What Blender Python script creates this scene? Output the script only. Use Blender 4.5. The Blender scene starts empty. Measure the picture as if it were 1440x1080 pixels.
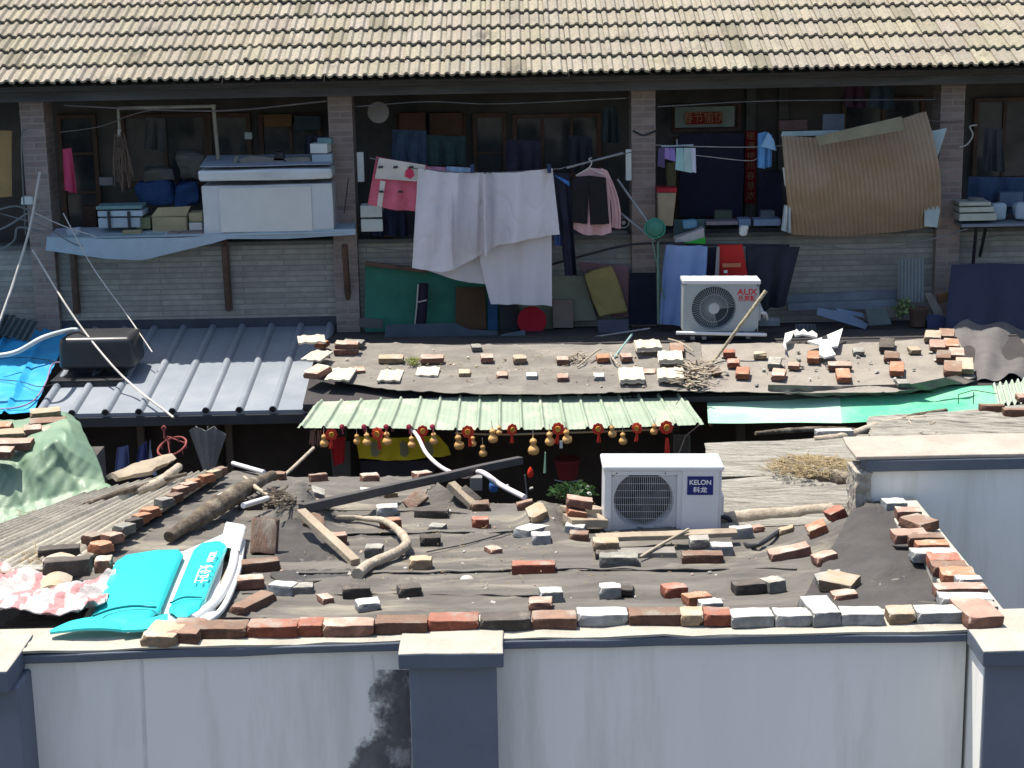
import bpy, bmesh, math, random
from mathutils import Vector, Matrix, Euler, noise
R = math.radians
SC = bpy.context.scene
COL = SC.collection
random.seed(7)

# ---------------------------------------------------------------- camera, sky, sun, exposure
F = 2500.0                       # focal length in photo pixels (1440 wide)
PITCH, ROLL, CZ = R(13.0), -0.019, 6.4
cd = bpy.data.cameras.new('camera'); cam = bpy.data.objects.new('camera', cd); COL.objects.link(cam)
cd.sensor_width = 36; cd.lens = 36 * F / 1440; cd.clip_start = .1; cd.clip_end = 500
CR = Euler((R(90) - PITCH, 0, 0)).to_matrix() @ Matrix.Rotation(ROLL, 3, 'Z')
CO = Vector((0, 0, CZ))
cam.matrix_world = Matrix.Translation(CO) @ CR.to_4x4()
SC.camera = cam
SUND = Vector((-.27, .175, 1.0)).normalized()       # direction towards the sun: high, behind the houses, a little left
W = bpy.data.worlds.new('World'); SC.world = W; W.use_nodes = True
nt = W.node_tree; bg = nt.nodes['Background']
sky = nt.nodes.new('ShaderNodeTexSky'); sky.sky_type = 'NISHITA'; sky.sun_disc = False
sky.sun_elevation = math.asin(SUND.z); sky.sun_rotation = math.atan2(SUND.x, SUND.y)
sky.air_density = 1.0; sky.dust_density = 2.0; sky.ozone_density = 1.5
nt.links.new(sky.outputs[0], bg.inputs[0]); bg.inputs[1].default_value = 0.12
sl = bpy.data.lights.new('sun', 'SUN'); sl.energy = 5.0; sl.angle = R(.53); sl.color = (1, .93, .83)
so = bpy.data.objects.new('sun', sl); COL.objects.link(so)
so.rotation_euler = SUND.to_track_quat('Z', 'Y').to_euler(); so.location = (0, 0, 30)
SC.view_settings.view_transform = 'Standard'; SC.view_settings.look = 'None'
SC.view_settings.exposure = 0.72; SC.view_settings.gamma = 1

# ---------------------------------------------------------------- pixel rays onto the surfaces of the place
def ray(px, py):
    d = CR @ Vector(((px - 720) / F, (540 - py) / F, -1))
    return d
def onY(px, py, Y):
    d = ray(px, py); return CO + d * (Y / d.y)
def onZ(px, py, z):
    d = ray(px, py); return CO + d * ((z - CZ) / d.z)
def onH(px, py, H):
    d = ray(px, py); lo = 6.0; t = lo
    while t < 26:
        p = CO + d * t
        if p.z < H(p.x, p.y): break
        lo = t; t += .08
    hi = t
    for _ in range(18):
        m = (lo + hi) / 2; p = CO + d * m
        if p.z < H(p.x, p.y): hi = m
        else: lo = m
    return CO + d * hi
def mpp(P):                      # metres per photo pixel at P
    return (P - CO).dot(CR @ Vector((0, 0, -1))) / F

# ---------------------------------------------------------------- materials
MATS = {}
def mat(name, col, col2=None, scale=6, rough=.85, bump=.0, bscale=None, mix=(.35, .65), spec=.3, rnd=.0,
        metal=0, stretch=(1, 1, 1), trans=0, detail=6, col3=None, scale3=2, mix3=(.55, .7), sheen=0, coord='Object'):
    if name in MATS: return MATS[name]
    m = bpy.data.materials.new(name); m.use_nodes = True
    n = m.node_tree.nodes; L = m.node_tree.links; b = n['Principled BSDF']
    b.inputs['Roughness'].default_value = rough; b.inputs['Specular IOR Level'].default_value = spec
    b.inputs['Metallic'].default_value = metal
    tc = n.new('ShaderNodeTexCoord'); mp = n.new('ShaderNodeMapping'); L.new(tc.outputs[coord], mp.inputs[0])
    mp.inputs['Scale'].default_value = stretch
    oi = n.new('ShaderNodeObjectInfo')
    mu = n.new('ShaderNodeMath'); mu.operation = 'MULTIPLY'; mu.inputs[1].default_value = 57; L.new(oi.outputs['Random'], mu.inputs[0])
    def nz(sc, det=detail, ro=.6):
        t = n.new('ShaderNodeTexNoise'); t.noise_dimensions = '4D'; t.inputs['Scale'].default_value = sc
        t.inputs['Detail'].default_value = det; t.inputs['Roughness'].default_value = ro
        L.new(mp.outputs[0], t.inputs['Vector']); L.new(mu.outputs[0], t.inputs['W']); return t.outputs['Fac']
    def ramp(fac, a, c, p):
        r = n.new('ShaderNodeValToRGB'); r.color_ramp.elements[0].position = p[0]; r.color_ramp.elements[1].position = p[1]
        r.color_ramp.elements[0].color = (*a, 1); r.color_ramp.elements[1].color = (*c, 1); L.new(fac, r.inputs[0]); return r.outputs[0]
    if col2 is None: col2 = tuple(c * .8 for c in col)
    out = ramp(nz(scale), col, col2, mix)
    if col3 is not None:
        mk = ramp(nz(scale3, 8, .65), (0, 0, 0), (1, 1, 1), mix3)
        mx = n.new('ShaderNodeMix'); mx.data_type = 'RGBA'; L.new(mk, mx.inputs[0]); L.new(out, mx.inputs[6]); mx.inputs[7].default_value = (*col3, 1)
        out = mx.outputs[2]
    if rnd:
        hs = n.new('ShaderNodeHueSaturation'); L.new(out, hs.inputs['Color'])
        mr = n.new('ShaderNodeMapRange'); L.new(oi.outputs['Random'], mr.inputs[0]); mr.inputs[3].default_value = 1 - rnd; mr.inputs[4].default_value = 1 + rnd
        L.new(mr.outputs[0], hs.inputs['Value']); out = hs.outputs[0]
    L.new(out, b.inputs['Base Color'])
    if bump:
        bp = n.new('ShaderNodeBump'); bp.inputs['Strength'].default_value = bump; bp.inputs['Distance'].default_value = .02
        L.new(nz(bscale or scale * 3, 8, .65), bp.inputs['Height']); L.new(bp.outputs[0], b.inputs['Normal'])
    if trans:
        b.inputs['Transmission Weight'].default_value = 0
        ts = n.new('ShaderNodeBsdfTranslucent'); L.new(out, ts.inputs[0]); ms = n.new('ShaderNodeMixShader'); ms.inputs[0].default_value = trans
        L.new(b.outputs[0], ms.inputs[1]); L.new(ts.outputs[0], ms.inputs[2]); L.new(ms.outputs[0], n['Material Output'].inputs[0])
    MATS[name] = m
    return m
def attr_tint(m, amt=1.0):
    n = m.node_tree.nodes; L = m.node_tree.links; b = n['Principled BSDF']
    src = b.inputs['Base Color'].links[0].from_socket
    a = n.new('ShaderNodeAttribute'); a.attribute_name = 'tint'
    mx = n.new('ShaderNodeMix'); mx.data_type = 'RGBA'; mx.blend_type = 'MULTIPLY'; mx.inputs[0].default_value = amt
    L.new(src, mx.inputs[6]); L.new(a.outputs['Color'], mx.inputs[7]); L.new(mx.outputs[2], b.inputs['Base Color'])
    return m
def brickwork(name, c1, c2, mortar, bw=.25, bh=.065, ms=.012, rough=.9, rot=None, blotch=None, bump=.5):
    m = mat(name, c1, c2, 9, rough)
    n = m.node_tree.nodes; L = m.node_tree.links; b = n['Principled BSDF']
    src = b.inputs['Base Color'].links[0].from_socket
    tc = n.new('ShaderNodeTexCoord'); sp = n.new('ShaderNodeSeparateXYZ'); cb = n.new('ShaderNodeCombineXYZ')
    L.new(tc.outputs['Object'], sp.inputs[0])
    ad = n.new('ShaderNodeMath'); L.new(sp.outputs[0], ad.inputs[0]); L.new(sp.outputs[1], ad.inputs[1])
    L.new(ad.outputs[0], cb.inputs[0]); L.new(sp.outputs[2], cb.inputs[1])
    t = n.new('ShaderNodeTexBrick'); L.new(cb.outputs[0], t.inputs['Vector'])
    t.inputs['Scale'].default_value = 1; t.inputs['Brick Width'].default_value = bw; t.inputs['Row Height'].default_value = bh
    t.inputs['Mortar Size'].default_value = ms; t.inputs['Mortar Smooth'].default_value = .3; t.inputs['Bias'].default_value = 0
    L.new(src, t.inputs['Color1'])
    dk = n.new('ShaderNodeMix'); dk.data_type = 'RGBA'; dk.blend_type = 'MULTIPLY'; dk.inputs[0].default_value = 1; L.new(src, dk.inputs[6]); dk.inputs[7].default_value = (.72, .72, .74, 1)
    L.new(dk.outputs[2], t.inputs['Color2']); t.inputs['Mortar'].default_value = (*mortar, 1)
    L.new(t.outputs['Color'], b.inputs['Base Color'])
    bp = n.new('ShaderNodeBump'); bp.inputs['Strength'].default_value = bump; bp.inputs['Distance'].default_value = .01; bp.invert = True
    L.new(t.outputs['Fac'], bp.inputs['Height']); L.new(bp.outputs[0], b.inputs['Normal'])
    return m

# ---------------------------------------------------------------- mesh helpers
class MB:
    def __init__(s): s.v = []; s.f = []; s.tint = []
    def add(s, vs, fs, tint=None):
        o = len(s.v); s.v += [Vector(v) for v in vs]; s.f += [[i + o for i in f] for f in fs]; s.tint += [tint] * len(fs)
    def box(s, a, b, M=None):
        x0, y0, z0 = a; x1, y1, z1 = b
        vs = [Vector(p) for p in ((x0,y0,z0),(x1,y0,z0),(x1,y1,z0),(x0,y1,z0),(x0,y0,z1),(x1,y0,z1),(x1,y1,z1),(x0,y1,z1))]
        if M is not None: vs = [M @ v for v in vs]
        s.add(vs, [(0,3,2,1),(4,5,6,7),(0,1,5,4),(1,2,6,5),(2,3,7,6),(3,0,4,7)])
    def hexa(s, p):                     # 8 points: bottom 4 then top 4, counter-clockwise seen from above
        s.add(p, [(0,3,2,1),(4,5,6,7),(0,1,5,4),(1,2,6,5),(2,3,7,6),(3,0,4,7)])
    def prism(s, poly, off):            # polygon extruded by vector off
        n = len(poly); a = [Vector(p) for p in poly]; b = [p + off for p in a]
        s.add(a + b, [list(range(n))[::-1], list(range(n, 2 * n))] + [(i, (i + 1) % n, n + (i + 1) % n, n + i) for i in range(n)])
    def tube(s, pts, r, n=8, closed=True):
        pts = [Vector(p) for p in pts]; m = len(pts)
        rr = r if isinstance(r, (list, tuple)) else [r] * m
        up = Vector((0, 0, 1)); vs = []
        t0 = (pts[1] - pts[0]).normalized()
        if abs(t0.dot(up)) > .95: up = Vector((1, 0, 0))
        u = t0.cross(up).normalized()
        for i, p in enumerate(pts):
            t = (pts[min(i + 1, m - 1)] - pts[max(i - 1, 0)]).normalized()
            u = (u - t * u.dot(t)).normalized(); w = t.cross(u)
            for k in range(n):
                a = 2 * math.pi * k / n; vs.append(p + (u * math.cos(a) + w * math.sin(a)) * rr[i])
        fs = [(i*n + k, i*n + (k+1) % n, (i+1)*n + (k+1) % n, (i+1)*n + k) for i in range(m - 1) for k in range(n)]
        if closed: fs += [tuple(range(n))[::-1], tuple(range((m-1)*n, m*n))]
        s.add(vs, fs)
    def lathe(s, prof, c, n=20, axis='Z', M=None):
        vs = []
        for r, h in prof:
            for k in range(n):
                a = 2 * math.pi * k / n
                q = Vector((r*math.cos(a), r*math.sin(a), h)) if axis == 'Z' else Vector((r*math.cos(a), -h, r*math.sin(a)))
                vs.append((M @ q if M is not None else q) + Vector(c))
        m = len(prof)
        fs = [(i*n + k, i*n + (k+1) % n, (i+1)*n + (k+1) % n, (i+1)*n + k) for i in range(m-1) for k in range(n)]
        fs += [tuple(range(n))[::-1], tuple(range((m-1)*n, m*n))]
        s.add(vs, fs)
    def mesh(s, name, bevel=0, seg=2, smooth=None, merge=0):
        me = bpy.data.meshes.new(name); me.from_pydata([tuple(v) for v in s.v], [], s.f); me.validate()
        if any(t is not None for t in s.tint):
            ca = me.color_attributes.new('tint', 'FLOAT_COLOR', 'CORNER'); i = 0
            vals = []
            for p in me.polygons:
                t = s.tint[p.index] or (1, 1, 1); vals += [*t, 1] * p.loop_total
            ca.data.foreach_set('color', vals)
        bm = bmesh.new(); bm.from_mesh(me)
        if merge: bmesh.ops.remove_doubles(bm, verts=bm.verts, dist=merge)
        bmesh.ops.recalc_face_normals(bm, faces=bm.faces)
        if bevel:
            es = [e for e in bm.edges if len(e.link_faces) == 2 and e.calc_face_angle(0) > .6]
            bmesh.ops.bevel(bm, geom=es, offset=bevel, segments=seg, profile=.5, affect='EDGES', clamp_overlap=True)
        bm.to_mesh(me); bm.free()
        if smooth is not None:
            for p in me.polygons: p.use_smooth = True
            me.set_sharp_from_angle(angle=R(smooth))
        return me
def obj(name, me, m=None, parent=None, label=None, cat=None, group=None, kind=None, loc=None):
    o = bpy.data.objects.new(name, me); COL.objects.link(o)
    if m is not None and (not me.materials or me.materials[0] is None): me.materials.append(m)
    if parent is not None:
        o.parent = parent; bpy_world_fix(o, parent)
    if loc is not None: o.location = loc
    if label: o['label'] = label
    if cat: o['category'] = cat
    if group: o['group'] = group
    if kind: o['kind'] = kind
    return o
def bpy_world_fix(o, parent):
    if parent.get('wm'): o.matrix_parent_inverse = Matrix.Translation(-Vector(parent['wm']))
def thing(name, label, cat, loc, group=None):
    e = bpy.data.objects.new(name, None); COL.objects.link(e); e.empty_display_size = .1
    e.location = loc; e['label'] = label; e['category'] = cat; e['wm'] = list(loc)
    if group: e['group'] = group
    return e
def recenter(me, c):
    me.transform(Matrix.Translation(-Vector(c)))
def single(name, mb_or_me, m, label, cat, group=None, c=None, **kw):   # a one-mesh thing whose origin sits at its centre
    me = mb_or_me if isinstance(mb_or_me, bpy.types.Mesh) else mb_or_me.mesh(name, **kw)
    if c is None:
        n = len(me.vertices); c = sum((v.co for v in me.vertices), Vector()) / n
    recenter(me, c)
    return obj(name, me, m, None, label, cat, group, None, c)
def bez(ctrl, n=24):                # smooth curve through control points (Catmull-Rom)
    P = [Vector(c) for c in ctrl]; P = [P[0]*2 - P[1]] + P + [P[-1]*2 - P[-2]]; out = []
    segs = len(P) - 3; k = max(2, n // segs)
    for i in range(segs):
        a, b, c, d = P[i:i+4]
        for j in range(k):
            t = j / k
            out.append(.5*((2*b) + (c-a)*t + (2*a-5*b+4*c-d)*t*t + (3*b-a-3*c+d)*t**3))
    out.append(P[-2]); return out
def lerpl(pts, u):                  # point on a 2-D polyline at fraction u (by x-index length)
    n = len(pts) - 1; L = [math.dist(pts[i], pts[i+1]) for i in range(n)]; T = sum(L); s = u * T
    for i in range(n):
        if s <= L[i] or i == n - 1:
            t = min(1, s / max(L[i], 1e-6)); return tuple(pts[i][k] + (pts[i+1][k] - pts[i][k]) * t for k in range(len(pts[i])))
        s -= L[i]
def ruled(top, bot, place, nu=40, nv=30, thick=.004, disp=None):
    """thick sheet between two photo polylines, each put on its surface by place(px,py,u,t); disp(u,t) moves along -Y (towards the lane)"""
    mb = MB(); g = []
    for j in range(nv + 1):
        for i in range(nu + 1):
            u = i / nu; t = j / nv; a = lerpl(top, u); b = lerpl(bot, u)
            p = place(a[0] + (b[0]-a[0])*t, a[1] + (b[1]-a[1])*t, u, t)
            if disp: p = p + disp(u, t, p)
            g.append(p)
    W1 = nu + 1; idx = lambda i, j: j*W1 + i
    nrm = []
    for j in range(nv + 1):
        for i in range(nu + 1):
            a = g[idx(min(i+1, nu), j)] - g[idx(max(i-1, 0), j)]; b = g[idx(i, min(j+1, nv))] - g[idx(i, max(j-1, 0))]
            n = a.cross(b); n = n.normalized() if n.length > 1e-9 else Vector((0, -1, 0)); nrm.append(n)
    N = len(g); back = [g[k] + nrm[k]*thick for k in range(N)]
    fs = []
    for j in range(nv):
        for i in range(nu):
            q = (idx(i, j), idx(i+1, j), idx(i+1, j+1), idx(i, j+1)); fs.append(q); fs.append(tuple(N + k for k in q[::-1]))
    rim = [idx(i, 0) for i in range(nu)] + [idx(nu, j) for j in range(nv)] + [idx(i, nv) for i in range(nu, 0, -1)] + [idx(0, j) for j in range(nv, 0, -1)]
    for k in range(len(rim)):
        a, b = rim[k], rim[(k+1) % len(rim)]; fs.append((a, N + a, N + b, b))
    mb.add(g + back, fs); return mb
def folds(amp, n, ph=0, grow=1, wob=.3):
    def d(u, t, p):
        a = amp * (t**grow if grow else 1)
        s = math.sin(2*math.pi*n*u + ph + wob*math.sin(3*t + 5*u)) + .5*math.sin(2*math.pi*n*1.7*u + ph*2 + t*1.3)
        return Vector((0, a*s + .012*noise.noise(Vector((p.x*4, p.z*4, ph))), 0))
    return d
def cloth(name, top, bot, Y, m, label=None, cat=None, amp=.02, n=3, ph=0, grow=.5, parent=None, group=None, nu=40, nv=26, thick=.003, lean=0):
    mb = ruled(top, bot, lambda px, py, u, t: onY(px, py, Y - lean*t), nu, nv, thick, folds(amp, n, ph, grow))
    me = mb.mesh(name, smooth=60)
    if parent is not None: return obj(name, me, m, parent, label)
    return single(name, me, m, label, cat, group)
def slab(poly, Y, th, mb=None):      # upright board: photo outline at distance Y, real thickness th
    mb = mb or MB(); mb.prism([onY(x, y, Y) for x, y in poly], Vector((0, th, 0))); return mb
def flatboard(poly, H, th, mb=None, lift=.0):   # board lying on a roof: photo outline of its underside
    mb = mb or MB(); mb.prism([onH(x, y, H) + Vector((0, 0, lift)) for x, y in poly], Vector((0, 0, th))); return mb
def wob(me, amp, sc, seed=0, cuts=0):
    for v in me.vertices:
        q = v.co * sc + Vector((seed*7.1, 0, seed)); v.co += Vector((noise.noise(q), noise.noise(q + Vector((31, 0, 0))), noise.noise(q + Vector((0, 57, 0))))) * amp
    me.update(); return me
def subdiv(me, cuts):
    bm = bmesh.new(); bm.from_mesh(me); bmesh.ops.subdivide_edges(bm, edges=bm.edges, cuts=cuts, use_grid_fill=True); bm.to_mesh(me); bm.free(); return me
def text_mesh(s, size, name='text', ext=.001, bold=.0):
    cu = bpy.data.curves.new(name, 'FONT'); cu.body = s; cu.size = size; cu.align_x = 'CENTER'; cu.align_y = 'CENTER'; cu.extrude = ext; cu.offset = bold
    o = bpy.data.objects.new(name, cu); COL.objects.link(o)
    me = bpy.data.meshes.new_from_object(o.evaluated_get(bpy.context.evaluated_depsgraph_get()))
    bpy.data.objects.remove(o); bpy.data.curves.remove(cu); me.materials.clear(); return me
def text_on(s, size, P, m, parent, name='lettering', sx=1, rot=None, bold=.0):   # upright text facing the lane, centre at P
    me = text_mesh(s, size, name, bold=bold)
    M = Matrix.Translation(P) @ (rot if rot is not None else Matrix.Rotation(R(90), 4, 'X')) @ Matrix.Diagonal((sx, 1, 1, 1))
    me.transform(M); return obj(name, me, m, parent)

# roof surfaces of the place (world heights)
BUMPS = []
def H1(x, y):                        # low felt roof behind the front wall, falling away from it
    z = 3.40 - .094*(y - 7.8)
    for bx, by, h, rx, ry in BUMPS:
        z += h * math.exp(-((x-bx)/rx)**2 - ((y-by)/ry)**2)
    if x > .5:                      # the felt climbs to the top of the return wall
        xw = RW0.x + (RW1.x-RW0.x)*(y-RW0.y)/(RW1.y-RW0.y); d = max(0, xw - .16 - x)
        if 7.6 < y < RW1.y + .35: z += max(0, .045 + .094*(y-7.8) + .02*math.sin(y*9))*math.exp(-(d/.38)**1.6)*min(1, (RW1.y+.35-y)/.3, (y-7.6)/.2+.1)
    return z
RW0 = onZ(1378, 870, 3.5); RW1 = onZ(1262, 706, 3.47)
def H1p(x, y): return 3.40 - .094*(y - 7.8)
def bump1(px, py, h, rx, ry):
    p = onH(px, py, H1p); BUMPS.append((p.x, p.y, h, rx, ry))
def H2(x, y): return 2.5 + .16*(y - 16.55) if y < 17.85 else 2.708 - .055*(y - 17.85)
def H5(x, y): return 2.34 + .126*(y - 16.3)
YH = 19.0
# ================================================================ SETTING
# ---- ground
g = MB(); g.add([(-60,-20,0),(60,-20,0),(60,90,0),(-60,90,0)], [(0,1,2,3)])
obj('ground', g.mesh('ground'), mat('ground_dirt', (.11,.10,.085), (.07,.065,.06), 2, bump=.3), kind='structure')

# ---- the long house
YE = 18.45
house = thing('long_house', 'long low brick house with a verandah and grey tiled roof, behind all the sheds', 'house', (0, YH, 0))
tz = onY(720, 107, YE).z             # lower edge of the tiles
AL = R(23); ca, sa = math.cos(AL), math.sin(AL)
M_tile = attr_tint(mat('roof_tile', (.32,.295,.235), (.215,.195,.155), 36, .92, .35, 90, col3=(.11,.10,.08), scale3=2.5, mix3=(.56,.74)), 1)
mb = MB(); TW, TE, NS = .21, .375, 10
def prof(u):                         # double-roll tile, u 0..1 across: two rolls, flat pan, side lap
    h = 0
    for c in (.14, .64):
        d = abs(u - c) / .15
        if d < 1: h = max(h, .030*math.sqrt(max(0, 1 - d*d))**1.2)
    if u > .93: h -= .006
    return h
for r in range(15):
    for c in range(-48, 49):
        x0 = c*TW + (r % 2)*0.0 + random.uniform(-.004, .004)
        k = random.uniform(.90, 1.08); kk = random.random()
        tint = (k, k*random.uniform(.97, 1.01), k*random.uniform(.92, 1.03)) if kk > .05 else (k*.75, k*.75, k*.7)
        odd = random.random() < .03; sl_ = random.uniform(-.006, .006) + (random.uniform(-.05, .02) if odd else 0); dz = random.uniform(0, .003) + (.008 if odd else 0); tw = random.uniform(-.003, .003) + (random.uniform(-.02,.02) if odd else 0)
        vs = []
        for e in (0, 1):             # lower end, upper end
            s = r*TE + sl_ + e*(TE + .03)
            for i in range(NS + 1):
                u = i / NS; w = prof(u) + .037*(1-e) + dz + tw*(u-.5)*(1-e)
                for lo in (0, 1):
                    ww = w - (.024 if lo else 0) 
                    vs.append((x0 + u*TW, YE + s*ca - ww*sa, tz + s*sa + ww*ca))
        n2 = 2*(NS+1); fs = []
        for i in range(NS):
            a = 2*i
            fs.append((a, a+2, n2+a+2, n2+a)); fs.append((a, a+1, a+3, a+2))
        fs.append((0, n2, n2+1, 1)); fs.append((2*NS, 2*NS+1, n2+2*NS+1, n2+2*NS))
        mb.add(vs, fs, tint)
roof = obj('tiled_roof', mb.mesh('tiled_roof'), M_tile, house)
# roof boards under the tiles
mb = MB(); L_ = 15*TE
for (a, b, c_) in ((0.03, L_, -.03),):
    n_ = Vector((0, -sa, ca)); e = lambda s, w, x: Vector((x, YE + s*ca, tz + s*sa)) + n_*w
    mb.hexa([e(a, -.07, -10.2), e(a, -.07, 10.2), e(b, -.07, 10.2), e(b, -.07, -10.2), e(a, -.035, -10.2), e(a, -.035, 10.2), e(b, -.035, 10.2), e(b, -.035, -10.2)])
    # back slope
    top = e(b, -.07, 0); mb.hexa([Vector((-10.2, top.y, top.z)), Vector((10.2, top.y, top.z)), Vector((10.2, top.y+3.5, top.z-1.3)), Vector((-10.2, top.y+3.5, top.z-1.3)),
        Vector((-10.2, top.y, top.z+.1)), Vector((10.2, top.y, top.z+.1)), Vector((10.2, top.y+3.5, top.z-1.2)), Vector((-10.2, top.y+3.5, top.z-1.2))])
obj('roof_boards', mb.mesh('roof_boards'), mat('old_boards_dark', (.05,.042,.035), (.03,.026,.022), 5), house)
# eave beam and rafter ends
zb1, zb0 = onY(720, 119, 18.72).z, onY(720, 131, 18.72).z
mb = MB(); mb.box((-10.1, 18.72, zb0), (10.1, 18.86, zb1+.02)); mb.box((-10.1, 18.60, zb1+.022), (10.1, 18.74, zb1+.05))
obj('eave_beam', wob(subdiv(mb.mesh('eave_beam', bevel=.008), 3), .012, 2.2), mat('beam_grey', (.10,.098,.095), (.055,.052,.05), 4, .9, .4, stretch=(.3,2,2)), house)
mb = MB()
for i in range(50):
    x = -10 + i*.41; mb.box((x, 18.5, zb1+.055), (x+.05, 20.2, zb1+.10))
obj('rafters', mb.mesh('rafters'), mat('rafter', (.05,.038,.028)), house)
# pillars
M_pillar = brickwork('pillar_brick', (.36,.275,.235), (.27,.21,.185), (.30,.255,.225), .25, .066, .010)
PIL = [(-375, 0), (50, 33), (481, 33), (905, 33), (1337, 31), (1765, 33)]
pilx = []
for px, w in PIL:
    x = onY(px, 230, YH).x; pilx.append(x); hw = .128
    mb = MB(); mb.box((-hw, 0, -zb1), (hw, .37, 0)); me = mb.mesh('pillar', bevel=.006)
    obj('pillar', me, M_pillar, house).location = (x, YH, zb1)
# lower wall with ledge; verandah floor, back wall, ceiling
zp = onY(720, 338, YH+.12).z
M_low = brickwork('painted_brick', (.42,.395,.34), (.31,.295,.255), (.25,.24,.21), .9, .060, .007)
mb = MB()
for a, b in zip(pilx[:-1], pilx[1:]): mb.box((a+.13, YH+.10, 0), (b-.13, YH+.34, zp))
obj('lower_wall', mb.mesh('lower_wall'), M_low, house)
mb = MB()
for a, b in zip(pilx[:-1], pilx[1:]): mb.box((a+.131, YH+.06, zp+.003), (b-.131, YH+.36, zp+.05))
obj('wall_ledge', mb.mesh('wall_ledge', bevel=.008), mat('ledge_concrete', (.16,.155,.14), (.10,.10,.095), 5, bump=.3), house)
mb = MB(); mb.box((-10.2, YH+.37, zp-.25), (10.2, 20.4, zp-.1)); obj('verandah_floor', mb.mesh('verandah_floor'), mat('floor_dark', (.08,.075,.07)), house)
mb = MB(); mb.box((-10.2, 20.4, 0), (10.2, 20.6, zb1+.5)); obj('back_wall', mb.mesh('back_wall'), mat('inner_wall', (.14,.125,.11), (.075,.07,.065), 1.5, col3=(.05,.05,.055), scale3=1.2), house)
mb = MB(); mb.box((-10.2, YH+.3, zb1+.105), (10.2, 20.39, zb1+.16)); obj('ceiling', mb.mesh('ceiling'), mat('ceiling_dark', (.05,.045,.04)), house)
# doors and windows on the inner wall
M_wood = mat('dark_wood_frame', (.15,.085,.06), (.085,.055,.04), 8, .7)
M_glass = mat('dark_pane', (.03,.034,.04), (.11,.11,.105), 2.2, .12, spec=.6)
def inner_window(x0, x1, y0, y1, nx=2, ny=1, name='window', pane='pane'):
    a = onY(x0, y1, 20.38); b = onY(x1, y0, 20.38); mb = MB(); w = .05
    mb.box((a.x, 20.33, a.z), (a.x+w, 20.395, b.z)); mb.box((b.x-w, 20.33, a.z), (b.x, 20.395, b.z))
    mb.box((a.x+w, 20.33, b.z-w), (b.x-w, 20.395, b.z)); mb.box((a.x+w, 20.33, a.z), (b.x-w, 20.395, a.z+w))
    for i in range(1, nx):
        x = a.x + (b.x-a.x)*i/nx; mb.box((x-.02, 20.34, a.z+w), (x+.02, 20.39, b.z-w))
    for j in range(1, ny):
        z = a.z + (b.z-a.z)*j/ny; mb.box((a.x+w, 20.345, z-.015), (b.x-w, 20.385, z+.015))
    f = obj(name, mb.mesh(name, bevel=.004), M_wood, house)
    mb = MB(); mb.box((a.x+w+.002, 20.37, a.z+w+.002), (b.x-w-.002, 20.378, b.z-w-.002)); p = obj(pane, mb.mesh(pane), M_glass, f)
inner_window(176, 292, 158, 262, 2, 1); inner_window(300, 352, 158, 325, 1, 2, 'door', 'panel'); inner_window(368, 452, 158, 250, 2, 1)
inner_window(92, 135, 160, 325, 1, 3, 'door', 'panel'); inner_window(560, 655, 160, 240, 2, 1); inner_window(668, 712, 158, 325, 1, 3, 'door', 'panel')
inner_window(722, 845, 158, 250, 3, 1); inner_window(1180, 1300, 135, 300, 2, 2); inner_window(1365, 1500, 135, 255, 3, 1)
inner_window(945, 1042, 144, 186, 1, 1); inner_window(948, 1042, 190, 330, 2, 1, 'door', 'panel')
for x in (1047, 1092):
    a = onY(x, 330, 20.3); mb = MB(); mb.box((a.x, 20.26, a.z), (a.x+.11, 20.397, zb1+.1)); obj('door_post', mb.mesh('door_post', bevel=.005), mat('post_grey', (.13,.125,.115), (.08,.078,.07), 6), house)

# ---- the front boundary wall, bending a little at the middle pilaster
M_cap = mat('cap_concrete', (.44,.41,.345), (.33,.31,.26), 4, .9, .6, 40, col3=(.20,.19,.16), scale3=6, mix3=(.6,.75))
M_paint = mat('wall_paint', (.85,.835,.785), (.78,.77,.725), .9, .8, .15, 14, col3=(.60,.60,.53), scale3=1.6, mix3=(.50,.72), stretch=(2.4,2.4,.3))
M_band = mat('band_paint', (.125,.145,.18), (.10,.12,.15), 3, .75, .25, 20)
M_shaft = mat('pilaster_paint', (.155,.18,.222), (.125,.147,.185), 1.6, .7, .25, 14, col3=(.09,.12,.14), scale3=1.5, mix3=(.55,.75))
ZT = 3.50
def WP(px, py, z=ZT): return onZ(px, py, z)
A_ = WP(-120, 922); B_ = WP(636, 899); C_ = WP(1362, 887)
wall = thing('boundary_wall', 'pale grey boundary wall with slate blue coping and pilasters along the bottom of the view', 'wall', (B_.x, B_.y, 0))
def seg(mb, P, Q, w0, w1, z0, z1):    # strip between offsets w0..w1 (towards camera negative)
    t = (Q - P); t.z = 0; t.normalize(); n = Vector((-t.y, t.x, 0))
    p = [P + n*w0, Q + n*w0, Q + n*w1, P + n*w1]
    mb.hexa([Vector((q.x, q.y, z0)) for q in p] + [Vector((q.x, q.y, z1)) for q in p])
FW = .10                              # wall face stands back from the coping front
zband = onY(636, 916, B_.y).z
body = MB(); seg(body, A_, B_, .03, .27, 0, zband+.004); seg(body, B_, C_, .03, .27, 0, zband+.004)
bo = obj('wall_body', body.mesh('wall_body'), M_paint, wall)
cp = MB(); seg(cp, A_, B_, 0, .30, zband+.005, ZT-.012); seg(cp, B_, C_, 0, .30, zband+.005, ZT-.012)
obj('coping_band', wob(wob(subdiv(cp.mesh('coping_band', bevel=.006), 9), .008, 3), .006, 16, 2), M_band, wall)
ct = MB(); seg(ct, A_, B_, .006, .294, ZT-.011, ZT); seg(ct, B_, C_, .006, .294, ZT-.011, ZT)
me = subdiv(ct.mesh('coping_top'), 16); obj('coping_top', wob(wob(me, .010, 5), .008, 22, 3), M_cap, wall)
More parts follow.
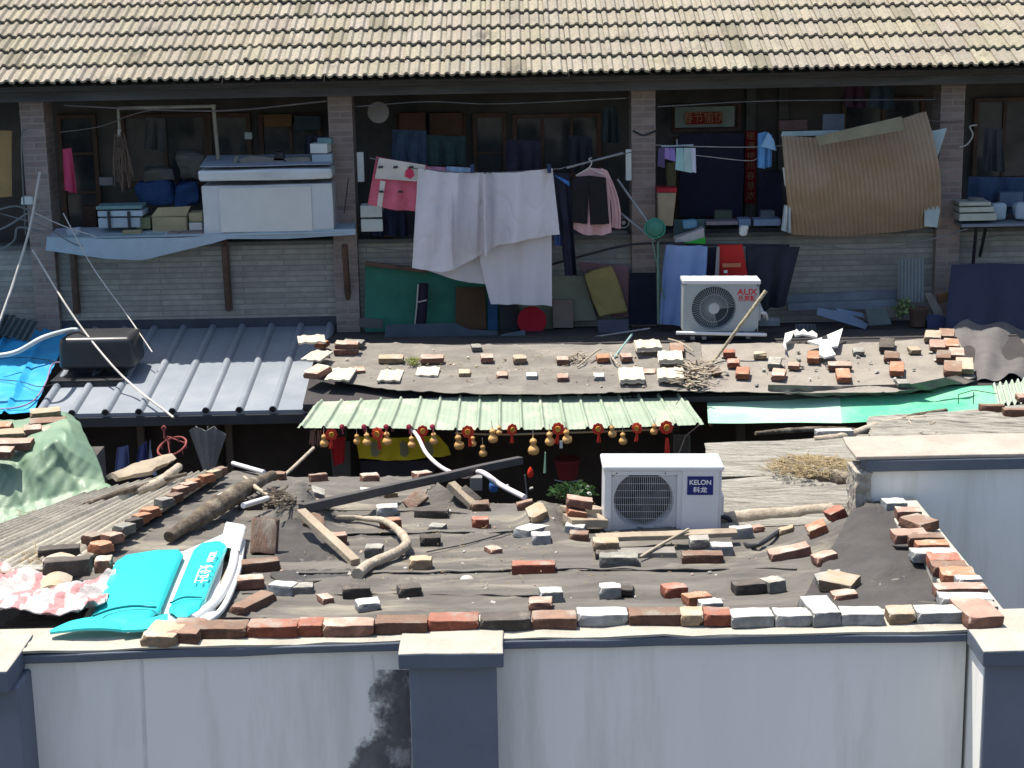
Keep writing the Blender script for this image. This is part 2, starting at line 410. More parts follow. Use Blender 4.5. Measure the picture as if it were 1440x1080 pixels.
# pilasters
def pilaster(xl, xr, yf, ybk, sl_, sr_, yb, depth=.23):
    a = WP(xl, yf); b = WP(xr, yf); a2 = WP(xl+5, ybk); 
    z0 = onY((xl+xr)/2, yb, a.y).z
    sh = MB(); x0 = onY(sl_, 1000, a.y+.05).x; x1 = onY(sr_, 1000, a.y+.05).x
    sh.box((x0, a.y+.045, 0), (x1, a2.y+.10, z0-.001)); s = obj('pilaster', sh.mesh('pilaster', bevel=.01), M_shaft, wall)
    cb = MB(); cb.box((a.x, a.y, z0), (b.x, a2.y+.18, ZT+.008)); me = wob(subdiv(cb.mesh('pilaster_cap', bevel=.008), 3), .008, 4)
    me.materials.append(M_band); me.materials.append(M_cap)
    c = obj('pilaster_cap', me, None, s)
    for p in me.polygons: p.material_index = 1 if p.normal.z > .7 else 0
pilaster(560, 708, 923, 896, 577, 699, 941)
pilaster(-140, 8, 949, 917, -120, 28, 975)
pilaster(1383, 1540, 918, 878, 1383, 1520, 937)
for s in [o for o in bpy.data.objects if o.name.startswith('pilaster') and 'cap' not in o.name][-1:]:
    xs = [v.co for v in s.data.vertices]; x_ = min(v.x for v in xs); y_0, y_1 = min(v.y for v in xs), max(v.y for v in xs); zt = max(v.z for v in xs)
    mb = MB(); mb.box((x_-.006, y_0+.012, 0), (x_-.0005, y_1-.05, zt-.004)); obj('pale_side', mb.mesh('pale_side'), M_paint, s)
# ---- return wall and the farther wall at right
ZF = 3.73
pf = onZ(1203, 645, ZF); FY = pf.y
fw = thing('rear_boundary_wall', 'pale grey boundary wall with broken brick end farther back at right', 'wall', (pf.x+1, FY, 0))
x0 = onZ(1212, 645, ZF).x; zb_ = onY(1320, 662, FY).z
mb = MB(); mb.box((x0+.06, FY+.03, 0), (6.5, FY+.27, zb_-.003)); obj('wall_body', mb.mesh('wall_body'), M_paint, fw)
mb = MB(); mb.box((x0+.03, FY, zb_), (6.6, FY+.42, ZF-.012)); obj('coping_band', wob(subdiv(mb.mesh('coping_band', bevel=.006), 5), .006, 3), M_band, fw)
mb = MB(); mb.box((x0-.03, FY+.006, ZF-.011), (6.6, FY+.44, ZF+.012)); obj('coping_top', wob(subdiv(mb.mesh('coping_top', bevel=.006), 5), .012, 5), mat('cap_pinkish', (.42,.365,.31), (.31,.27,.23), 4, .9, .5, 40), fw)
mb = MB(); mb.box((x0-.03, FY-.008, zb_-.80), (x0+.056, FY+.25, zb_-.004)); me = subdiv(mb.mesh('broken_end', bevel=.006), 26)
for v in me.vertices:
    if v.co.x > x0+.02: v.co.x += .03*noise.noise(Vector((0, v.co.y*6, v.co.z*16)))
wob(me, .012, 20); wob(me, .006, 60, 3); obj('broken_end', me, mat('broken_brick', (.44,.41,.35), (.30,.26,.215), 18, .95, .8, 60), fw)
# return wall between them
P0 = WP(1378, 870); P1 = WP(1262, 706, 3.47)
rw = MB(); t = (P1-P0).normalized(); nn = Vector((-t.y, t.x, 0)) 
p = [P0 - nn*.04, P0 + nn*-.34, P1 + nn*-.30, P1 - nn*0.0]
p = [P0 + Vector((-.06,0,0)), P0 + Vector((.15,0,0)), P1 + Vector((.10,0,0)), P1 + Vector((-.10,0,0))]
rw.hexa([Vector((q.x, q.y, 0)) for q in p] + [Vector((q.x, q.y, ZT-.008)) for q in p])
obj('return_wall', wob(subdiv(rw.mesh('return_wall', bevel=.006), 4), .006, 4), mat('return_plaster', (.48,.45,.38), (.36,.33,.27), 4, .9, .5, 30), wall)
# black damp stain and peel beside the middle pilaster: a thin flaking coat on the wall face
# ================================================================ SHEDS AND THEIR ROOFS
bump1(425, 738, .28, .15, .26); bump1(450, 700, .06, .3, .4); bump1(772, 735, .20, .11, .26); bump1(775, 700, .13, .10, .25); bump1(640, 705, .20, .17, .16)
bump1(1222, 740, .12, .14, .25); bump1(1180, 770, .04, .3, .3)
M_felt = mat('roof_felt', (.088,.082,.074), (.155,.143,.124), 4.5, .92, .8, 26, mix=(.38,.66), stretch=(.35,1.3,1), col3=(.28,.255,.20), scale3=3.0, mix3=(.54,.70))
M_felt2 = mat('roof_felt_dusty', (.15,.137,.12), (.22,.205,.18), 5, .92, .8, 30, stretch=(.5,1,1), col3=(.30,.27,.23), scale3=3, mix3=(.55,.75))
M_feltdark = mat('roof_felt_dark', (.052,.049,.048), (.080,.075,.07), 4, .9, .7, 22, mix=(.4,.7))
M_shed = mat('shed_plaster', (.10,.09,.08), (.06,.055,.05), 3, .9, .3)
# front shed (roof sheet with sags and tent-like humps, low walls below it)
fs_ = thing('front_shed', 'low shed with dark dusty felt roof weighed down by bricks, just behind the front wall', 'shed', (0, 9.5, 0))
def felt_disp(sc, amp):
    def d(u, t, p):
        q = Vector((p.x*sc*.6, p.y*sc*1.6, 3)); a = noise.noise(q)*amp + noise.noise(q*3.1)*amp*.35
        a += amp*.12*noise.noise(q*7.3) + amp*.5*math.exp(-(noise.noise(Vector((p.x*2.3+p.y, p.y*2.1, 4)))/.03)**2)
        r = abs(noise.noise(Vector((p.x*1.1, p.y*2.5, 9))));  return Vector((0, 0, a + amp*.8*math.exp(-(r/.035)**2)))
    return d
top = [(200,742),(262,700),(330,662),(380,668),(430,672),(560,670),(600,668),(662,706),(740,710),(760,704),(800,712),(850,738),(1000,742),(1080,742),(1168,736),(1205,728),(1232,702),(1262,700)]
bot = [(0,883),(330,870),(620,873),(900,873),(1200,873),(1404,874)]
n_fe = ruled(top, bot, lambda px, py, u, t: onH(px, py, H1), 260, 130, .006, felt_disp(3, .016))
obj('felt_roof', n_fe.mesh('felt_roof', smooth=70), M_felt, fs_)
mb = MB()
q = onH(600, 678, H1p); mb.box((-2.0, q.y-.25, 0), (-.45, q.y-.12, H1p(0, q.y)-.08)); mb.box((-2.4, 8.0, 0), (-2.3, q.y-.3, 2.95)); mb.box((-.42, 10.2, 0), (2.5, 10.3, 3.05))
obj('shed_wall', mb.mesh('shed_wall'), M_shed, fs_)
mb = MB()
for i in range(7):
    x = -2.4 + i*.66; ye = 11.9 if x < -.5 else 10.2; mb = MB(); mb.tube([Vector((x, 7.9, H1p(x, 7.9)-.10)), Vector((x, ye, H1p(x, ye)-.10))], .035, 8)
    obj('roof_pole', mb.mesh('roof_pole'), M_wood, fs_)
for (ya, yb2, xa, xb) in ((716,722,395,660),(752,748,450,745),(806,800,420,1120),(836,838,340,760)):
    fm = ruled([(xa,ya),((xa+xb)/2,(ya+yb2)/2-2),(xb,yb2)], [(xa,ya+2.5),((xa+xb)/2,(ya+yb2)/2+.8),(xb,yb2+2.5)], lambda px, py, u, t: onH(px, py, H1) + Vector((0,0,.012 + .012*noise.noise(Vector((px*.03, py*.1, 1))))), 120, 3, .006)
    obj('felt_seam', fm.mesh('felt_seam', smooth=60), M_felt, fs_)
# loose flap of dark felt over the wall end, darker
fl = ruled([(1196,730),(1230,703),(1258,701)], [(1118,864),(1215,868),(1372,872)], lambda px, py, u, t: onH(px, py, H1) + Vector((0,0,.024 - .012*t)), 50, 50, .005, felt_disp(4, .016))
obj('felt_flap', fl.mesh('felt_flap', smooth=70), M_feltdark, fs_)
fl = ruled([(395,742),(415,733),(448,738)], [(380,812),(430,822),(506,806)], lambda px, py, u, t: onH(px, py, H1) + Vector((0,0,.02 - .022*t)), 40, 40, .005, felt_disp(4, .02))
obj('felt_flap', fl.mesh('felt_flap', smooth=70), M_feltdark, fs_)

# corrugated sheets helper: photo quad, ribs along the v direction
def corr(quad, H, nr, amp, lift=0, prof='sine', nv=10, jag=0, thick=.006, wobble=.012, Y=None):
    tl, tr, br, bl = quad
    def place(px, py, u, t):
        p = (onH(px, py, H) if Y is None else onY(px, py, Y))
        if prof == 'sine': a = math.cos(2*math.pi*u*nr)*amp
        else:
            k = (u*nr) % 1; a = amp*max(0, 1 - abs(k-.5)/.11)**.5 if abs(k-.5) < .11 else 0
        w = noise.noise(Vector((p.x*1.5, p.y*1.5, 1)))*wobble
        return p + (Vector((0, 0, a + lift + w)) if Y is None else Vector((0, -a, 0)))
    nu = int(nr * (10 if prof == 'sine' else 26))
    tl2 = [tl, tr]; bl2 = [bl, br]
    if jag:
        bl2 = []
        for i in range(9):
            f = i/8; bl2.append((bl[0]+(br[0]-bl[0])*f + random.uniform(-1,1)*jag*.4, bl[1]+(br[1]-bl[1])*f + random.uniform(-1,1)*jag))
    return ruled(tl2, bl2, place, min(nu, 900), nv, thick)
# left shed with cement corrugated roof: ribs run away from the wall
M_cem = mat('cement_sheet', (.48,.445,.37), (.35,.325,.265), 5, .95, .5, 40, col3=(.13,.12,.10), scale3=3, mix3=(.6,.8))
M_cem2 = mat('weathered_sheet', (.46,.44,.38), (.25,.235,.195), 7, .95, 1, 50, stretch=(.15,5,1), col3=(.12,.11,.095), scale3=5, mix3=(.55,.64))
ls = thing('left_shed', 'low shed with pale corrugated cement roof beside the green tarpaulin', 'shed', (-2.5, 10, 0))
def HL(x, y): return H1p(x, y) + .03
c = corr([(292,664),(322,664),(60,835),(-20,800)], HL, 3, .022); 
sheets = [([(232,676),(318,664),(70,828),(-150,860)], 9.0, .02), ([(120,705),(250,674),(-130,850),(-330,880)], 8.5, .045)]
for qd, nr, lf in sheets:
    obj('roof_sheet', corr(qd, HL, nr, .020, lf, jag=2).mesh('roof_sheet', smooth=70), M_cem, ls)
c = onH(140, 740, HL); mb = MB(); mb.box((c.x-3.5, 9.0, 0), (c.x+.6, 9.12, 3.0)); obj('shed_wall', mb.mesh('shed_wall'), M_shed, ls)

# right shed: weathered sheets with ribs running sideways
rs = thing('right_shed', 'low shed with split grey weathered roof sheets behind the large white air conditioner', 'shed', (3, 12, 0))
def sideways(tl, tr, br, bl, nr, amp, lift, H=H1p, jag=3, seed=0):
    rnd = random.Random(seed); top_ = [bl, tl]; bot_ = []
    # u runs from near edge to far edge, v from right to left -> ribs along v
    def place(px, py, u, t):
        p = onH(px, py, H); w = noise.noise(Vector((p.x*1.2, p.y*2, 4+seed)))*.018 + noise.noise(Vector((p.x*6, p.y*6, seed)))*.004
        return p + Vector((0, 0, abs(math.sin(math.pi*u*nr*1.5))*amp + lift + w))
    lft = [(bl[0]+(tl[0]-bl[0])*k/10 + rnd.uniform(-1,1)*jag, bl[1]+(tl[1]-bl[1])*k/10) for k in range(11)]
    rgt = [(br[0]+(tr[0]-br[0])*k/10, br[1]+(tr[1]-br[1])*k/10) for k in range(11)]
    return ruled(rgt, lft, place, int(nr*14), 60, .007)
for k, (qd, nr, lf) in enumerate([
    (((1003,706),(1300,690),(1300,735),(1008,741)), 6, .00),
    (((1000,668),(1300,648),(1300,700),(1004,716)), 8, .02),
    (((990,637),(1420,612),(1420,665),(1000,682)), 9, .045),
    (((1218,606),(1470,583),(1470,640),(1232,655)), 9, .075)]):
    obj('roof_sheet', sideways(*qd, nr, .020, lf, seed=k).mesh('roof_sheet', smooth=70), M_cem2, rs)
q = onH(1100, 640, H1p); mb = MB(); mb.box((q.x-.7, q.y-.3, 0), (7, q.y-.18, H1p(0, q.y)-.08)); mb.box((q.x-.75, 10.6, 0), (q.x-.65, q.y-.3, H1p(0, 12.5)-.1)); obj('shed_wall', mb.mesh('shed_wall'), M_shed, rs)

# ---- upper shed row: brown felt, ledge in the shade, dark fronts
us = thing('felt_roof_shed', 'long shed under the house with dusty brown felt roof and dark open front', 'shed', (0, 17, 0))
top = [(428,452),(600,458),(800,462),(950,462),(1000,470)]; bot = [(440,512),(470,540),(560,552),(700,557),(960,553),(1000,553)]
f2 = ruled([(455,486),(640,487),(800,487),(985,485)], [(446,512),(480,541),(560,552),(680,558),(820,556),(990,552)], lambda px, py, u, t: onH(px, py, H2) + Vector((0,0,.02 + .03*math.exp(-((t-.72)/.16)**2))), 120, 50, .006, felt_disp(3, .016))
obj('felt_roof', f2.mesh('felt_roof', smooth=70), M_felt2, us)
f3 = ruled([(985,485),(1100,485),(1200,486),(1345,474)], [(978,552),(1060,553),(1140,555),(1260,553),(1340,541),(1372,532)], lambda px, py, u, t: onH(px, py, H2) + Vector((0,0,.012)), 120, 50, .006, felt_disp(3, .012))
obj('felt_roof', f3.mesh('felt_roof', smooth=70), mat('felt_pale', (.28,.255,.22), (.22,.20,.175), 5, .93, .7, 30, col3=(.31,.28,.24), scale3=2, mix3=(.5,.8)), us)
# drooping front lip
def Hlip(px, py, u, t):
    p = onH(px, py, H2); return p
f4 = ruled([(1080,541),(1180,543),(1280,540),(1345,528)], [(1080,552),(1150,557),(1260,555),(1372,536)], lambda px, py, u, t: onY(px, py, 16.42 - .05*math.sin(9*u)), 60, 10, .006, folds(.02, 7, 1))
obj('felt_edge', f4.mesh('felt_edge', smooth=70), mat('felt_edge', (.20,.175,.15), (.13,.115,.10), 5, .9, .3), us)
mb = MB(); P = onH(720, 545, H2)
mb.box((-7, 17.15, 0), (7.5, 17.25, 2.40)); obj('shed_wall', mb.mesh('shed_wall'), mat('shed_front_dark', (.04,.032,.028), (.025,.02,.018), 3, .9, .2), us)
for x in (-3.0, -1.72, 1.55, 2.2, 3.6):
    mb = MB(); mb.box((x, 16.95, 0), (x+.09, 17.03, 2.34)); obj('shed_post', mb.mesh('shed_post', bevel=.005), mat('shed_post', (.07,.06,.05), (.045,.04,.035), 6), us)
# roof deck: closes gaps under the felt, painted-in eave shade on its bare rear
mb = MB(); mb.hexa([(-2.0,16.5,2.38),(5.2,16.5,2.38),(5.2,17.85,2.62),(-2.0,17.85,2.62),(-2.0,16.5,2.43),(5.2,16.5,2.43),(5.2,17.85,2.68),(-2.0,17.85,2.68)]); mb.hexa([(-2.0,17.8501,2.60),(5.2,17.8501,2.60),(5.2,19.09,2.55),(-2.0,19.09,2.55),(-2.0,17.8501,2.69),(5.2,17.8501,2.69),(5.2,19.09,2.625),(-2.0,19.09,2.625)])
obj('roof_deck', mb.mesh('roof_deck'), mat('deck_shade_black', (.035,.033,.035), (.05,.045,.045), 3), us)

# pointed grey cover at the right end
M_cover = mat('grey_cover', (.12,.115,.112), (.095,.09,.09), 5, .8, .5, 14, col3=(.16,.15,.145), scale3=4, mix3=(.4,.9))
cv = ruled([(1336,468),(1362,452),(1400,456),(1470,462)], [(1366,540),(1395,536),(1418,528),(1470,545)], lambda px, py, u, t: onY(px, py, 18.0 - 1.3*t + .3*u*(1-t)), 60, 40, .006, lambda u, t, p: Vector((0, .05*noise.noise(p*2.2), .035*noise.noise(p*3) + .03*math.sin(14*u + 6*t))))
single('grey_cover', cv.mesh('grey_cover', smooth=70), M_cover, 'wrinkled dark grey waterproof cover draped at the right end of the brown felt roof', 'cover')

# slate blue ribbed metal roof, left
ms = thing('metal_roof_shed', 'shed with slate blue ribbed metal roof and dark gutter', 'shed', (-4, 17.5, 0))
M_metal = mat('slate_metal', (.225,.255,.29), (.195,.222,.255), 3, .45, .05, 10, spec=.4, col3=(.33,.35,.37), scale3=1.2, mix3=(.5,.9))
pl = onH(50, 583, H5); prr = onH(437, 580, H5); y0 = pl.y
mb = MB(); x0, x1 = pl.x-.02, prr.x; RS = (x1-x0-.1)/8.0
y1 = YH+.09
def PM(x, s, w): return (x, y0 + s*(y1-y0), H5(0, y0 + s*(y1-y0)) + w)
mb.hexa([PM(x0,0,-.035), PM(x1,0,-.035), PM(x1,1,-.035), PM(x0,1,-.035), PM(x0,0,0), PM(x1,0,0), PM(x1,1,0), PM(x0,1,0)])
ro = obj('metal_sheet', mb.mesh('metal_sheet'), M_metal, ms)
for i in range(9):
    xc = x0 + .05 + i*RS; mb = MB(); pr = [(-.042,0),(-.03,.028),(-.012,.042),(.012,.042),(.03,.028),(.042,0)]
    vs = [PM(xc+a, e, b+.0015) for e in (-.004, 1) for a, b in pr]
    mb.add(vs, [(k, k+1, 7+k, 6+k) for k in range(5)] + [(0,1,2,3,4,5), (11,10,9,8,7,6), (0,6,11,5)])
    obj('roof_rib', mb.mesh('roof_rib', smooth=50), M_metal, ms)
    mb = MB(); mb.lathe([(.0,-.010),(.028,-.010),(.028,.012),(.0,.012)], PM(xc, -.004, .012), 10, 'Y'); obj('rib_end', mb.mesh('rib_end'), mat('black_plastic', (.012,.012,.014), (.02,.02,.022), 4, .4), ms)
mb = MB(); mb.box((x0-.02, y0-.012, H5(0,y0)-.135), (x1+.03, y0+.05, H5(0,y0)-.037)); obj('gutter', mb.mesh('gutter', bevel=.008), mat('gutter_dark', (.03,.035,.04), (.045,.05,.05), 4, .5), ms)
mb = MB(); mb.hexa([PM(x1+.002,0,-.14),PM(x1+.05,0,-.14),PM(x1+.05,.75,-.14),PM(x1+.002,.75,-.14),PM(x1+.002,0,.02),PM(x1+.05,0,.02),PM(x1+.05,.75,.02),PM(x1+.002,.75,.02)]); obj('edge_trim', mb.mesh('edge_trim', bevel=.004), mat('trim_dark', (.05,.055,.06)), ms)
mb = MB(); mb.box((x0-2.5, y1-.02, H5(0,y1)-.02), (x1+.1, y1+.004, H5(0,y1)+.10)); obj('flashing', wob(subdiv(mb.mesh('flashing'), 4), .02, 4), mat('bitumen_flashing', (.075,.085,.10), (.05,.055,.07), 4, .8, .4), ms)
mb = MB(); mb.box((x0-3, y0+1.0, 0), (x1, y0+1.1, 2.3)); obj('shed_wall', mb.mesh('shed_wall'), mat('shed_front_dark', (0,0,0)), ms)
a = onY(322, 600, y0+.9); b = onY(432, 690, y0+.9); mb = MB(); mb.box((a.x, y0+.93, 0), (b.x, y0+.985, a.z)); obj('door', mb.mesh('door', bevel=.01), mat('maroon_door', (.10,.018,.018), (.065,.014,.014), 3, .6), ms)
mb = MB()
for x in (-3.72, -2.85): mb.box((x, y0+.5, 0), (x+.07, y0+.57, 2.2))
obj('post', mb.mesh('post', bevel=.004), mat('post_wood', (.12,.10,.085), (.08,.065,.055), 6), ms)

# bright blue tarpaulin over pipes
def HB(x, y): return H5(x, y) + .02
bt = ruled([(-160,440),(-20,452),(70,455),(105,452)], [(-240,590),(-60,590),(0,583),(45,582)], lambda px, py, u, t: onH(px, py, HB), 80, 60, .004,
    lambda u, t, p: Vector((0, 0, .03*noise.noise(p*2.6) + .03*abs(noise.noise(Vector((p.x*5, p.y*2.5, 4)))) + .03*max(0, 1-abs(((u*5.2) % 1)-.5)/.07)**.5 if abs(((u*5.2) % 1)-.5) < .07 else .03*noise.noise(p*2.6) + .02*noise.noise(p*7))))
single('blue_tarpaulin', bt.mesh('blue_tarpaulin', smooth=60), mat('blue_tarp', (.02,.27,.56), (.035,.36,.66), 3, .45, .35, 12, spec=.5), 'bright blue tarpaulin stretched over pipes left of the black tank', 'tarpaulin')
mb = MB()
a_, b_ = onH(-30, 583, HB), onH(-30, 455, HB)
mb.box((a_.x-3, a_.y+.15, 0), (onH(60,582,HB).x, a_.y+.25, 2.25)); single('shed_wall', mb, M_shed, 'dark brick shed front under the bright blue tarpaulin', 'wall')

# pale green ribbed translucent awning
M_awn = mat('awning_green', (.38,.46,.35), (.32,.40,.30), 5, .5, .15, 20, spec=.4, trans=.22, col3=(.55,.58,.46), scale3=4, mix3=(.52,.7))
aw = thing('green_awning', 'pale green ribbed plastic awning with gourds hanging under its edge', 'awning', (0, 16.2, 2.3))
A0, A1, A2, A3 = (447,565), (962,556), (990,597), (418,602)
def place_aw(px, py, u, t):
    e = .14*t; return onY(px, py, 16.55 - .62*t)
NR = 18.5
def awd(u, t, p):
    k = (u*NR + .3) % 1; a = .026*max(0, 1-(abs(k-.5)/.10)**2) if abs(k-.5) < .10 else 0
    k2 = (u*NR*4) % 1
    r = .0022*(math.cos(2*math.pi*k2)) + (.012 if abs(t-.22) < .02 or abs(t-.86) < .03 else 0)
    return Vector((0, -.2*a, a + r*.5 + .014*noise.noise(Vector((p.x*1.3, t*2, 1)))))
sh = ruled([A0, (700,557), A1], [A3, (455,602),(620,604), (800,604), A2], place_aw, 560, 14, .003, awd)
obj('awning_sheet', sh.mesh('awning_sheet', smooth=60), M_awn, aw)
def pole(mb, a, b, r, n=8): mb.tube([a, b], r, n)
for x in (450, 560, 690, 820, 940):
    mb = MB(); pole(mb, onY(x, 562, 16.56)+Vector((0,0,-.03)), onY(x-8, 603, 15.96)+Vector((0,0,-.015)), .016); obj('awning_rafter', mb.mesh('awning_rafter'), M_wood, aw)
# bright green flat sheet
gs = thing('green_sheet_awning', 'long bright green plastic sheet awning at right of the gourds', 'awning', (2.8, 16.2, 2.3))
M_gs = mat('bright_green', (.09,.54,.27), (.12,.58,.32), 2.5, .5, .12, 10, spec=.35, trans=.15, col3=(.28,.60,.40), scale3=1.1, mix3=(.45,.62))
sh = ruled([(1176,552),(1300,545),(1395,541)], [(1176,594),(1220,592),(1330,583),(1405,576)], lambda px, py, u, t: onY(px, py, 16.62 - .6*t), 120, 16, .003, lambda u, t, p: Vector((0, 0, .02*noise.noise(Vector((p.x*1.4, t*3, 2))))))
obj('sheet', sh.mesh('sheet', smooth=60), M_gs, gs)
sh = ruled([(994,563),(1060,559),(1180,552)], [(996,596),(1100,597),(1184,595)], lambda px, py, u, t: onY(px, py, 16.61 - .6*t) + Vector((0,0,.008)), 60, 16, .003, lambda u, t, p: Vector((0, 0, .02*noise.noise(Vector((p.x*1.4, t*3, 2))))))
obj('sheet', sh.mesh('sheet', smooth=60), mat('faded_green', (.45,.68,.52), (.38,.62,.46), 2.5, .5, .12, 10, spec=.35, trans=.15, col3=(.22,.55,.36), scale3=1.5, mix3=(.5,.75)), gs, 'faded pale green sheet')
for x in (1000, 1130, 1260, 1390):
    mb = MB(); pole(mb, onY(x, 560-(x-1000)*.05, 16.58)+Vector((0,0,-.09)), onY(x, 590-(x-1000)*.03, 16.12)+Vector((0,0,-.06)), .014); obj('rafter', mb.mesh('rafter'), M_wood, gs)
sh = ruled([(1396,541),(1450,532)], [(1403,571),(1460,560)], lambda px, py, u, t: onY(px, py, 16.5 - .35*t), 90, 8, .004, lambda u, t, p: Vector((0, 0, .022*math.sin(2*math.pi*u*6.5))))
single('corrugated_offcut', sh.mesh('corrugated_offcut', smooth=60), mat('pale_green_sheet', (.42,.50,.40), (.33,.40,.32), 6, .7, .2), 'short pale green corrugated offcut at the far right end of the bright green sheet', 'sheet')
# felt corner and block at awning end
# ================================================================ BRICKS, BLOCKS AND TILES THAT WEIGH THE ROOFS DOWN
BK = {
 'red':   mat('brick_red', (.37,.165,.11), (.27,.11,.08), 14, .92, .6, 60, rnd=.18, col3=(.34,.27,.22), scale3=7, mix3=(.50,.62)),
 'orange':mat('brick_orange', (.44,.235,.145), (.35,.17,.105), 12, .92, .6, 60, rnd=.15, col3=(.42,.35,.27), scale3=7, mix3=(.52,.64)),
 'brown': mat('brick_brown', (.27,.175,.125), (.19,.12,.09), 14, .93, .6, 60, rnd=.2, col3=(.30,.26,.21), scale3=7, mix3=(.48,.6)),
 'pink':  mat('brick_pink', (.44,.30,.235), (.36,.23,.18), 12, .93, .6, 60, rnd=.12, col3=(.46,.42,.35), scale3=7, mix3=(.48,.6)),
 'dark':  mat('brick_dark', (.12,.105,.09), (.08,.07,.062), 14, .93, .6, 60, rnd=.2, col3=(.24,.21,.17), scale3=10, mix3=(.55,.72)),
 'grey':  mat('brick_grey', (.32,.31,.27), (.23,.225,.20), 12, .93, .6, 60, rnd=.15, col3=(.40,.38,.33), scale3=7, mix3=(.48,.6)),
 'white': mat('brick_limed', (.55,.54,.50), (.40,.385,.35), 12, .93, .5, 60, rnd=.08, col3=(.38,.36,.32), scale3=7, mix3=(.54,.66)),
 'tan':   mat('brick_tan', (.47,.38,.26), (.36,.28,.19), 12, .93, .6, 60, rnd=.12, col3=(.42,.37,.30), scale3=7, mix3=(.48,.6)),
 'tile':  mat('spare_tile', (.55,.51,.41), (.44,.40,.32), 12, .93, .4, 60, rnd=.08)}
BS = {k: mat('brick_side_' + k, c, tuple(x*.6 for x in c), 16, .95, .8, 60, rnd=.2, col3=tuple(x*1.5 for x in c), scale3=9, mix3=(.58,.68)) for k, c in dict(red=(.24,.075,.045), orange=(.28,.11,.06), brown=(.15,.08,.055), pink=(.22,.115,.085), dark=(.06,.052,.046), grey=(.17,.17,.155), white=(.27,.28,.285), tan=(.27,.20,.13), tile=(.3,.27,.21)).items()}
NAME = dict(red='brick', orange='brick', brown='brick', pink='brick', dark='brick', grey='brick', white='brick', tan='brick')
SHAPES = {}
def brick_mesh(kind, v, size):
    key = (kind, v, size)
    if key in SHAPES: return SHAPES[key]
    L, D = {'F': (.24, .115), 'H': (.12, .115), 'E': (.115, .24)}[size]
    mb = MB(); nx, ny, nz = max(2, int(L/.018)), max(2, int(D/.018)), 3
    bm = bmesh.new(); bmesh.ops.create_cube(bm, size=1); bmesh.ops.scale(bm, vec=(L, D, .055), verts=bm.verts)
    bmesh.ops.translate(bm, vec=(0, D/2, .0275), verts=bm.verts)
    bmesh.ops.bevel(bm, geom=[e for e in bm.edges], offset=.0055, segments=2, profile=.5, affect='EDGES')
    bmesh.ops.subdivide_edges(bm, edges=[e for e in bm.edges if e.calc_length() > .04], cuts=4, use_grid_fill=True)
    me = bpy.data.meshes.new('brick'); bm.to_mesh(me); bm.free()
    rnd = random.Random(hash((v, size)) if False else v*13 + len(size))
    for k in range(3):               # knocked-off corners
        c = Vector((rnd.choice((-1, 1))*L/2, rnd.choice((0, 1))*D, rnd.choice((.055, .055, 0)))); rr = rnd.uniform(.012, .032)
        for q in me.vertices:
            d = (q.co - c).length
            if d < rr: q.co += (Vector((0, D/2, .027)) - q.co).normalized() * (rr-d) * .75
    wob(me, .0035, 34, v); wob(me, .0035, 9, v + 5)
    for p in me.polygons: p.use_smooth = True
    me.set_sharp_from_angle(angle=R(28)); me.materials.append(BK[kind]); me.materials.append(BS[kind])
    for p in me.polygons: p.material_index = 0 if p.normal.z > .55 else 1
    SHAPES[key] = me; return me
_bc = [0]
def brick(x0, x1, yb, size, kind, label, H=H1, yaw=0, up=0, h=1, dp=1, tilt=0, roll=0, group='loose bricks holding down the felt roofs', name=None, lying=None):
    _bc[0] += 1; i = _bc[0]; rnd = random.Random(i)
    P = onH((x0+x1)/2, yb, H)
    if up > .02: P = onH((x0+x1)/2, yb + up*.97/mpp(P), H)
    w = (x1-x0)*mpp(P); L = {'F': .24, 'H': .12, 'E': .115}[size]
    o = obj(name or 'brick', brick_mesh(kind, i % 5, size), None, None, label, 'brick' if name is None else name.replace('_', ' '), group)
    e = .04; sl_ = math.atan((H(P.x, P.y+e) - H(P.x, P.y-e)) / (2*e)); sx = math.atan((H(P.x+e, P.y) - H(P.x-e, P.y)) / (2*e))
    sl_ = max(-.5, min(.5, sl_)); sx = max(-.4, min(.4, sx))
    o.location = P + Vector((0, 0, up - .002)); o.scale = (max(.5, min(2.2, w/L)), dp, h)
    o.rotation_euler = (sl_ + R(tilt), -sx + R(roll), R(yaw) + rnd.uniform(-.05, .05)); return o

def HW(x, y): return ZT
G1 = 'bricks in the row along the front wall top'
row = [  # x0, x1, y bottom, size, kind, wording
 (196,246,911,'E','tan','tan brick laid end-on, first at the left end of the row'),
 (232,279,907,'E','brown','brown brick laid end-on beside the tan one at the left end of the row'),
 (273,346,900,'F','brown','brown brick lying lengthwise between an end-on brick and a red one'),
 (346,418,898,'F','red','bright red brick under the right edge of the turquoise shell'),
 (418,453,896,'H','red','short red half brick in the left part of the row'),
 (453,526,896,'F','pink','pinkish brick with a small white block behind it'),
 (527,601,892,'F','brown','long dusty brown brick just left of the middle pilaster'),
 (602,673,889,'F','red','bright orange red brick above the middle pilaster'),
 (675,747,888,'F','dark','dark grey brown brick above the right edge of the middle pilaster'),
 (748,811,886,'F','brown','chipped reddish brown brick under a small red fragment'),
 (812,884,881,'F','white','lime white brick between brown bricks in the middle of the row'),
 (885,958,881,'F','brown','greyish brown brick right of the lime white one'),
 (958,990,881,'H','tan','short tan half brick in the middle right of the row'),
 (990,1028,881,'H','red','short red brown brick next to the long run of white ones'),
 (1029,1089,883,'F','white','first white brick of the run at right, beside a red brown one'),
 (1090,1143,882,'F','white','white brick left of the raised end-on white brick'),
 (1184,1243,880,'F','white','white brick right of the end-on one, with a pink chip on it'),
 (1251,1289,879,'H','tan','cream half brick standing alone after a gap in the row'),
 (1290,1364,878,'F','white','large white brick with a dry leaf on top near the wall corner')]
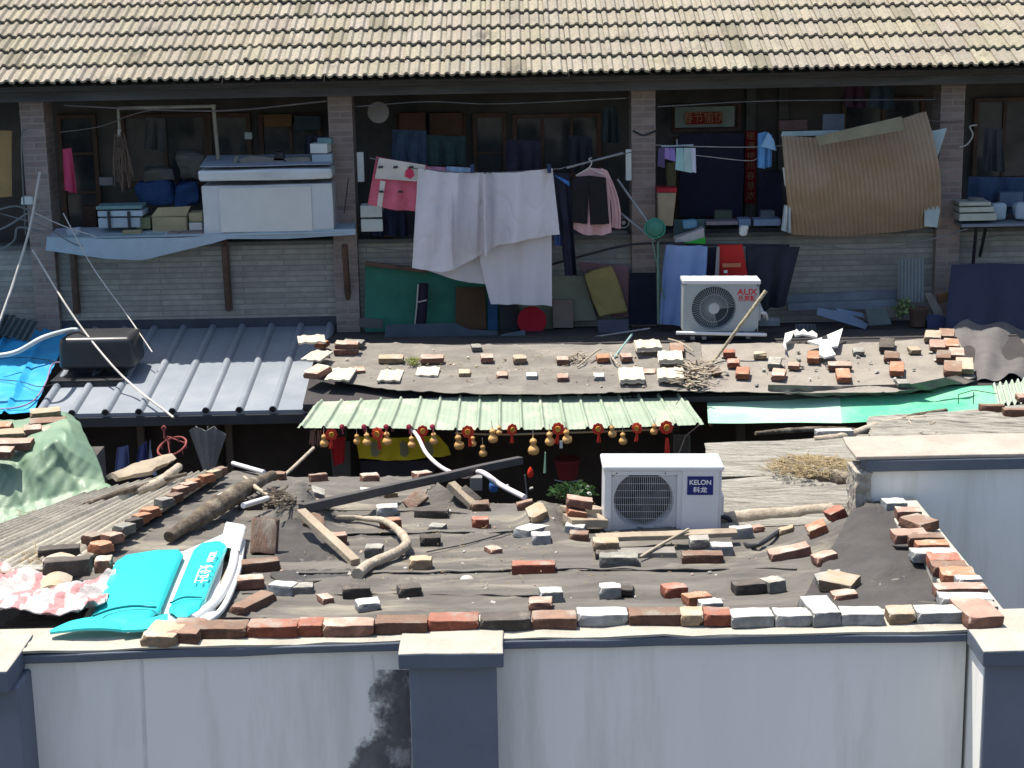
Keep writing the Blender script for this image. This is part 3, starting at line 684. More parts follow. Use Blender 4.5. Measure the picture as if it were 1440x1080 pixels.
for r in row: brick(*r[:5], r[5], H=HW, group=G1, up=.002, h=1.0, dp=1.0 if r[3] != 'E' else .85, yaw=random.uniform(-2,2) if r[3] != 'E' else -8)
brick(1143,1184,882,'E','white','white brick laid end-on and crossing the row near the right end', H=HW, group=G1, h=1.25, up=.002, dp=.95, yaw=5)
brick(1361,1413,886,'E','pink','brown ended brick at the wall corner, rounded and limed on top', H=HW, group=G1, h=1.15, up=.002, dp=1.1, yaw=8)
# return wall
G2 = 'bricks along the short return wall'
for r in [
 (1246,1277,720,'H','white','white half brick at the far end of the return wall',0,1),
 (1256,1300,745,'F','brown','long brown brick slanting along the far part of the return wall',-62,1.2),
 (1258,1307,765,'F','pink','pinkish brick jutting left across the return wall',2,1),
 (1278,1328,769,'F','brown','mossy brown brick crossing the return wall just behind a white one',0,.8),
 (1283,1343,791,'F','white','white brick crossing the middle of the return wall',0,.8),
 (1307,1352,801,'F','red','red brick on the middle of the return wall with thick mortar edge',-4,1.2),
 (1325,1372,823,'F','orange','orange red brick in the near part of the return wall',-4,1.2),
 (1346,1382,829,'H','white','small white piece beside the orange red brick of the return wall',0,.6),
 (1316,1389,842,'F','pink','weathered pink brick crossing the near part of the return wall',0,.8),
 (1322,1398,857,'F','white','white brick crossing the return wall nearest the corner',0,.9)]:
    P = onZ((r[0]+r[1])/2, r[2], ZT); o = brick(*r[:5], r[5], H=HW, yaw=r[6], dp=r[7], group=G2, h=.95)
for r in [
 (1262,1296,732,'F','pink','pink brick behind the long brown one near the far end of the return wall',0,.9),
 (1290,1336,779,'F','orange','orange brown brick between the mossy one and the white one on the return wall',2,.7),
 (1312,1362,811,'F','brown','brown brick between the two red ones on the return wall',-2,.9),
 (1356,1404,868,'F','grey','grey white brick just behind the wall corner on the return wall',3,.8)]:
    brick(*r[:5], r[5], H=HW, yaw=r[6], dp=r[7], group=G2, h=.95)
# ---- front felt roof
F1 = [
 (374,401,677,'H','brown','small brown half brick on the far edge under a leaning stick',3),
 (437,462,678,'H','brown','second half brick from the left on the far edge of the felt roof',12),
 (510,535,679,'H','pink','pinkish brown half brick at the far edge, below the yellow banner',14),
 (586,610,676,'H','pink','pale half brick at the far edge partly behind the black beam',25),
 (338,369,719,'H','dark','dark stone like brick beside the thick end of the log',14),
 (424,453,745,'H','brown','brown half brick just below the lower end of the black beam',10),
 (539,566,744,'H','orange','orange brown half brick behind the crooked branch',16),
 (582,630,730,'F','dark','long dark brick below the black beam',0),
 (591,620,769,'H','dark','dark half brick right of the bend of the crooked branch',3),
 (482,521,842,'F','dark','dark broken brick at the thick end of the crooked branch',8),
 (561,594,841,'H','dark','rounded dark brick lump in front of the crooked branch',8),
 (405,441,840,'H','grey','grey half brick touching the white block',5),
 (664,689,720,'H','brown','brown half brick at the foot of the leaning board by the tent fold',4),
 (664,688,743,'H','red','maroon half brick in front of the brown one by the tent fold',4),
 (728,752,718,'H','brown','brown half brick where the white hose ends',2),
 (748,775,733,'H','tan','tan brown broken brick on top of the dark felt ridge',10),
 (720,781,808,'F','red','full red brick with a dark ring behind it, middle of the felt roof',-3),
 (744,777,862,'H','pink','thin red fragment behind the chipped brick of the front row',-2),
 (800,827,764,'H','brown','maroon half brick at the left foot of the large air conditioner',-8),
 (959,1017,794,'F','brown','long red brown brick in front of the large air conditioner',-1),
 (935,969,841,'H','red','broken red brick with dark side, left of an orange one',6),
 (968,1004,854,'H','orange','orange red half brick just behind the front row',16),
 (1034,1100,835,'F','dark','long dark brown brick in the right half of the felt roof',6),
 (1085,1143,788,'F','pink','long weathered pink brick with grey face, right of the air conditioner',5),
 (1140,1168,755,'H','orange','orange half brick at the far right edge of the felt roof',0),
 (1150,1182,795,'H','pink','pinkish half brick with black face below the right felt hump',10),
 (1171,1195,731,'H','red','red brick stub at the foot of the broken wall end',10)]
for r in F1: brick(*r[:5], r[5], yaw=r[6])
for r in [
 (531,561,727,'H','white','bluish white block just under the black beam',8),
 (464,489,768,'H','pink','pinkish white stone with dark shadow left of the branch',10),
 (512,537,786,'H','grey','small grey white block inside the crook of the branch',-2),
 (575,607,803,'H','tan','yellowish cream block right of the branch bend',2),
 (374,412,840,'H','white','large bright white block in the left front of the felt roof',-14),
 (504,537,860,'H','white','rough white stone lying just behind the front brick row',12),
 (748,775,768,'H','white','white faced block in front of the dark felt ridge',0),
 (760,793,850,'H','white','white topped block standing on a dark one, middle front',2),
 (843,874,843,'H','white','small white block with chipped corner below the air conditioner',0),
 (792,820,755,'H','white','white block behind the maroon brick at the air conditioner',-10),
 (843,898,799,'F','grey','long grey rounded block left of the cable under the air conditioner',-1),
 (1029,1060,758,'H','white','clean white block right of the large air conditioner',-3),
 (973,1031,784,'F','white','white slab under the right side of the large air conditioner',-3),
 (984,1018,860,'H','white','flat white chip behind the front brick row, beside the orange brick',3),
 (1082,1108,834,'H','grey','small irregular grey stone at the right end of the long dark brick',15),
 (1153,1190,830,'H','grey','rounded grey stone beside the cream tile block',0)]:
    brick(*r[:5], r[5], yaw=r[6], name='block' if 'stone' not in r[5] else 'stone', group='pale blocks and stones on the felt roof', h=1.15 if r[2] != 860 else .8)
brick(717,747,757,'E','white','white rounded slab lying diagonally left of the dark felt ridge', yaw=-38, name='block', group='pale blocks and stones on the felt roof')
brick(1186,1222,832,'F','tan','cream double tile block lying diagonally at the right of the felt roof', yaw=58, name='block', dp=1.5, h=1.15, group='pale blocks and stones on the felt roof')
brick(1173,1208,851,'H','pink','pinkish block touching the front row beside the cream tile block', yaw=0, name='block', h=1, group='pale blocks and stones on the felt roof')
brick(506,534,698,'H','white','low cream lump of mortar beside the black beam', yaw=6, name='block', h=.7, group='pale blocks and stones on the felt roof')
brick(438,461,714,'H','orange','thin orange chip on the felt above the black beam', yaw=8, h=.35)
brick(796,833,716,'F','pink','pink topped brick on the timber stack left of the air conditioner', yaw=-2, up=.14, h=.9)
brick(797,824,732,'H','orange','orange brick wedged in the timber stack left of the air conditioner', yaw=5, up=.07)
# supports under the large unit
brick(834,871,776,'F','tan','beige block carrying the left foot of the large air conditioner', up=.03, yaw=-3, name='block', dp=1.3, group='pale blocks and stones on the felt roof')
brick(838,868,789,'F','dark','dark slab at the bottom of the left foot of the large air conditioner', yaw=-2, dp=1.2, h=.8)
brick(971,999,772,'H','grey','rough grey stone right under the right foot of the large air conditioner', up=.055, name='stone', group='pale blocks and stones on the felt roof')
# left heap by the shell
for r in [
 (331,394,805,'F','brown','brown brick slanting beside the white rim of the turquoise shell',14,1,0),
 (329,372,829,'F','pink','broken pinkish brick at the foot of the turquoise shell',14,1,0),
 (320,346,868,'E','brown','brown brick end under the rim of the turquoise shell',-18,1.4,0)]:
    brick(*r[:5], r[5], yaw=r[6], dp=r[7], up=r[8])
o = brick(357,389,779,'F','brown','large brown brick leaning upright against the felt fold at left', yaw=0); o.rotation_euler = (R(68), 0, R(-8)); o.scale = (.62, 1.75, 1.1); 
o = brick(632,664,712,'F','dark','dark brick leaning against the tent fold behind the beam', yaw=-40); o.rotation_euler = (R(30), R(32), R(-30))
o = brick(583,600,712,'F','brown','small brick tipped up on the left side of the tent fold', yaw=40); o.rotation_euler = (R(40), R(-30), R(30)); o.scale = (.6, .8, .8)
# diagonal row between the cement sheets and the felt
G3 = 'bricks in the diagonal row beside the cement sheets'
dg = [(112,134,766,'brown','dark brown brick'),(120,146,778,'orange','orange brown brick'),(138,160,765,'pink','pinkish brown brick'),(156,176,752,'grey','grey white brick'),
 (173,186,744,'dark','dark brown brick'),(184,197,737,'orange','chipped orange brick'),(193,214,728,'orange','bright orange brick'),(214,232,714,'grey','mossy grey brick'),(229,245,708,'brown','long brown brick'),
 (238,254,698,'pink','pink brick'),(250,265,692,'pink','dusty pink brick'),(257,272,687,'orange','orange pink brick'),(277,290,680,'orange','small orange brick'),(287,299,674,'tan','cream brick'),(296,308,670,'brown','brown brick')]
ordn = ['first','second','third','fourth','fifth','sixth','seventh','eighth','ninth','tenth','eleventh','twelfth','thirteenth','fourteenth','fifteenth']
for i, (a, b, y, k, w) in enumerate(dg): brick(a, b, y, 'H', k, f'{w}, {ordn[i]} from the near end of the diagonal row by the cement roof', yaw=-30, group=G3, up=.07, h=.95, dp=1.0)
# ---- upper brown felt roof
def H2b(x, y): return H2(x, y) + .035
G4 = 'bricks and tiles on the upper brown felt roof'
for r in [
 (469,503,499,'F','brown','lower brick of the pair stacked at the left end of the upper felt',-8,0,1),
 (470,504,491,'F','pink','upper pink brick of the pair stacked at the left end of the upper felt',-10,.056,1),
 (480,510,489,'F','grey','shaded grey brick behind the stacked pair at the upper left',-16,0,1),
 (532,567,511,'F','tan','long tan brick at the shadow line, left of the grass tuft',0,0,1),
 (591,624,511,'F','pink','long pinkish brick at the shadow line, right of the grass tuft',0,0,1),
 (676,694,510,'H','pink','small pink brick at the shadow line above two small ones',0,0,1),
 (722,741,511,'H','tan','cream half brick with a twig on it at the shadow line',2,0,1),
 (783,800,513,'H','pink','pinkish half brick beside a white lump at the shadow line',2,0,1),
 (840,858,510,'H','orange','bright orange half brick at the shadow line',3,0,1),
 (874,890,509,'H','pink','orange pink half brick left of the large white tile',5,0,1),
 (645,661,532,'H','tan','cream topped half brick, leftmost of the lower row on the upper felt',0,0,1),
 (698,714,535,'H','pink','second half brick of the lower row on the upper felt, pinkish',0,0,1),
 (740,756,536,'H','white','lilac white half brick in the lower row on the upper felt',-2,0,1),
 (784,800,538,'H','pink','pink brown half brick in the lower row, right of the lilac white one',2,0,1),
 (835,850,537,'H','white','bright white half brick in the lower row on the upper felt',-2,0,1),
 (942,962,501,'E','brown','brown brick lying end-on below the small air conditioner',-6,0,1),
 (975,993,543,'H','dark','grey brown half brick beside the twig heap',8,0,1),
 (1017,1034,503,'H','red','red half brick highest of the three below the small air conditioner',-4,0,1),
 (1023,1040,517,'H','red','red half brick in the middle of the three below the small air conditioner',-10,0,1),
 (1034,1053,533,'E','orange','orange red brick lowest of the three below the small air conditioner',-12,0,.8),
 (1079,1097,519,'E','grey','grey brown brick farther up of the pair right of the small air conditioner',-14,0,.8),
 (1084,1103,535,'E','pink','brown pink brick nearer of the pair right of the small air conditioner',-14,0,.8),
 (1135,1152,511,'E','orange','orange rounded brick left of the broken white panel',-10,0,.9),
 (1165,1198,521,'F','pink','long pinkish brick under the broken white panel',-5,0,1),
 (1177,1197,538,'E','orange','orange pink brick below the broken white panel',-6,0,1),
 (1236,1257,495,'E','dark','greyish topmost brick in the line of three at right',-14,0,1.1),
 (1243,1264,510,'E','brown','brown middle brick in the line of three at right',-14,0,.8),
 (1251,1271,529,'E','orange','bright orange lowest brick in the line of three at right',-10,0,1.1),
 (1300,1323,481,'E','tan','cream brick at the top left of the double line by the grey cover',-14,0,.9),
 (1319,1341,479,'E','brown','brown brick at the top right of the double line by the grey cover',-14,0,.9),
 (1307,1329,495,'E','pink','peach brick second down on the left of the double line',-14,0,.9),
 (1327,1348,493,'E','orange','orange brick second down on the right of the double line',-14,0,.9),
 (1317,1337,510,'E','brown','brown brick third down on the left of the double line',-14,0,.9),
 (1335,1356,506,'E','pink','dusty pink brick third down on the right of the double line',-14,0,.9),
 (1327,1352,529,'E','brown','grey brown brick at the lower left end of the double line',-14,0,1.2),
 (1345,1369,526,'E','tan','cream green brick at the lower right end of the double line',-14,0,1.3)]:
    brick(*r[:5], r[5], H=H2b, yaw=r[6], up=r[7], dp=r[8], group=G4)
# spare roof tiles on the upper felt
def spare_tile(cx, cy, w, d, yaw, label, H=H2b, up=0, two=0, th=.02, tilt=0, roll=0):
    P = onH(cx, cy, H); W_ = w*mpp(P); mb = MB(); n = 16
    vs = []
    for e in (0, 1):
        for i in range(n+1):
            u = i/n; h = .010*max(0, math.cos(2*math.pi*(u*2-.5)))
            for lo in (0, 1): vs.append(((u-.5)*W_, e*d, h + (th if not lo else 0)))
    n2 = 2*(n+1); fs = []
    for i in range(n):
        a = 2*i; fs += [(a, a+2, n2+a+2, n2+a), (a+1, n2+a+1, n2+a+3, a+3), (a, a+1, a+3, a+2), (n2+a, n2+a+2, n2+a+3, n2+a+1)]
    fs += [(0, n2, n2+1, 1), (2*n, 2*n+1, n2+2*n+1, n2+2*n)]
    mb.add(vs, fs)
    if two: mb.add([(x+.004, y+.006, z+th+.004) for x, y, z in vs], fs)
    me = wob(mb.mesh('roof_tile', smooth=50), .003, 20, cx)
    o = obj('roof_tile', me, BK['tile'], None, label, 'roof tile', 'spare roof tiles laid as weights'); o.location = P + Vector((0, 0, up)); o.rotation_euler = (math.atan(.16)+R(tilt), R(roll), R(yaw)); return o
spare_tile(474,541,36,.30,-10,'cream grooved roof tile with wavy edge at the left end of the upper felt', up=.03)
spare_tile(546,539,33,.27,-6,'cream ribbed roof tile below the long tan brick', up=.01)
spare_tile(600,532,32,.22,-4,'cream ribbed roof tile below the long pinkish brick', up=.01)
spare_tile(889,543,35,.31,0,'bright cream double tile with a broken dark edge below the white tile', up=.02, two=1)
spare_tile(913,502,36,.22,4,'large white tile at the shadow line left of the small air conditioner', up=.05, two=1)
spare_tile(943,522,34,.24,-2,'upper cream tile of the pair left of the twig heap', up=.07, two=1)
spare_tile(943,542,36,.26,-3,'lower cream tile of the pair left of the twig heap', up=.03, two=1)
spare_tile(440,506,38,.20,10,'smooth white tile on the pile at the corner of the slate blue roof', up=.16)
spare_tile(437,520,32,.26,-24,'ribbed cream tile sliding off the pile at the corner of the slate blue roof', up=.08)
brick(424,450,533,'E','pink','pinkish brick under the tiles at the corner of the slate blue roof', H=H2b, yaw=-30, up=.03, group=G4, h=1.2)
brick(441,458,490,'H','orange','pink brick behind the white tile at the slate blue roof corner', H=H2b, yaw=-25, up=.03, group=G4)

# ---- extra rubble and scraps
rndx = random.Random(21)
def chips(n, box, H, label, kinds, size=(.015,.045)):
    mb = {k: MB() for k in kinds}
    for i in range(n):
        x = rndx.uniform(box[0], box[2]); y = rndx.uniform(box[1], box[3]); p = onH(x, y, H); s_ = rndx.uniform(*size); k = rndx.choice(kinds)
        M = Matrix.Translation(p) @ Euler((rndx.uniform(-.5,.5), rndx.uniform(-.5,.5), rndx.uniform(0,6))).to_matrix().to_4x4()
        mb[k].hexa([M @ Vector(q) for q in ((-s_,-s_*.6,-.003),(s_*.8,-s_*.7,-.003),(s_,s_*.5,-.003),(-s_*.7,s_*.7,-.003),(-s_*.7,-s_*.4,s_*.5),(s_*.6,-s_*.5,s_*.6),(s_*.7,s_*.3,s_*.45),(-s_*.5,s_*.5,s_*.55))])
    for k in kinds: obj('rubble_chips', mb[k].mesh('rubble_chips', bevel=.002), BK[k], None, label % k, 'rubble', None, 'stuff')
chips(90, (380,680,1150,850), H1, 'tiny %s rubble chips scattered over the front felt roof', ('grey','pink','white'), (.006,.018))
chips(60, (470,492,970,545), lambda x, y: H2(x, y)+.03, 'tiny %s rubble chips scattered over the upper felt roof', ('tan','tile'), (.008,.022))
chips(50, (1000,495,1320,545), lambda x, y: H2(x, y)+.03, 'small %s rubble scraps on the right half of the upper felt', ('grey','white'), (.01,.03))
chips(40, (1215,706,1250,850), H1, 'crumbled %s mortar bits beside the return wall', ('grey','white'), (.008,.02))
for r in [
 (436,456,700,'H','grey','small grey stone between the log and the black beam',10),(600,622,748,'H','grey','little grey stone right of the orange brown half brick',-12),
 (540,560,700,'H','tan','thin cream fragment below the far edge bricks',14),(690,708,780,'H','pink','small pink brick bit left of the dark felt ridge foot',20),
 (868,890,838,'H','dark','dark brick crumb beside the small chipped white block',-10),(1060,1078,748,'H','pink','small pink bit on the pale edge beyond the clean white block',10),
 (1096,1118,752,'H','tan','cream bit on the far felt edge left of the orange half brick',-6),(455,470,850,'H','pink','tiny pink brick bit in front of the dark broken brick',22)]:
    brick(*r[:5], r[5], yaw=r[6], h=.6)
for r in [
 (1060,1078,505,'H','tan','cream brick end near the grey plank at the shadow line',-8),(1108,1124,520,'H','pink','small pinkish brick left of the orange rounded brick',-14),
 (1200,1216,500,'H','grey','grey brick bit right of the broken white panel',-6),(1280,1296,498,'H','tan','lone cream half brick left of the double line by the grey cover',8),
 (1262,1280,545,'H','grey','grey brick bit near the lower edge below the line of three',4),(1003,1016,528,'H','brown','brown brick bit right of the twig heap',12),
 (664,678,494,'H','grey','grey stone at the shadow line above the small pink brick',10),(905,922,530,'H','pink','pinkish brick end between the two cream tile stacks',-5),
 (500,514,527,'H','pink','small pink brick bit between the first two grooved tiles',15)]:
    brick(*r[:5], r[5], H=H2b, yaw=r[6], group=G4, h=.8)
# ================================================================ AIR CONDITIONERS
M_white = mat('white_enamel', (.66,.67,.68), (.60,.61,.62), 2, .35, .03, 10, spec=.45, col3=(.52,.50,.45), scale3=2.5, mix3=(.62,.85))
M_grey = mat('grey_enamel', (.36,.40,.40), (.33,.365,.365), 2, .4, .03, 10, spec=.4)
M_dark = mat('fan_dark', (.035,.037,.042), (.02,.02,.024), 4, .5)
M_wire = mat('wire_white', (.55,.56,.57), (.45,.46,.47), 10, .4)
M_blue = mat('badge_blue', (.008,.02,.16), (.008,.018,.13), 3, .35)
M_red = mat('print_red', (.55,.03,.04), (.5,.03,.04), 4, .5)
M_ink = mat('print_white', (.75,.75,.75), (.7,.7,.7), 4, .5)
M_metalg = mat('galvanised', (.30,.31,.31), (.2,.2,.2), 8, .5, metal=.5)
def unit(px0, px1, yt, yb, Y, label, wide):
    a = onY(px0, yb, Y); b = onY(px1, yb, Y); Wd = (b-a).length; Ht = onY(px0, yt, Y).z - a.z; yawm = Matrix.Rotation(math.atan2(b.z-a.z, b.x-a.x)*-1, 4, 'Y')
    T = thing('air_conditioner', label, 'air conditioner', tuple(a), 'outdoor air conditioner units'); M = Matrix.Translation(a) @ yawm
    def part(name, mb, m, parent=T, **k):
        me = mb.mesh(name, **k) if isinstance(mb, MB) else mb
        me.transform(M); o = bpy.data.objects.new(name, me); COL.objects.link(o); me.materials.append(m); o.parent = parent
        
        if parent is T: o.matrix_parent_inverse = Matrix.Translation(-Vector(a))
        return o
    return T, part, Wd, Ht, a
# --- large white unit
T, part, Wd, Ht, a0 = unit(849, 1013, 655, 757, 10.0, 'large white air conditioner unit with blue nameplate standing on blocks on the front felt roof', True)
D = .27; sx = Wd/165; sz = Ht/102
cxf, czf, rf = 55.5*sx, Ht*.515, 42.3*sx
def ringface(mb, x0, x1, z0, z1, cx, cz, r, y, n=48):   # flat panel with a round hole
    vs = []; 
    for k in range(n):
        t = 2*math.pi*k/n; dx, dz = math.cos(t), math.sin(t)
        s = min((x1-cx)/dx if dx > 1e-6 else 9, (x0-cx)/dx if dx < -1e-6 else 9, (z1-cz)/dz if dz > 1e-6 else 9, (z0-cz)/dz if dz < -1e-6 else 9)
        vs += [(cx+dx*r, y, cz+dz*r), (cx+dx*s, y, cz+dz*s), (cx+dx*(r-.006), y+.02, cz+dz*(r-.006)), (cx+dx*(r-.01), y+.11, cz+dz*(r-.01))]
    fs = []
    for k in range(n):
        p, q = 4*k, 4*((k+1) % n); fs += [(p, p+1, q+1, q), (p, q, q+2, p+2), (p+2, q+2, q+3, p+3)]
    mb.add(vs, fs)
x1p = 102*sx
mb = MB(); mb.box((0,.004,0), (.012, D, Ht-.03)); mb.box((Wd-.012,.004,0), (Wd, D, Ht-.03)); mb.box((.0125,D-.01,0), (Wd-.0125, D, Ht-.03)); mb.box((.0125,.02,0),(Wd-.0125,D-.0105,.012))
mb.box((x1p,.0,.002),(Wd-.001,.02,Ht-.032)); mb.box((0.001,.0,.002),(10*sx,.02,Ht-.032)); mb.box((10*sx+.0005,.0,Ht-.058),(x1p-.0005,.02,Ht-.032)); mb.box((10*sx+.0005,0,.002),(x1p-.0005,.02,7*sz))
body = part('body', mb, M_white, bevel=.0025)
mb = MB(); ringface(mb, 10*sx, x1p, 7*sz, Ht-.057, cxf, czf, rf, .012); part('fan_surround', mb, M_white, smooth=40)
mb = MB(); mb.lathe([(.0,.0),(rf-.004,.0),(rf-.004,.004),(0,.004)], (cxf, .125, czf), 40, 'Y'); fanb = part('coil', mb, M_dark)
mb = MB()
for k in range(5):
    an = 2*math.pi*k/5; pts = []
    for s in range(7):
        r = .03 + s*(rf-.05)/6; 
        for e in (-1, 1): pts.append((cxf + r*math.cos(an+e*(.34+.05*s/6)), .07 + e*.02, czf + r*math.sin(an+e*(.34+.05*s/6))))
    mb.add(pts, [(2*s, 2*s+1, 2*s+3, 2*s+2) for s in range(6)])
mb.lathe([(.0,-.02),(.04,-.02),(.045,.01),(0,.01)], (cxf, .06, czf), 20, 'Y'); part('fan', mb, mat('fan_blade', (.05,.052,.058), (.035,.036,.04), 4, .5), smooth=30)
mb = MB(); gx0, gx1, gz0, gz1 = 12*sx, 100*sx, 9*sz, Ht-.064
nb = 32
for i in range(nb):
    x = gx0 + (gx1-gx0)*(i+.5)/nb; mb.box((x-.0009, -.012, gz0), (x+.0009, -.0098, gz1))
for j in range(9):
    z = gz0 + (gz1-gz0)*j/8; mb.box((gx0, -.0093, z-.0009), (gx1, -.007, z+.0009))
part('fan_grille', mb, M_wire)
mb = MB(); mb.box((-.012,-.014,Ht-.03), (Wd+.010, D+.01, Ht)); part('top_cover', mb, M_white, bevel=.010, seg=3)
mb = MB(); mb.box((109*sx,-.010,6*sz), (161*sx,-.0005,Ht-5*sz)); sp_ = part('service_panel', mb, M_white, bevel=.006, seg=2)
bx0, bx1, bz0, bz1 = 117.5*sx+.0, 153*sx, Ht - 44*sz - .004, Ht - 17*sz
bx0 = 119*sx + .035*0 ; bx0 = (965-849)*sx; bx1 = (1001-849)*sx; bz1 = Ht-(669-655)*sz; bz0 = Ht-(695-655)*sz
bx0 = bx0 + .03
mb = MB(); mb.box((bx0-.03,-.0125,bz0), (bx1+.002,-.0101,bz1)); bd = part('nameplate', mb, M_blue)
def letters(s, size, x, z, y, m, parent, sxx=1, bold=.0):
    me = text_mesh(s, size, bold=bold); me.transform(Matrix.Translation((x, y, z)) @ Matrix.Rotation(R(90), 4, 'X') @ Matrix.Diagonal((sxx,1,1,1))); return part('lettering', me, m, parent)
cxn = (bx0-.03+bx1+.002)/2
letters('KELON', .040, cxn, (bz0*.33+bz1*.67), -.0135, M_ink, bd, 1.0, .0008); letters('科龙', .036, cxn, (bz0*.74+bz1*.26), -.0135, M_ink, bd, 1.15, .0006)
mb = MB()
for x, z in ((17*sx, Ht-.045), (85*sx, Ht-.045), (157*sx, Ht-.045)): mb.lathe([(0,0),(.004,0),(.004,.002),(0,.002)], (x, -.001, z), 10, 'Y'); part('screw', mb, M_dark); mb = MB()
for x in (24*sx, 140*sx):
    mb = MB(); mb.box((x-.04, .0, -.028), (x+.04, D, -.001)); part('foot', mb, M_dark, bevel=.003)
mb = MB(); mb.box((Wd+.001,.05,Ht*.28), (Wd+.022,.20,Ht*.55)); part('valve_cover', mb, M_white, bevel=.006)
# timber and cable under the large unit
def plank(name, pts, w, h, H, label, m, cat='plank', lift0=0, lift1=0, group=None, edge=.004):
    P = onH(*pts[0], H) + Vector((0,0,lift0)); Q = onH(*pts[1], H) + Vector((0,0,lift1)); t = (Q-P).normalized(); s = t.cross(Vector((0,0,1))).normalized()*w/2; u = s.cross(t).normalized()*h
    if u.z < 0: u = -u
    mb = MB(); mb.hexa([P-s, P+s, Q+s, Q-s, P-s+u, P+s+u, Q+s+u, Q-s+u] ); me = subdiv(mb.mesh(name, bevel=edge), 3); wob(me, .004, 8, pts[0][0])
    return single(name, me, m, label, cat, group)
M_plank = mat('weathered_plank', (.36,.30,.22), (.25,.205,.15), 6, .9, .5, 30, stretch=(1,.4,1), col3=(.15,.12,.09), scale3=6, mix3=(.6,.75))
M_plankg = mat('grey_plank', (.25,.23,.20), (.16,.15,.135), 6, .9, .5, 30)
M_bluegrey = mat('bluegrey_board', (.20,.235,.27), (.14,.165,.195), 4, .8, .3, 20)
plank('plank', ((838,772),(1036,764)), .09, .028, H1, 'long pale plank under the feet of the large air conditioner', M_plank, lift0=.05, lift1=.05)
plank('plank', ((864,784),(950,782)), .10, .04, H1, 'dark timber in the shade below the large air conditioner', M_plankg)
mb = MB(); mb.tube(bez([onH(900,791,H1)+Vector((0,0,.03)), onH(930,780,H1)+Vector((0,0,.06)), onH(968,768,H1)+Vector((0,0,.10))], 16), .008, 8)
single('cable', mb, mat('beige_cable', (.38,.33,.24), (.3,.26,.19), 6, .6), 'beige cable running down to the felt below the large air conditioner', 'cable', smooth=60)
for x0, x1, y, hz, lb in ((797,848,728,.035,'upper plank'),(797,848,745,.05,'lower plank')):
    plank('plank', ((x0,y),(x1,y)), .14, hz, H1, f'{lb} of the timber stack left of the large air conditioner', M_plank, lift0=.03, lift1=.03)

# pipes of the large unit
mb = MB(); b_ = onY(1013, 735, 10.0); e_ = onH(1060, 775, H1); mb.tube(bez([b_ + Vector((.02,.12,.0)), b_ + Vector((.07,.12,-.02)), b_ + Vector((.09,.08,-.12)), e_ + Vector((0,0,.03)), e_ + Vector((.18,.25,.03))], 24), .014, 8); single('pipe', mb, M_dark, 'black lagged pipe leaving the right side of the large air conditioner', 'pipe', smooth=60)
mb = MB(); b_ = onY(1013, 742, 10.0); mb.tube(bez([b_ + Vector((.02,.16,.0)), b_ + Vector((.05,.16,-.04)), b_ + Vector((.06,.2,-.14)), b_ + Vector((.02,.4,-.13))], 16), .009, 8); single('pipe', mb, M_white, 'thin white drain pipe behind the right foot of the large air conditioner', 'pipe', smooth=60)
# --- small grey unit
T, part, Wd, Ht, a0 = unit(960, 1066, 397, 466, 17.8, 'small grey air conditioner unit with red lettering on a stand before the brick house', False)
D = .28; cxf, czf, rf = 43*Wd/106, Ht*.47, 31.5*Wd/106
mb = MB(); mb.box((0,.006,0), (.012, D, Ht-.02)); mb.box((Wd-.012,.006,0), (Wd, D, Ht-.02)); mb.box((.0125,D-.01,0), (Wd-.0125, D, Ht-.02)); part('body', mb, M_grey, bevel=.003)
mb = MB(); ringface(mb, 0, Wd, 0, Ht-.021, cxf, czf, rf, .0); part('front_panel', mb, M_grey, smooth=40)
mb = MB(); mb.box((-.012,-.012,Ht-.02), (Wd+.012, D+.01, Ht+.022)); part('top_cover', mb, M_white, bevel=.009, seg=3)
mb = MB(); mb.lathe([(.0,.0),(rf-.004,.0),(rf-.004,.004),(0,.004)], (cxf, .10, czf), 40, 'Y'); part('fan', mb, mat('fan_slate', (.055,.075,.095), (.035,.05,.065), 4, .5))
mb = MB()
for k in range(44):
    an = 2*math.pi*k/56; r0, r1 = .052, rf-.002; c_, s_ = math.cos(an), math.sin(an)
    mb.tube([(cxf+c_*r0, -.004, czf+s_*r0), (cxf+math.cos(an+.10)*r1, .002, czf+math.sin(an+.10)*r1)], .0017, 4)
for rr in (.62, .99):
    mb.tube([(cxf+math.cos(2*math.pi*k/40)*rf*rr, -.002, czf+math.sin(2*math.pi*k/40)*rf*rr) for k in range(41)], .0018, 4)
mb.lathe([(.0,-.003),(.054,-.003),(.056,.004),(0,.004)], (cxf, -.006, czf), 28, 'Y'); part('fan_grille', mb, mat('grille_grey', (.42,.46,.47), (.38,.42,.42), 4, .4))
letters('AUX', .088, 89*Wd/106, Ht*.80, -.0015, M_red, T, 1.1, .002); letters('奥克斯', .060, 89*Wd/106, Ht*.665, -.0015, M_red, T, 1.0, .002)
mb = MB(); mb.box((Wd+.001,.05,Ht*.2), (Wd+.03,.2,Ht*.5)); part('valve_cover', mb, M_grey, bevel=.006)
for x in (.12, Wd-.12):
    mb = MB(); mb.box((x-.03, -.01, -.022), (x+.03, D, -.001)); part('foot', mb, M_metalg, bevel=.003)
mb = MB(); b_ = onY(1067, 440, 17.9); mb.tube(bez([b_, b_ + Vector((.07,.02,-.01)), b_ + Vector((.10,.2,-.10)), b_ + Vector((.05,.9,.1))], 18), .016, 8); single('pipe', mb, M_white, 'white taped pipe from the small grey air conditioner to the wall', 'pipe', smooth=60)
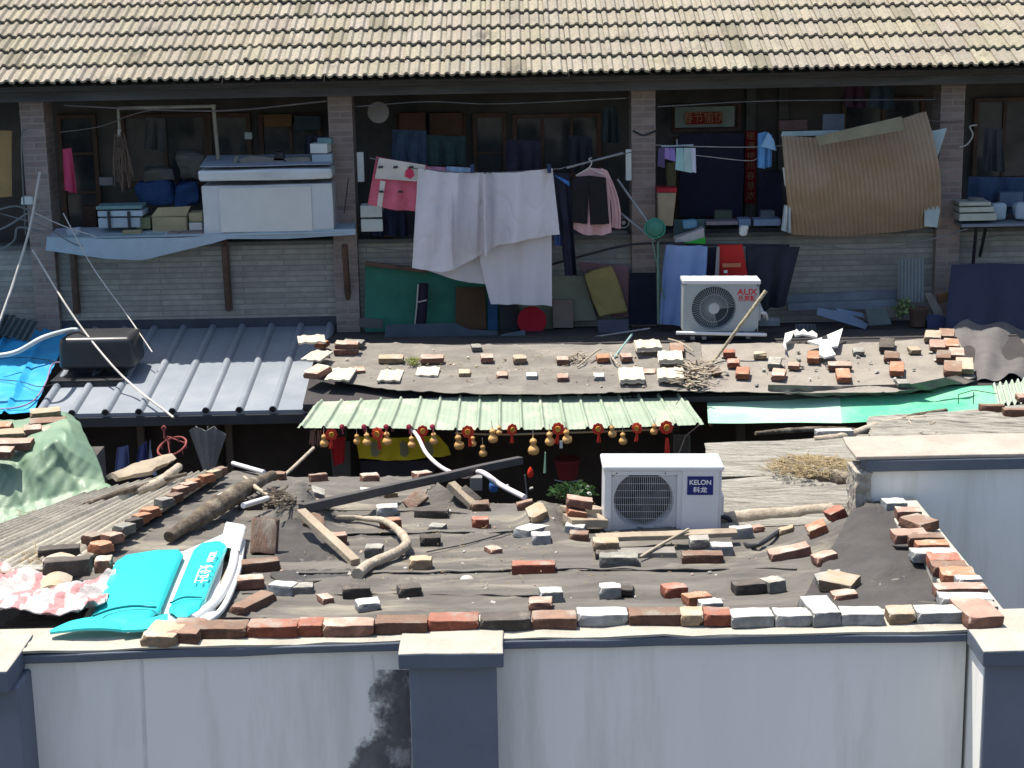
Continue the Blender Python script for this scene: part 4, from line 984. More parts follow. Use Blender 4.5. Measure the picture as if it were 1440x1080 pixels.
# its stand
st = thing('unit_stand', 'metal bracket stand with white front rail carrying the small grey air conditioner', 'stand', (a0.x+.4, 17.8, a0.z-.1))
mb = MB(); mb.tube([onY(951,468,17.74), onY(1078,471,17.74)], .018, 8); obj('front_rail', mb.mesh('front_rail', smooth=50), M_white, st)
mb = MB(); mb.tube([onY(958,466,18.05), onY(1075,469,18.05)], .018, 8); obj('rear_rail', mb.mesh('rear_rail', smooth=50), M_metalg, st)
for x in (974, 990, 1052):
    b = onY(x, 470, 17.8); mb = MB(); mb.box((b.x-.022, 17.78, H2(0,17.8)+.02), (b.x+.022, 17.82, b.z-.02)); obj('leg', mb.mesh('leg', bevel=.003), M_metalg, st)
mb = MB(); b = onY(1008,470,17.9); mb.box((b.x, 17.88, H2(0,17.9)+.02), (b.x+.25, 17.98, b.z-.03)); obj('support_block', mb.mesh('support_block', bevel=.006), BK['dark'], st)

# ================================================================ ROOF CLUTTER
M_bark = mat('bark', (.155,.125,.09), (.07,.055,.042), 14, .95, 1, 40, col3=(.34,.30,.23), scale3=8, mix3=(.5,.7))
M_stick = mat('bleached_wood', (.46,.40,.31), (.30,.25,.19), 14, .9, .7, 50)
def branch(name, ctrl, rad, label, m, H=H1, cat='branch', n=40, lifts=None, nz=.15, group=None, ring=10):
    pts = [onH(x, y, H) + Vector((0, 0, (rad[min(i, len(rad)-1)]*.6 + (lifts[i] if lifts else 0)))) for i, (x, y) in enumerate(ctrl)]
    pp = bez(pts, n); rr = []
    for i in range(len(pp)):
        u = i/(len(pp)-1)*(len(rad)-1); k = min(int(u), len(rad)-2); r = rad[k] + (rad[k+1]-rad[k])*(u-k)
        rr.append(r*(1 + nz*noise.noise(Vector((i*.5, ctrl[0][0], 2)))))
    mb = MB(); mb.tube(pp, rr, ring); me = mb.mesh(name, smooth=60); wob(me, max(rad)*.12, 7, ctrl[0][0]); wob(me, max(rad)*.07, 45, ctrl[0][0])
    return single(name, me, m, label, cat, group)
branch('log', [(238,765),(300,735),(348,708),(385,684)], [.035,.062,.055,.03], 'thick rough barked log lying diagonally on the left of the felt roof', M_bark, cat='log', lifts=[.02,.05,.07,.06])
branch('branch', [(470,731),(505,735),(538,744),(560,760),(572,778),(555,790),(520,803),(503,815)], [.012,.016,.02,.024,.028,.028,.03,.034], 'crooked bleached branch bent like a hook on the middle of the felt roof', M_stick, lifts=[.01,.02,.04,.05,.04,.03,.02,.01], n=60)
branch('twig', [(335,722),(352,706),(372,700),(395,708),(420,716)], [.006,.012,.01,.006], 'tangled dry twig beside the upper end of the log', M_bark)
branch('twig', [(345,697),(360,708),(378,715)], [.012,.016,.01], 'short bleached stub of wood across the log', M_stick, lifts=[.12,.1,.08])
# leaning stick up to the awning
mb = MB(); mb.tube(bez([onH(396,676,H1)+Vector((0,0,.02)), onY(415,655,12.6), onY(441,630,13.4)], 14), [.012]*8+[.014]*7 if False else .013, 8)
single('stick', mb, M_stick, 'bleached stick leaning from the far felt edge up towards the green awning', 'stick', smooth=60)
mb = MB(); mb.tube([onH(328,661,H1)+Vector((0,0,.05)), onH(372,672,H1)+Vector((0,0,.04))], .016, 10); single('pipe', mb, M_white, 'short white plastic pipe at the far left corner of the felt roof', 'pipe', smooth=60)
mb = MB(); mb.tube([onH(343,733,H1)+Vector((0,0,.10)), onH(377,718,H1)+Vector((0,0,.08))], .018, 10); single('pipe', mb, M_white, 'white plastic pipe stub between the log and the leaning brown brick', 'pipe', smooth=60)
mb = MB(); mb.tube([onH(302,711,H1)+Vector((0,0,.05)), onH(334,696,H1)+Vector((0,0,.05))], .014, 10); single('stick', mb, BK['white'], 'pale stick lying behind the log on the dark felt', 'stick', smooth=60)
# black beam: from the felt up to the tent fold and past the edge
P = onH(425,728,H1) + Vector((0,0,.03)); Q = onY(732,652,12.2); t = (Q-P).normalized(); s = t.cross(Vector((0,0,1))).normalized()*.025; u = Vector((0,0,.055))
mb = MB(); mb.hexa([P-s, P+s, Q+s, Q-s, P-s+u, P+s+u, Q+s+u, Q-s+u]); single('beam', wob(subdiv(mb.mesh('beam', bevel=.004), 4), .006, 4), mat('black_beam', (.05,.048,.048), (.075,.07,.068), 6, .8, .4), 'long black beam rising to the right across the far edge of the felt roof', 'beam')
plank('plank', ((425,752),(500,798)), .055, .04, H1, 'short pale plank lying diagonally beside the left felt fold', M_plank, lift0=.12, lift1=.01)
plank('plank', ((462,768),(480,775)), .06, .03, H1, 'small dark splinter of wood under the diagonal plank', M_plankg)
plank('plank', ((632,697),(664,716)), .06, .045, H1, 'brown board sliding off the right of the tent fold', M_plank, lift0=.06, lift1=.0)
plank('plank', ((305,860),(332,800)), .08, .03, H1, 'narrow pinkish plank beside the white rim of the turquoise shell', M_plank)
# rope on the wrapped pole at upper right
def H2c(x, y): return H2(x, y) + .03
M_rope = mat('wrapped_rope', (.42,.37,.26), (.22,.19,.13), 30, .9, .6, 60)
pp = bez([onY(1077,409,17.35), onY(1045,452,17.25), onY(1005,505,17.15), onH(965,550,H2c)+Vector((0,0,.03))], 30)
mb = MB(); mb.tube(pp, [.020 - .006*i/30 for i in range(len(pp))], 8); single('wrapped_pole', wob(mb.mesh('wrapped_pole', smooth=60), .003, 20), M_rope, 'pole wrapped in frayed pale cord leaning up past the small grey air conditioner', 'pole')
rnd = random.Random(5)
def litter(name, cx, cy, rx, ry, n, H, m, label, cat, ln=(.03,.09), r=.002, up=.0):
    mb = MB()
    for i in range(n):
        a = rnd.uniform(0, 6.28); q = rnd.random()**.6; x = cx + rx*q*math.cos(a); y = cy + ry*q*math.sin(a); p = onH(x, y, H); l = rnd.uniform(*ln)
        th = rnd.uniform(0, 6.28); d = Vector((math.cos(th), math.sin(th), rnd.uniform(-.1,.35)))*l; p = p + Vector((0,0,rnd.uniform(.004,.03) + up*(1-q)))
        mb.tube([p, p+d*.5+Vector((0,0,rnd.uniform(-.01,.01))), p+d], r*rnd.uniform(.6,1.6), 4, False)
    me = mb.mesh(name); c = onH(cx, cy, H); recenter(me, c); return obj(name, me, m, None, label, cat, None, 'stuff', c)
M_straw = mat('dry_straw', (.42,.34,.20), (.24,.18,.10), 30, .95)
litter('dry_leaves', 1140, 660, 62, 14, 900, lambda x, y: H1p(x, y)+.085, M_straw, 'heap of dry leaves and straw on the weathered sheets', 'leaf litter', up=.04)
litter('dry_leaves', 70, 735, 45, 14, 350, HL, M_straw, 'dry leaves on the cement sheets below the green tarpaulin', 'leaf litter')
litter('dry_leaves', 60, 790, 40, 10, 150, HL, M_straw, 'scattered dry leaves at the lower left of the cement sheets', 'leaf litter')
litter('twig_heap', 974, 530, 17, 20, 120, H2c, M_stick, 'heap of bleached twigs left of the seam in the upper felt', 'twigs', ln=(.08,.25), r=.006, up=.05)
litter('twig_heap', 390, 706, 30, 9, 90, H1, M_bark, 'tangle of dark twigs beside the log', 'twigs', ln=(.06,.16), r=.004)
litter('twig_heap', 1290, 622, 45, 14, 70, H1p, M_stick, 'twigs and bark scraps on the weathered sheets behind the rear wall', 'twigs', ln=(.08,.3), r=.006, up=.05)
litter('grass_tuft', 580, 510, 8, 5, 60, H2c, mat('grass_green', (.12,.17,.03), (.25,.25,.08), 20, .8), 'green grass tuft growing between two bricks at the shadow line', 'grass', ln=(.04,.09), r=.003)
litter('straw_scraps', 810, 505, 14, 5, 60, H2c, M_stick, 'pale straw lump beside a pinkish half brick on the upper felt', 'straw', ln=(.03,.08), r=.005)
litter('dry_leaves', 720, 563, 110, 3, 120, lambda x, y: 2.36, M_straw, 'dry leaves caught along the top of the pale green awning', 'leaf litter', ln=(.02,.06), r=.004)
branch('branch', [(1145,629),(1190,627),(1240,611),(1300,604)], [.022,.03,.026,.018], 'long weathered branch across the sheets behind the rear wall', M_stick, H=H1p, lifts=[.05,.06,.07,.09])
branch('branch', [(1258,612),(1285,602),(1330,592)], [.02,.026,.016], 'short dark branch higher up on the weathered sheets', M_bark, H=H1p, lifts=[.07,.08,.08])
branch('branch', [(1062,622),(1110,618),(1165,616),(1225,618)], [.015,.02,.02,.012], 'thin dark branch lying under the white slab on the sheets', M_bark, H=H1p, lifts=[.06,.06,.06,.06])
branch('log', [(1104,672),(1150,683),(1205,690)], [.05,.06,.05], 'split hollow log lying on the weathered sheets beside the broken wall end', M_bark, H=H1p, cat='log', lifts=[.06,.04,.03])
branch('log', [(1012,735),(1080,731),(1170,722)], [.04,.045,.04], 'long bleached log along the near edge of the weathered sheets', M_stick, H=H1p, cat='log', lifts=[.0,.0,.0])
branch('stick', [(120,722),(170,708),(215,694),(262,680)], [.014,.02,.018,.012], 'weathered stick lying along the cement sheets', M_bark, H=HL, cat='stick', lifts=[.05,.06,.06,.06])
mb = MB(); fb = ruled([(150,690),(200,668),(236,659)], [(168,693),(215,682),(250,664)], lambda px, py, u, t: onH(px, py, HL) + Vector((0,0,.10+.03*math.sin(3*t))), 20, 10, .03)
single('driftwood_board', wob(fb.mesh('driftwood_board', smooth=60), .012, 9), M_plank, 'thick bleached board with curled end on the cement sheets beside the green tarpaulin', 'board')
branch('log', [(190,702),(225,690),(252,668)], [.03,.035,.03], 'thick stick tucked under the bleached board on the cement sheets', M_stick, H=HL, cat='stick', lifts=[.03,.04,.04])
brick(1148,1200,614,'F','white','white foam slab on the sheets behind the bright green awning', H=H1p, yaw=3, up=.08, h=.8, name='foam_slab', group=None)
for x0, x1, y, lb, k in ((1378,1412,580,'dark brown brick at the end of the sheets below the green offcut','brown'),(1412,1450,586,'second dark brick at the right end of the sheets below the green offcut','brown')):
    brick(x0, x1, y, 'F', k, lb, H=H1p, up=.09, yaw=-4)
brick(1432,1452,566,'H','pink','pale brick beside the green offcut at the far right', H=H2b, up=.0, group=G4)
mb = MB(); mb.tube([onH(1347,583,H1p)+Vector((0,0,.09)), onH(1347,583,H1p)+Vector((0,0,.17)), onH(1368,580,H1p)+Vector((0,0,.19)), onH(1400,584,H1p)+Vector((0,0,.18))], .004, 6)
mb.tube([onH(1368,583,H1p)+Vector((0,0,.09)), onH(1368,583,H1p)+Vector((0,0,.19))], .004, 6); single('bent_wire', mb, M_dark, 'bent black wire frame at the end of the bright green awning', 'wire')

# broken white panel on the upper felt
wp = thing('broken_panel', 'broken white plastic panel on the upper felt right of the small air conditioner', 'panel', tuple(onH(1150,505,H2)))
M_plast = mat('white_plastic', (.72,.71,.66), (.64,.63,.58), 6, .6, .2)
for poly, nm in (([(1104,478),(1117,474),(1112,486),(1104,492),(1106,500),(1101,495)], 'jagged_piece'), ([(1116,476),(1120,472),(1124,476),(1130,472),(1136,477),(1142,474),(1149,479),(1149,483),(1136,480),(1128,479),(1118,481)], 'toothed_rim'),
    ([(1135,489),(1150,486),(1185,471),(1178,496),(1168,497),(1175,508),(1160,512),(1152,508),(1152,494)], 'panel_sheet')):
    mb = MB(); mb.prism([onH(x, y, H2c) + Vector((0,0,.05)) for x, y in poly], Vector((0, 0, .02))); obj(nm, mb.mesh(nm), M_plast, wp)
mb = MB(); mb.prism([onH(x, y, H2c)+Vector((0,0,.075)) for x, y in ((1155,484),(1163,482),(1164,486),(1156,487))], Vector((0,0,.004))); obj('hole', mb.mesh('hole'), M_dark, wp)
# turquoise shell (upturned moulded cover) on the left
tq = thing('turquoise_shell', 'turquoise moulded plastic shell with white rim and lettering leaning over the front wall', 'plastic shell', tuple(onH(220,850,H1)))
M_tq = mat('turquoise_plastic', (.03,.56,.56), (.025,.50,.51), 3, .3, .03, 6, spec=.5)
M_rim = mat('rim_plastic', (.70,.71,.70), (.62,.63,.62), 4, .4, .05, 10, spec=.4)
def HS(x, y): return H1p(x, y) + .02
def shell(top, bot, lift, nu, nv, th, name, m, crown=.05, edge=.07):
    top = [(x, y + lift*270) for x, y in top]; bot = [(x, y + lift*270) for x, y in bot]; crown *= .35
    def d(u, t, p):
        e = min(1, min(u, 1-u, t, 1-t)/edge); return Vector((0, 0, lift + crown*math.sin(math.pi*u)*math.sin(math.pi*min(1, t*1.0)) - .018*(1-e)**2))
    s = ruled(top, bot, lambda px, py, u, t: onH(px, py, HS), nu, nv, th, d); return obj(name, s.mesh(name, smooth=60), m, tq)
shell([(160,789),(200,775),(258,770),(322,742)], [(108,882),(170,888),(250,884),(300,872)], .03, 40, 30, .02, 'white_base', M_rim, .03)
shell([(163,786),(180,774),(222,767),(252,766),(259,774)], [(127,868),(150,872),(180,874),(210,868),(227,855)], .085, 40, 40, .02, 'main_panel', M_tq, .06)
shell([(273,768),(286,757),(305,754),(318,755),(321,764)], [(238,854),(250,863),(264,863),(281,853),(290,842)], .075, 30, 40, .02, 'side_panel', M_tq, .04)
lp = ruled([(70,886),(98,878),(130,873),(175,877)], [(70,889),(95,890),(130,889),(178,886)], lambda px, py, u, t: onZ(px, py, ZT+.035) + Vector((0,0,.02*math.sin(math.pi*u))), 30, 8, .012); obj('lower_lip', lp.mesh('lower_lip', smooth=60), M_tq, tq)
lp = ruled([(168,878),(200,872),(236,862)], [(172,886),(200,885),(236,880)], lambda px, py, u, t: onZ(px, py, ZT+.045), 20, 8, .012); obj('lower_lip', lp.mesh('lower_lip', smooth=60), M_tq, tq)
shell([(318,728),(347,733)], [(310,760),(338,768)], .08, 12, 20, .03, 'white_flap', M_rim, .01)
mb = MB(); mb.tube(bez([onH(333,772,HS)+Vector((0,0,.04)), onH(326,812,HS)+Vector((0,0,.04)), onH(306,852,HS)+Vector((0,0,.035)), onH(270,880,HS)+Vector((0,0,.03))], 24), [.025]*25 if False else .025, 10); obj('rolled_rim', mb.mesh('rolled_rim', smooth=60), M_rim, tq)
mb = MB(); mb.tube(bez([onH(342,766,HS)+Vector((0,0,.02)), onH(334,812,HS)+Vector((0,0,.02)), onH(314,860,HS)+Vector((0,0,.02)), onH(286,884,HS)+Vector((0,0,.02))], 24), .016, 8); obj('outer_rim', mb.mesh('outer_rim', smooth=60), M_rim, tq)
mb = MB(); mb.tube(bez([onH(133,895,HS)+Vector((0,0,.102)), onH(160,887,HS)+Vector((0,0,.108)), onH(190,883,HS)+Vector((0,0,.110)), onH(222,882,HS)+Vector((0,0,.100))], 20), .006, 6); obj('moulded_groove', mb.mesh('moulded_groove', smooth=60), mat('groove_teal', (.012,.24,.26), (.01,.2,.22), 3, .4), tq)
mb = MB(); mb.tube(bez([onH(241,872,HS)+Vector((0,0,.088)), onH(260,866,HS)+Vector((0,0,.095)), onH(286,864,HS)+Vector((0,0,.088))], 20), .005, 6); obj('moulded_groove', mb.mesh('moulded_groove', smooth=60), MATS['groove_teal'], tq)
a = onH(306,792,HS); b = onH(280,858,HS); ang = math.atan2(b.y-a.y, b.x-a.x)
for s_, sz_, k, off in (('TECAIN', .042, .30, (.0)), ('安全卫士', .060, .68, (-.01))):
    me = text_mesh(s_, sz_, bold=.001); c = a.lerp(b, k) + Vector((off, 0, .108)); me.transform(Matrix.Translation(c) @ Matrix.Rotation(math.atan(-.094), 4, 'X') @ Matrix.Rotation(ang, 4, 'Z') @ Matrix.Diagonal((1.6, 1.2, 1, 1))); obj('lettering', me, M_ink, tq)
# checked cloth, stones at the left
ck = ruled([(-60,806),(0,815),(60,826),(112,838),(165,828)], [(-60,899),(0,901),(60,899),(110,892),(150,880)], lambda px, py, u, t: onH(px, py, HS) + Vector((0,0,.05*t)), 110, 60, .006,
   lambda u, t, p: Vector((0, 0, .06 + .06*noise.noise(p*3.2) + .07*abs(noise.noise(Vector((p.x*4, p.y*11, 3)))) + .03*abs(noise.noise(Vector((p.x*14, p.y*22, 7)))))))
mcl = mat('checked_cloth', (.50,.46,.44), (.42,.38,.37), 8, .9, .6, 30)
n_ = mcl.node_tree.nodes; L_2 = mcl.node_tree.links; wv = n_.new('ShaderNodeTexWave'); wv.inputs['Scale'].default_value = 2.1; wv.inputs['Distortion'].default_value = 5; wv.inputs['Detail'].default_value = 2; wv.inputs['Detail Scale'].default_value = 1.2
tcn = n_.new('ShaderNodeTexCoord'); L_2.new(tcn.outputs['Object'], wv.inputs['Vector']); rp = n_.new('ShaderNodeValToRGB'); rp.color_ramp.elements[0].position = .70; rp.color_ramp.elements[1].position = .78; L_2.new(wv.outputs['Fac'], rp.inputs[0])
mx = n_.new('ShaderNodeMix'); mx.data_type = 'RGBA'; L_2.new(rp.outputs[0], mx.inputs[0]); pb = n_['Principled BSDF']; L_2.new(pb.inputs['Base Color'].links[0].from_socket, mx.inputs[6]); mx.inputs[7].default_value = (.44,.22,.22,1); L_2.new(mx.outputs[2], pb.inputs['Base Color'])
single('checked_cloth', ck.mesh('checked_cloth', smooth=70), mcl, 'crumpled pink and white patterned cloth at the lower left beside the turquoise shell', 'cloth')
for r in [(62,128,812,'F','dark','long brown stone resting on a terracotta piece left of the turquoise shell',8,1.6,.07),
          (55,112,790,'F','dark','dark grey stone slab just behind the long brown stone',10,1.0,.02),
          (20,62,826,'F','grey','pale green grey boulder left of the long brown stone',0,1.8,.0),
          (-14,20,824,'F','brown','dark topped brick at the left edge of the picture beside the boulder',0,1.3,.0)]:
    o = brick(*r[:5], r[5], H=HL, yaw=r[6], h=r[7], up=r[8], name='stone', group='stones on the left shed')
brick(134,157,806,'H','pink','pink brick stub behind the turquoise shell', H=HL, yaw=8, h=1.3, up=.03)
tp = ruled([(62,812),(88,808),(116,812)], [(58,846),(80,850),(96,846)], lambda px, py, u, t: onH(px, py, HS) + Vector((0,0,.10-.03*t+.03*math.sin(math.pi*u))), 14, 10, .02)
single('terracotta_piece', wob(tp.mesh('terracotta_piece', smooth=50), .008, 12), BK['tan'], 'curved cream terracotta piece propped under the long brown stone', 'tile')

# green tarpaulin mound with bricks on top
M_gt = mat('green_tarp', (.17,.26,.17), (.13,.21,.14), 3, .5, .3, 9, spec=.45, col3=(.26,.34,.22), scale3=1.6, mix3=(.5,.8))
tm = ruled([(-60,598),(0,593),(50,583),(92,580),(104,584)], [(-60,740),(0,738),(50,716),(95,713),(150,688)], lambda px, py, u, t: onY(px, py, 12.2 - .9*t - .5*math.sin(math.pi*min(1,t*1.2))*(1-abs(u-.5))), 90, 70, .006,
   lambda u, t, p: Vector((.03*noise.noise(p*2.3+Vector((5,0,0))), .16*noise.noise(p*1.7) + .07*noise.noise(p*4.5) + .05*abs(noise.noise(Vector((p.x*6+p.z*2, p.z*1.5, 2)))), .02*noise.noise(p*5))))
gm = thing('tarpaulin_mound', 'green tarpaulin draped over a mound at the left, loaded with bricks', 'tarpaulin', tuple(onY(60, 700, 12)))
# real mound: a lofted heap, top shelf then drop
def mound(px, py, u, t): return None
rows = [  # (left x,y) ... outline rows from the back of the top to the foot, with distance Y
 ([(-80,600),(20,592),(88,580),(104,586)], 12.5), ([(-80,612),(10,606),(95,590),(120,612)], 12.1), ([(-80,640),(20,634),(92,608),(134,640)], 11.75),
 ([(-80,662),(24,654),(80,618),(142,665)], 11.6), ([(-80,690),(20,684),(70,660),(146,682)], 11.5), ([(-80,712),(10,716),(64,702),(158,684)], 11.4), ([(-80,735),(0,740),(100,716),(176,690)], 11.25)]
mb = MB(); NU, NVV = 90, 60; g = []
for j in range(NVV+1):
    f = j/NVV*(len(rows)-1); k = min(int(f), len(rows)-2); t = f-k; 
    for i in range(NU+1):
        u = i/NU; a = lerpl(rows[k][0], u); b = lerpl(rows[k+1][0], u); Y = rows[k][1]*(1-t) + rows[k+1][1]*t
        p = onY(a[0]*(1-t)+b[0]*t, a[1]*(1-t)+b[1]*t, Y); p += Vector((0, .06*noise.noise(p*1.6) + .07*abs(noise.noise(Vector((p.x*7+p.z*4, p.z*1.2-p.x, 2)))) + .035*abs(noise.noise(Vector((p.x*13-p.z*7, p.z*4, 5)))) , .012*noise.noise(p*6))); g.append(p)
mb.add(g, [(j*(NU+1)+i, j*(NU+1)+i+1, (j+1)*(NU+1)+i+1, (j+1)*(NU+1)+i) for j in range(NVV) for i in range(NU)])
me = mb.mesh('tarpaulin', smooth=60); so_ = obj('tarpaulin', me, M_gt, gm)
md = so_.modifiers.new('thick', 'SOLIDIFY'); md.thickness = .006
mb = MB(); q = onY(60, 660, 12.0); mb.box((q.x-2.6, 12.0, 0), (q.x+.30, 12.6, q.z+.0)); obj('filling', mb.mesh('filling'), M_shed, gm)
def HM(x, y):
    q0 = onY(0, 595, 12.4); q1 = onY(0, 640, 11.75); return q1.z + (q0.z-q1.z)*(y-q1.y)/(q0.y-q1.y) + .03
for r in [(44,86,590,'F','tan','brown and cream stone on the very top of the green tarpaulin mound',14,1),(42,92,602,'F','brown','maroon slab under the stone on top of the green mound',10,.8),
          (-8,14,610,'F','orange','orange brick at the left edge on top of the green mound',4,1),(36,58,614,'F','pink','pale brick with red end in the middle of the green mound',12,1),
          (-10,36,618,'F','tan','broken cream bricks in the middle left of the green mound',8,.8),(-20,44,634,'F','pink','long pink slab on the front of the green mound',-3,1),
          (-16,16,646,'F','pink','pinkish brick below the long pink slab on the green mound',0,1),(60,92,612,'F','pink','pink rubble near the shoulder of the green mound',20,.7)]:
    brick(*r[:5], r[5], H=HM, yaw=r[6], h=r[7], group='bricks on the green tarpaulin mound', up=.03)

# black tank and flat black box, hose
tk = thing('black_tank', 'rounded black plastic tank on a flat black box on the slate blue roof', 'tank', tuple(onH(130,535,H5)))
M_bp = mat('tank_plastic', (.030,.031,.034), (.022,.022,.025), 3, .38, .05, 8, spec=.5)
P = onH(125,540,H5); w = mpp(P); Yt = P.y+.05
a = onY(83,522,Yt); b = onY(186,466,Yt); mb = MB(); Dp = .55
mb.box((a.x,Yt,a.z), (b.x,Yt+Dp,b.z-.06)); me = mb.mesh('tank', bevel=.055, seg=5, smooth=50)
for v in me.vertices:
    k = (v.co.z-a.z)/(b.z-a.z); c = (a.x+b.x)/2; v.co.x = c + (v.co.x-c)*(1-.10*k*k+.03*(k)); 
    v.co.y += .0
obj('tank_body', me, M_bp, tk)
mb = MB(); mb.tube([(a.x+.05,Yt+.02,a.z+.42*(b.z-a.z)*1.6),(b.x-.05,Yt+.02,a.z+.42*(b.z-a.z)*1.6)], .012, 8); obj('tank_seam', mb.mesh('tank_seam', smooth=60), M_bp, tk)
a2 = onY(74,552,Yt-.12); b2 = onY(172,536,Yt-.12); mb = MB(); mb.box((a2.x,Yt-.12,a2.z), (b2.x,Yt+.45,b2.z)); bx = obj('base_box', mb.mesh('base_box', bevel=.012), M_bp, tk)
mb = MB(); mb.box((a2.x-.01,Yt-.135,b2.z+.001), (b2.x+.01,Yt+.46,b2.z+.02)); obj('lid', wob(subdiv(mb.mesh('lid', bevel=.004), 4), .006, 6), M_bp, bx)
mb = MB(); mb.tube(bez([onY(-30,503,16.9), onY(20,496,16.95), onY(60,475,17.0), onY(95,465,Yt+.2), onY(110,464,Yt+.3)], 30), .024, 10); single('hose', mb, mat('pale_hose', (.55,.60,.60), (.5,.55,.55), 5, .5), 'thick pale hose curving into the back of the black tank', 'hose', smooth=60)
mb = MB(); mb.tube(bez([onH(98,517,H5)+Vector((0,0,.05)), onH(75,520,H5)+Vector((0,0,.06)), onH(65,545,H5)+Vector((0,0,.05)), onH(48,570,H5)+Vector((0,0,.05)), onH(20,581,H5)+Vector((0,0,.05)), onH(-20,582,H5)+Vector((0,0,.05))], 40), .008, 8); single('hose', mb, mat('mauve_hose', (.30,.20,.30), (.25,.17,.25), 5, .5), 'thin mauve hose looping over the bright blue tarpaulin', 'hose', smooth=60)
for k, (pts, lb) in enumerate([([(0,512),(40,511),(85,517)], 'upper'), ([(0,542),(30,545),(60,552),(100,540)], 'lower')]):
    mb = MB(); mb.tube(bez([onH(x, y, H5)+Vector((0,0,.06)) for x, y in pts], 20), .004, 6); single('cord', mb, M_dark, f'{lb} thin dark cord stretched across the bright blue tarpaulin', 'cord')
# grey corrugated scraps above the blue tarp
sh = corr([(14,446),(56,452),(40,480),(0,470)], None, 5, .022, Y=18.6); single('corrugated_scrap', sh.mesh('corrugated_scrap', smooth=60), mat('shade_sheet', (.13,.135,.13), (.09,.095,.095), 5, .9, .4), 'dark grey corrugated scrap leaning above the bright blue tarpaulin', 'sheet')
sh = corr([(-20,440),(24,444),(10,486),(-30,484)], None, 5, .022, Y=18.75); single('corrugated_scrap', sh.mesh('corrugated_scrap', smooth=60), MATS['shade_sheet'], 'corrugated scrap at the left picture edge behind another one', 'sheet')

litter('leaf_litter', 700, 770, 330, 70, 130, H1, M_straw, 'sparse dry straw bits scattered over the front felt roof', 'leaf litter', ln=(.01,.04), r=.0016)
litter('leaf_litter', 720, 522, 240, 20, 120, H2c, M_straw, 'sparse dry straw bits over the upper felt roof', 'leaf litter', ln=(.02,.05), r=.0025)
mb = MB(); mb.tube(bez([onH(600,778,H1)+Vector((0,0,.008)), onH(650,768,H1)+Vector((0,0,.008)), onH(690,758,H1)+Vector((0,0,.01)), onH(722,751,H1)+Vector((0,0,.02))], 20), .004, 5); single('cord', mb, M_dark, 'thin dark cord lying on the felt up to the diagonal white slab', 'cord')
mb = MB(); q = onH(657,815,H1); mb.lathe([(.0,.0),(.035,.0),(.03,.006),(.0,.010)], q + Vector((0,0,.004)), 16); single('plaster_blob', wob(mb.mesh('plaster_blob', smooth=60), .006, 30), BK['white'], 'flat pale plaster blob on the felt left of the full red brick', 'plaster')
# ================================================================ HOUSEHOLD THINGS IN THE VERANDAH
def cm(name, c, k=.75, **kw):
    return mat(name, c, tuple(x*k for x in c), kw.pop('scale', 4), kw.pop('rough', .85), kw.pop('bump', .2), 25, **kw)
def boxpx(name, x0, x1, y0, y1, Y, dep, m, parent=None, bev=.006, yaw=0, wobm=0, mb_only=False):
    a = onY(x0, y1, Y); b = onY(x1, y0, Y); cx = (a.x+b.x)/2; w = (b.x-a.x)/2; mb = MB()
    M = Matrix.Translation((cx, Y, a.z)) @ Matrix.Rotation(R(yaw), 4, 'Z'); mb.box((-w, 0, 0), (w, dep, b.z-a.z), M)
    if mb_only: return mb
    me = mb.mesh(name, bevel=bev)
    if wobm: subdiv(me, 3); wob(me, wobm, 7, x0)
    if parent is not None: return obj(name, me, m, parent)
    return me
def sbox(name, x0, x1, y0, y1, Y, dep, m, label, cat, group=None, **k):
    return single(name, boxpx(name, x0, x1, y0, y1, Y, dep, m, **k), m, label, cat, group)
def spoly(name, poly, Y, th, m, label, cat, group=None, bevel=.002, wobm=0):
    me = slab(poly, Y, th).mesh(name, bevel=bevel)
    if wobm: subdiv(me, 2); wob(me, wobm, 6, poly[0][0])
    return single(name, me, m, label, cat, group)
def wire(name, pts, r, m, label, cat='cable', group=None, n=30, Ys=None):
    mb = MB(); mb.tube(bez([onY(x, y, Y) for x, y, Y in pts], n), r, 6); return single(name, mb, m, label, cat, group, smooth=60)
M_steel = mat('cabinet_steel', (.60,.62,.63), (.50,.53,.55), 2.5, .42, .08, 8, spec=.5, metal=.25, col3=(.40,.41,.41), scale3=2, mix3=(.6,.85))
M_cream = cm('cream_panel', (.60,.60,.57), .92); M_foam = cm('foam_white', (.62,.66,.62), .9); M_card = cm('cardboard', (.36,.31,.19), .8)
M_paleb = cm('pale_blue_box', (.36,.44,.50), .85); M_navy = cm('navy_cloth', (.018,.02,.04), .7); M_teal = cm('teal_board', (.16,.27,.28), .8)
M_cable = mat('white_cable', (.50,.48,.44), (.42,.40,.37), 6, .5); M_cab2 = mat('grey_cable', (.17,.17,.17), (.12,.12,.12), 6, .6)
# ---- bay 1: sheet metal shelf, cabinet, boxes
sh_ = thing('wall_shelf', 'bent sheet metal shelf on timber brackets running below the steel cabinet', 'shelf', tuple(onY(280, 340, 18.8)))
s = ruled([(66,333),(150,336),(260,334),(380,325),(500,322)], [(64,352),(150,364),(200,366),(300,342),(320,336),(400,336),(500,330)], lambda px, py, u, t: onY(px, py, 18.62 - .03*math.sin(6*u)), 80, 8, .005)
obj('front_sheet', s.mesh('front_sheet', smooth=50), M_paleb, sh_)
a = onY(66, 334, 18.63); b = onY(497, 325, 18.63); mb = MB(); mb.hexa([(a.x,18.63,a.z-.02),(b.x,18.63,b.z-.02),(b.x,19.06,b.z+.02),(a.x,19.06,a.z+.02),(a.x,18.63,a.z),(b.x,18.63,b.z),(b.x,19.06,b.z+.04),(a.x,19.06,a.z+.04)])
obj('shelf_top', mb.mesh('shelf_top'), M_paleb, sh_)
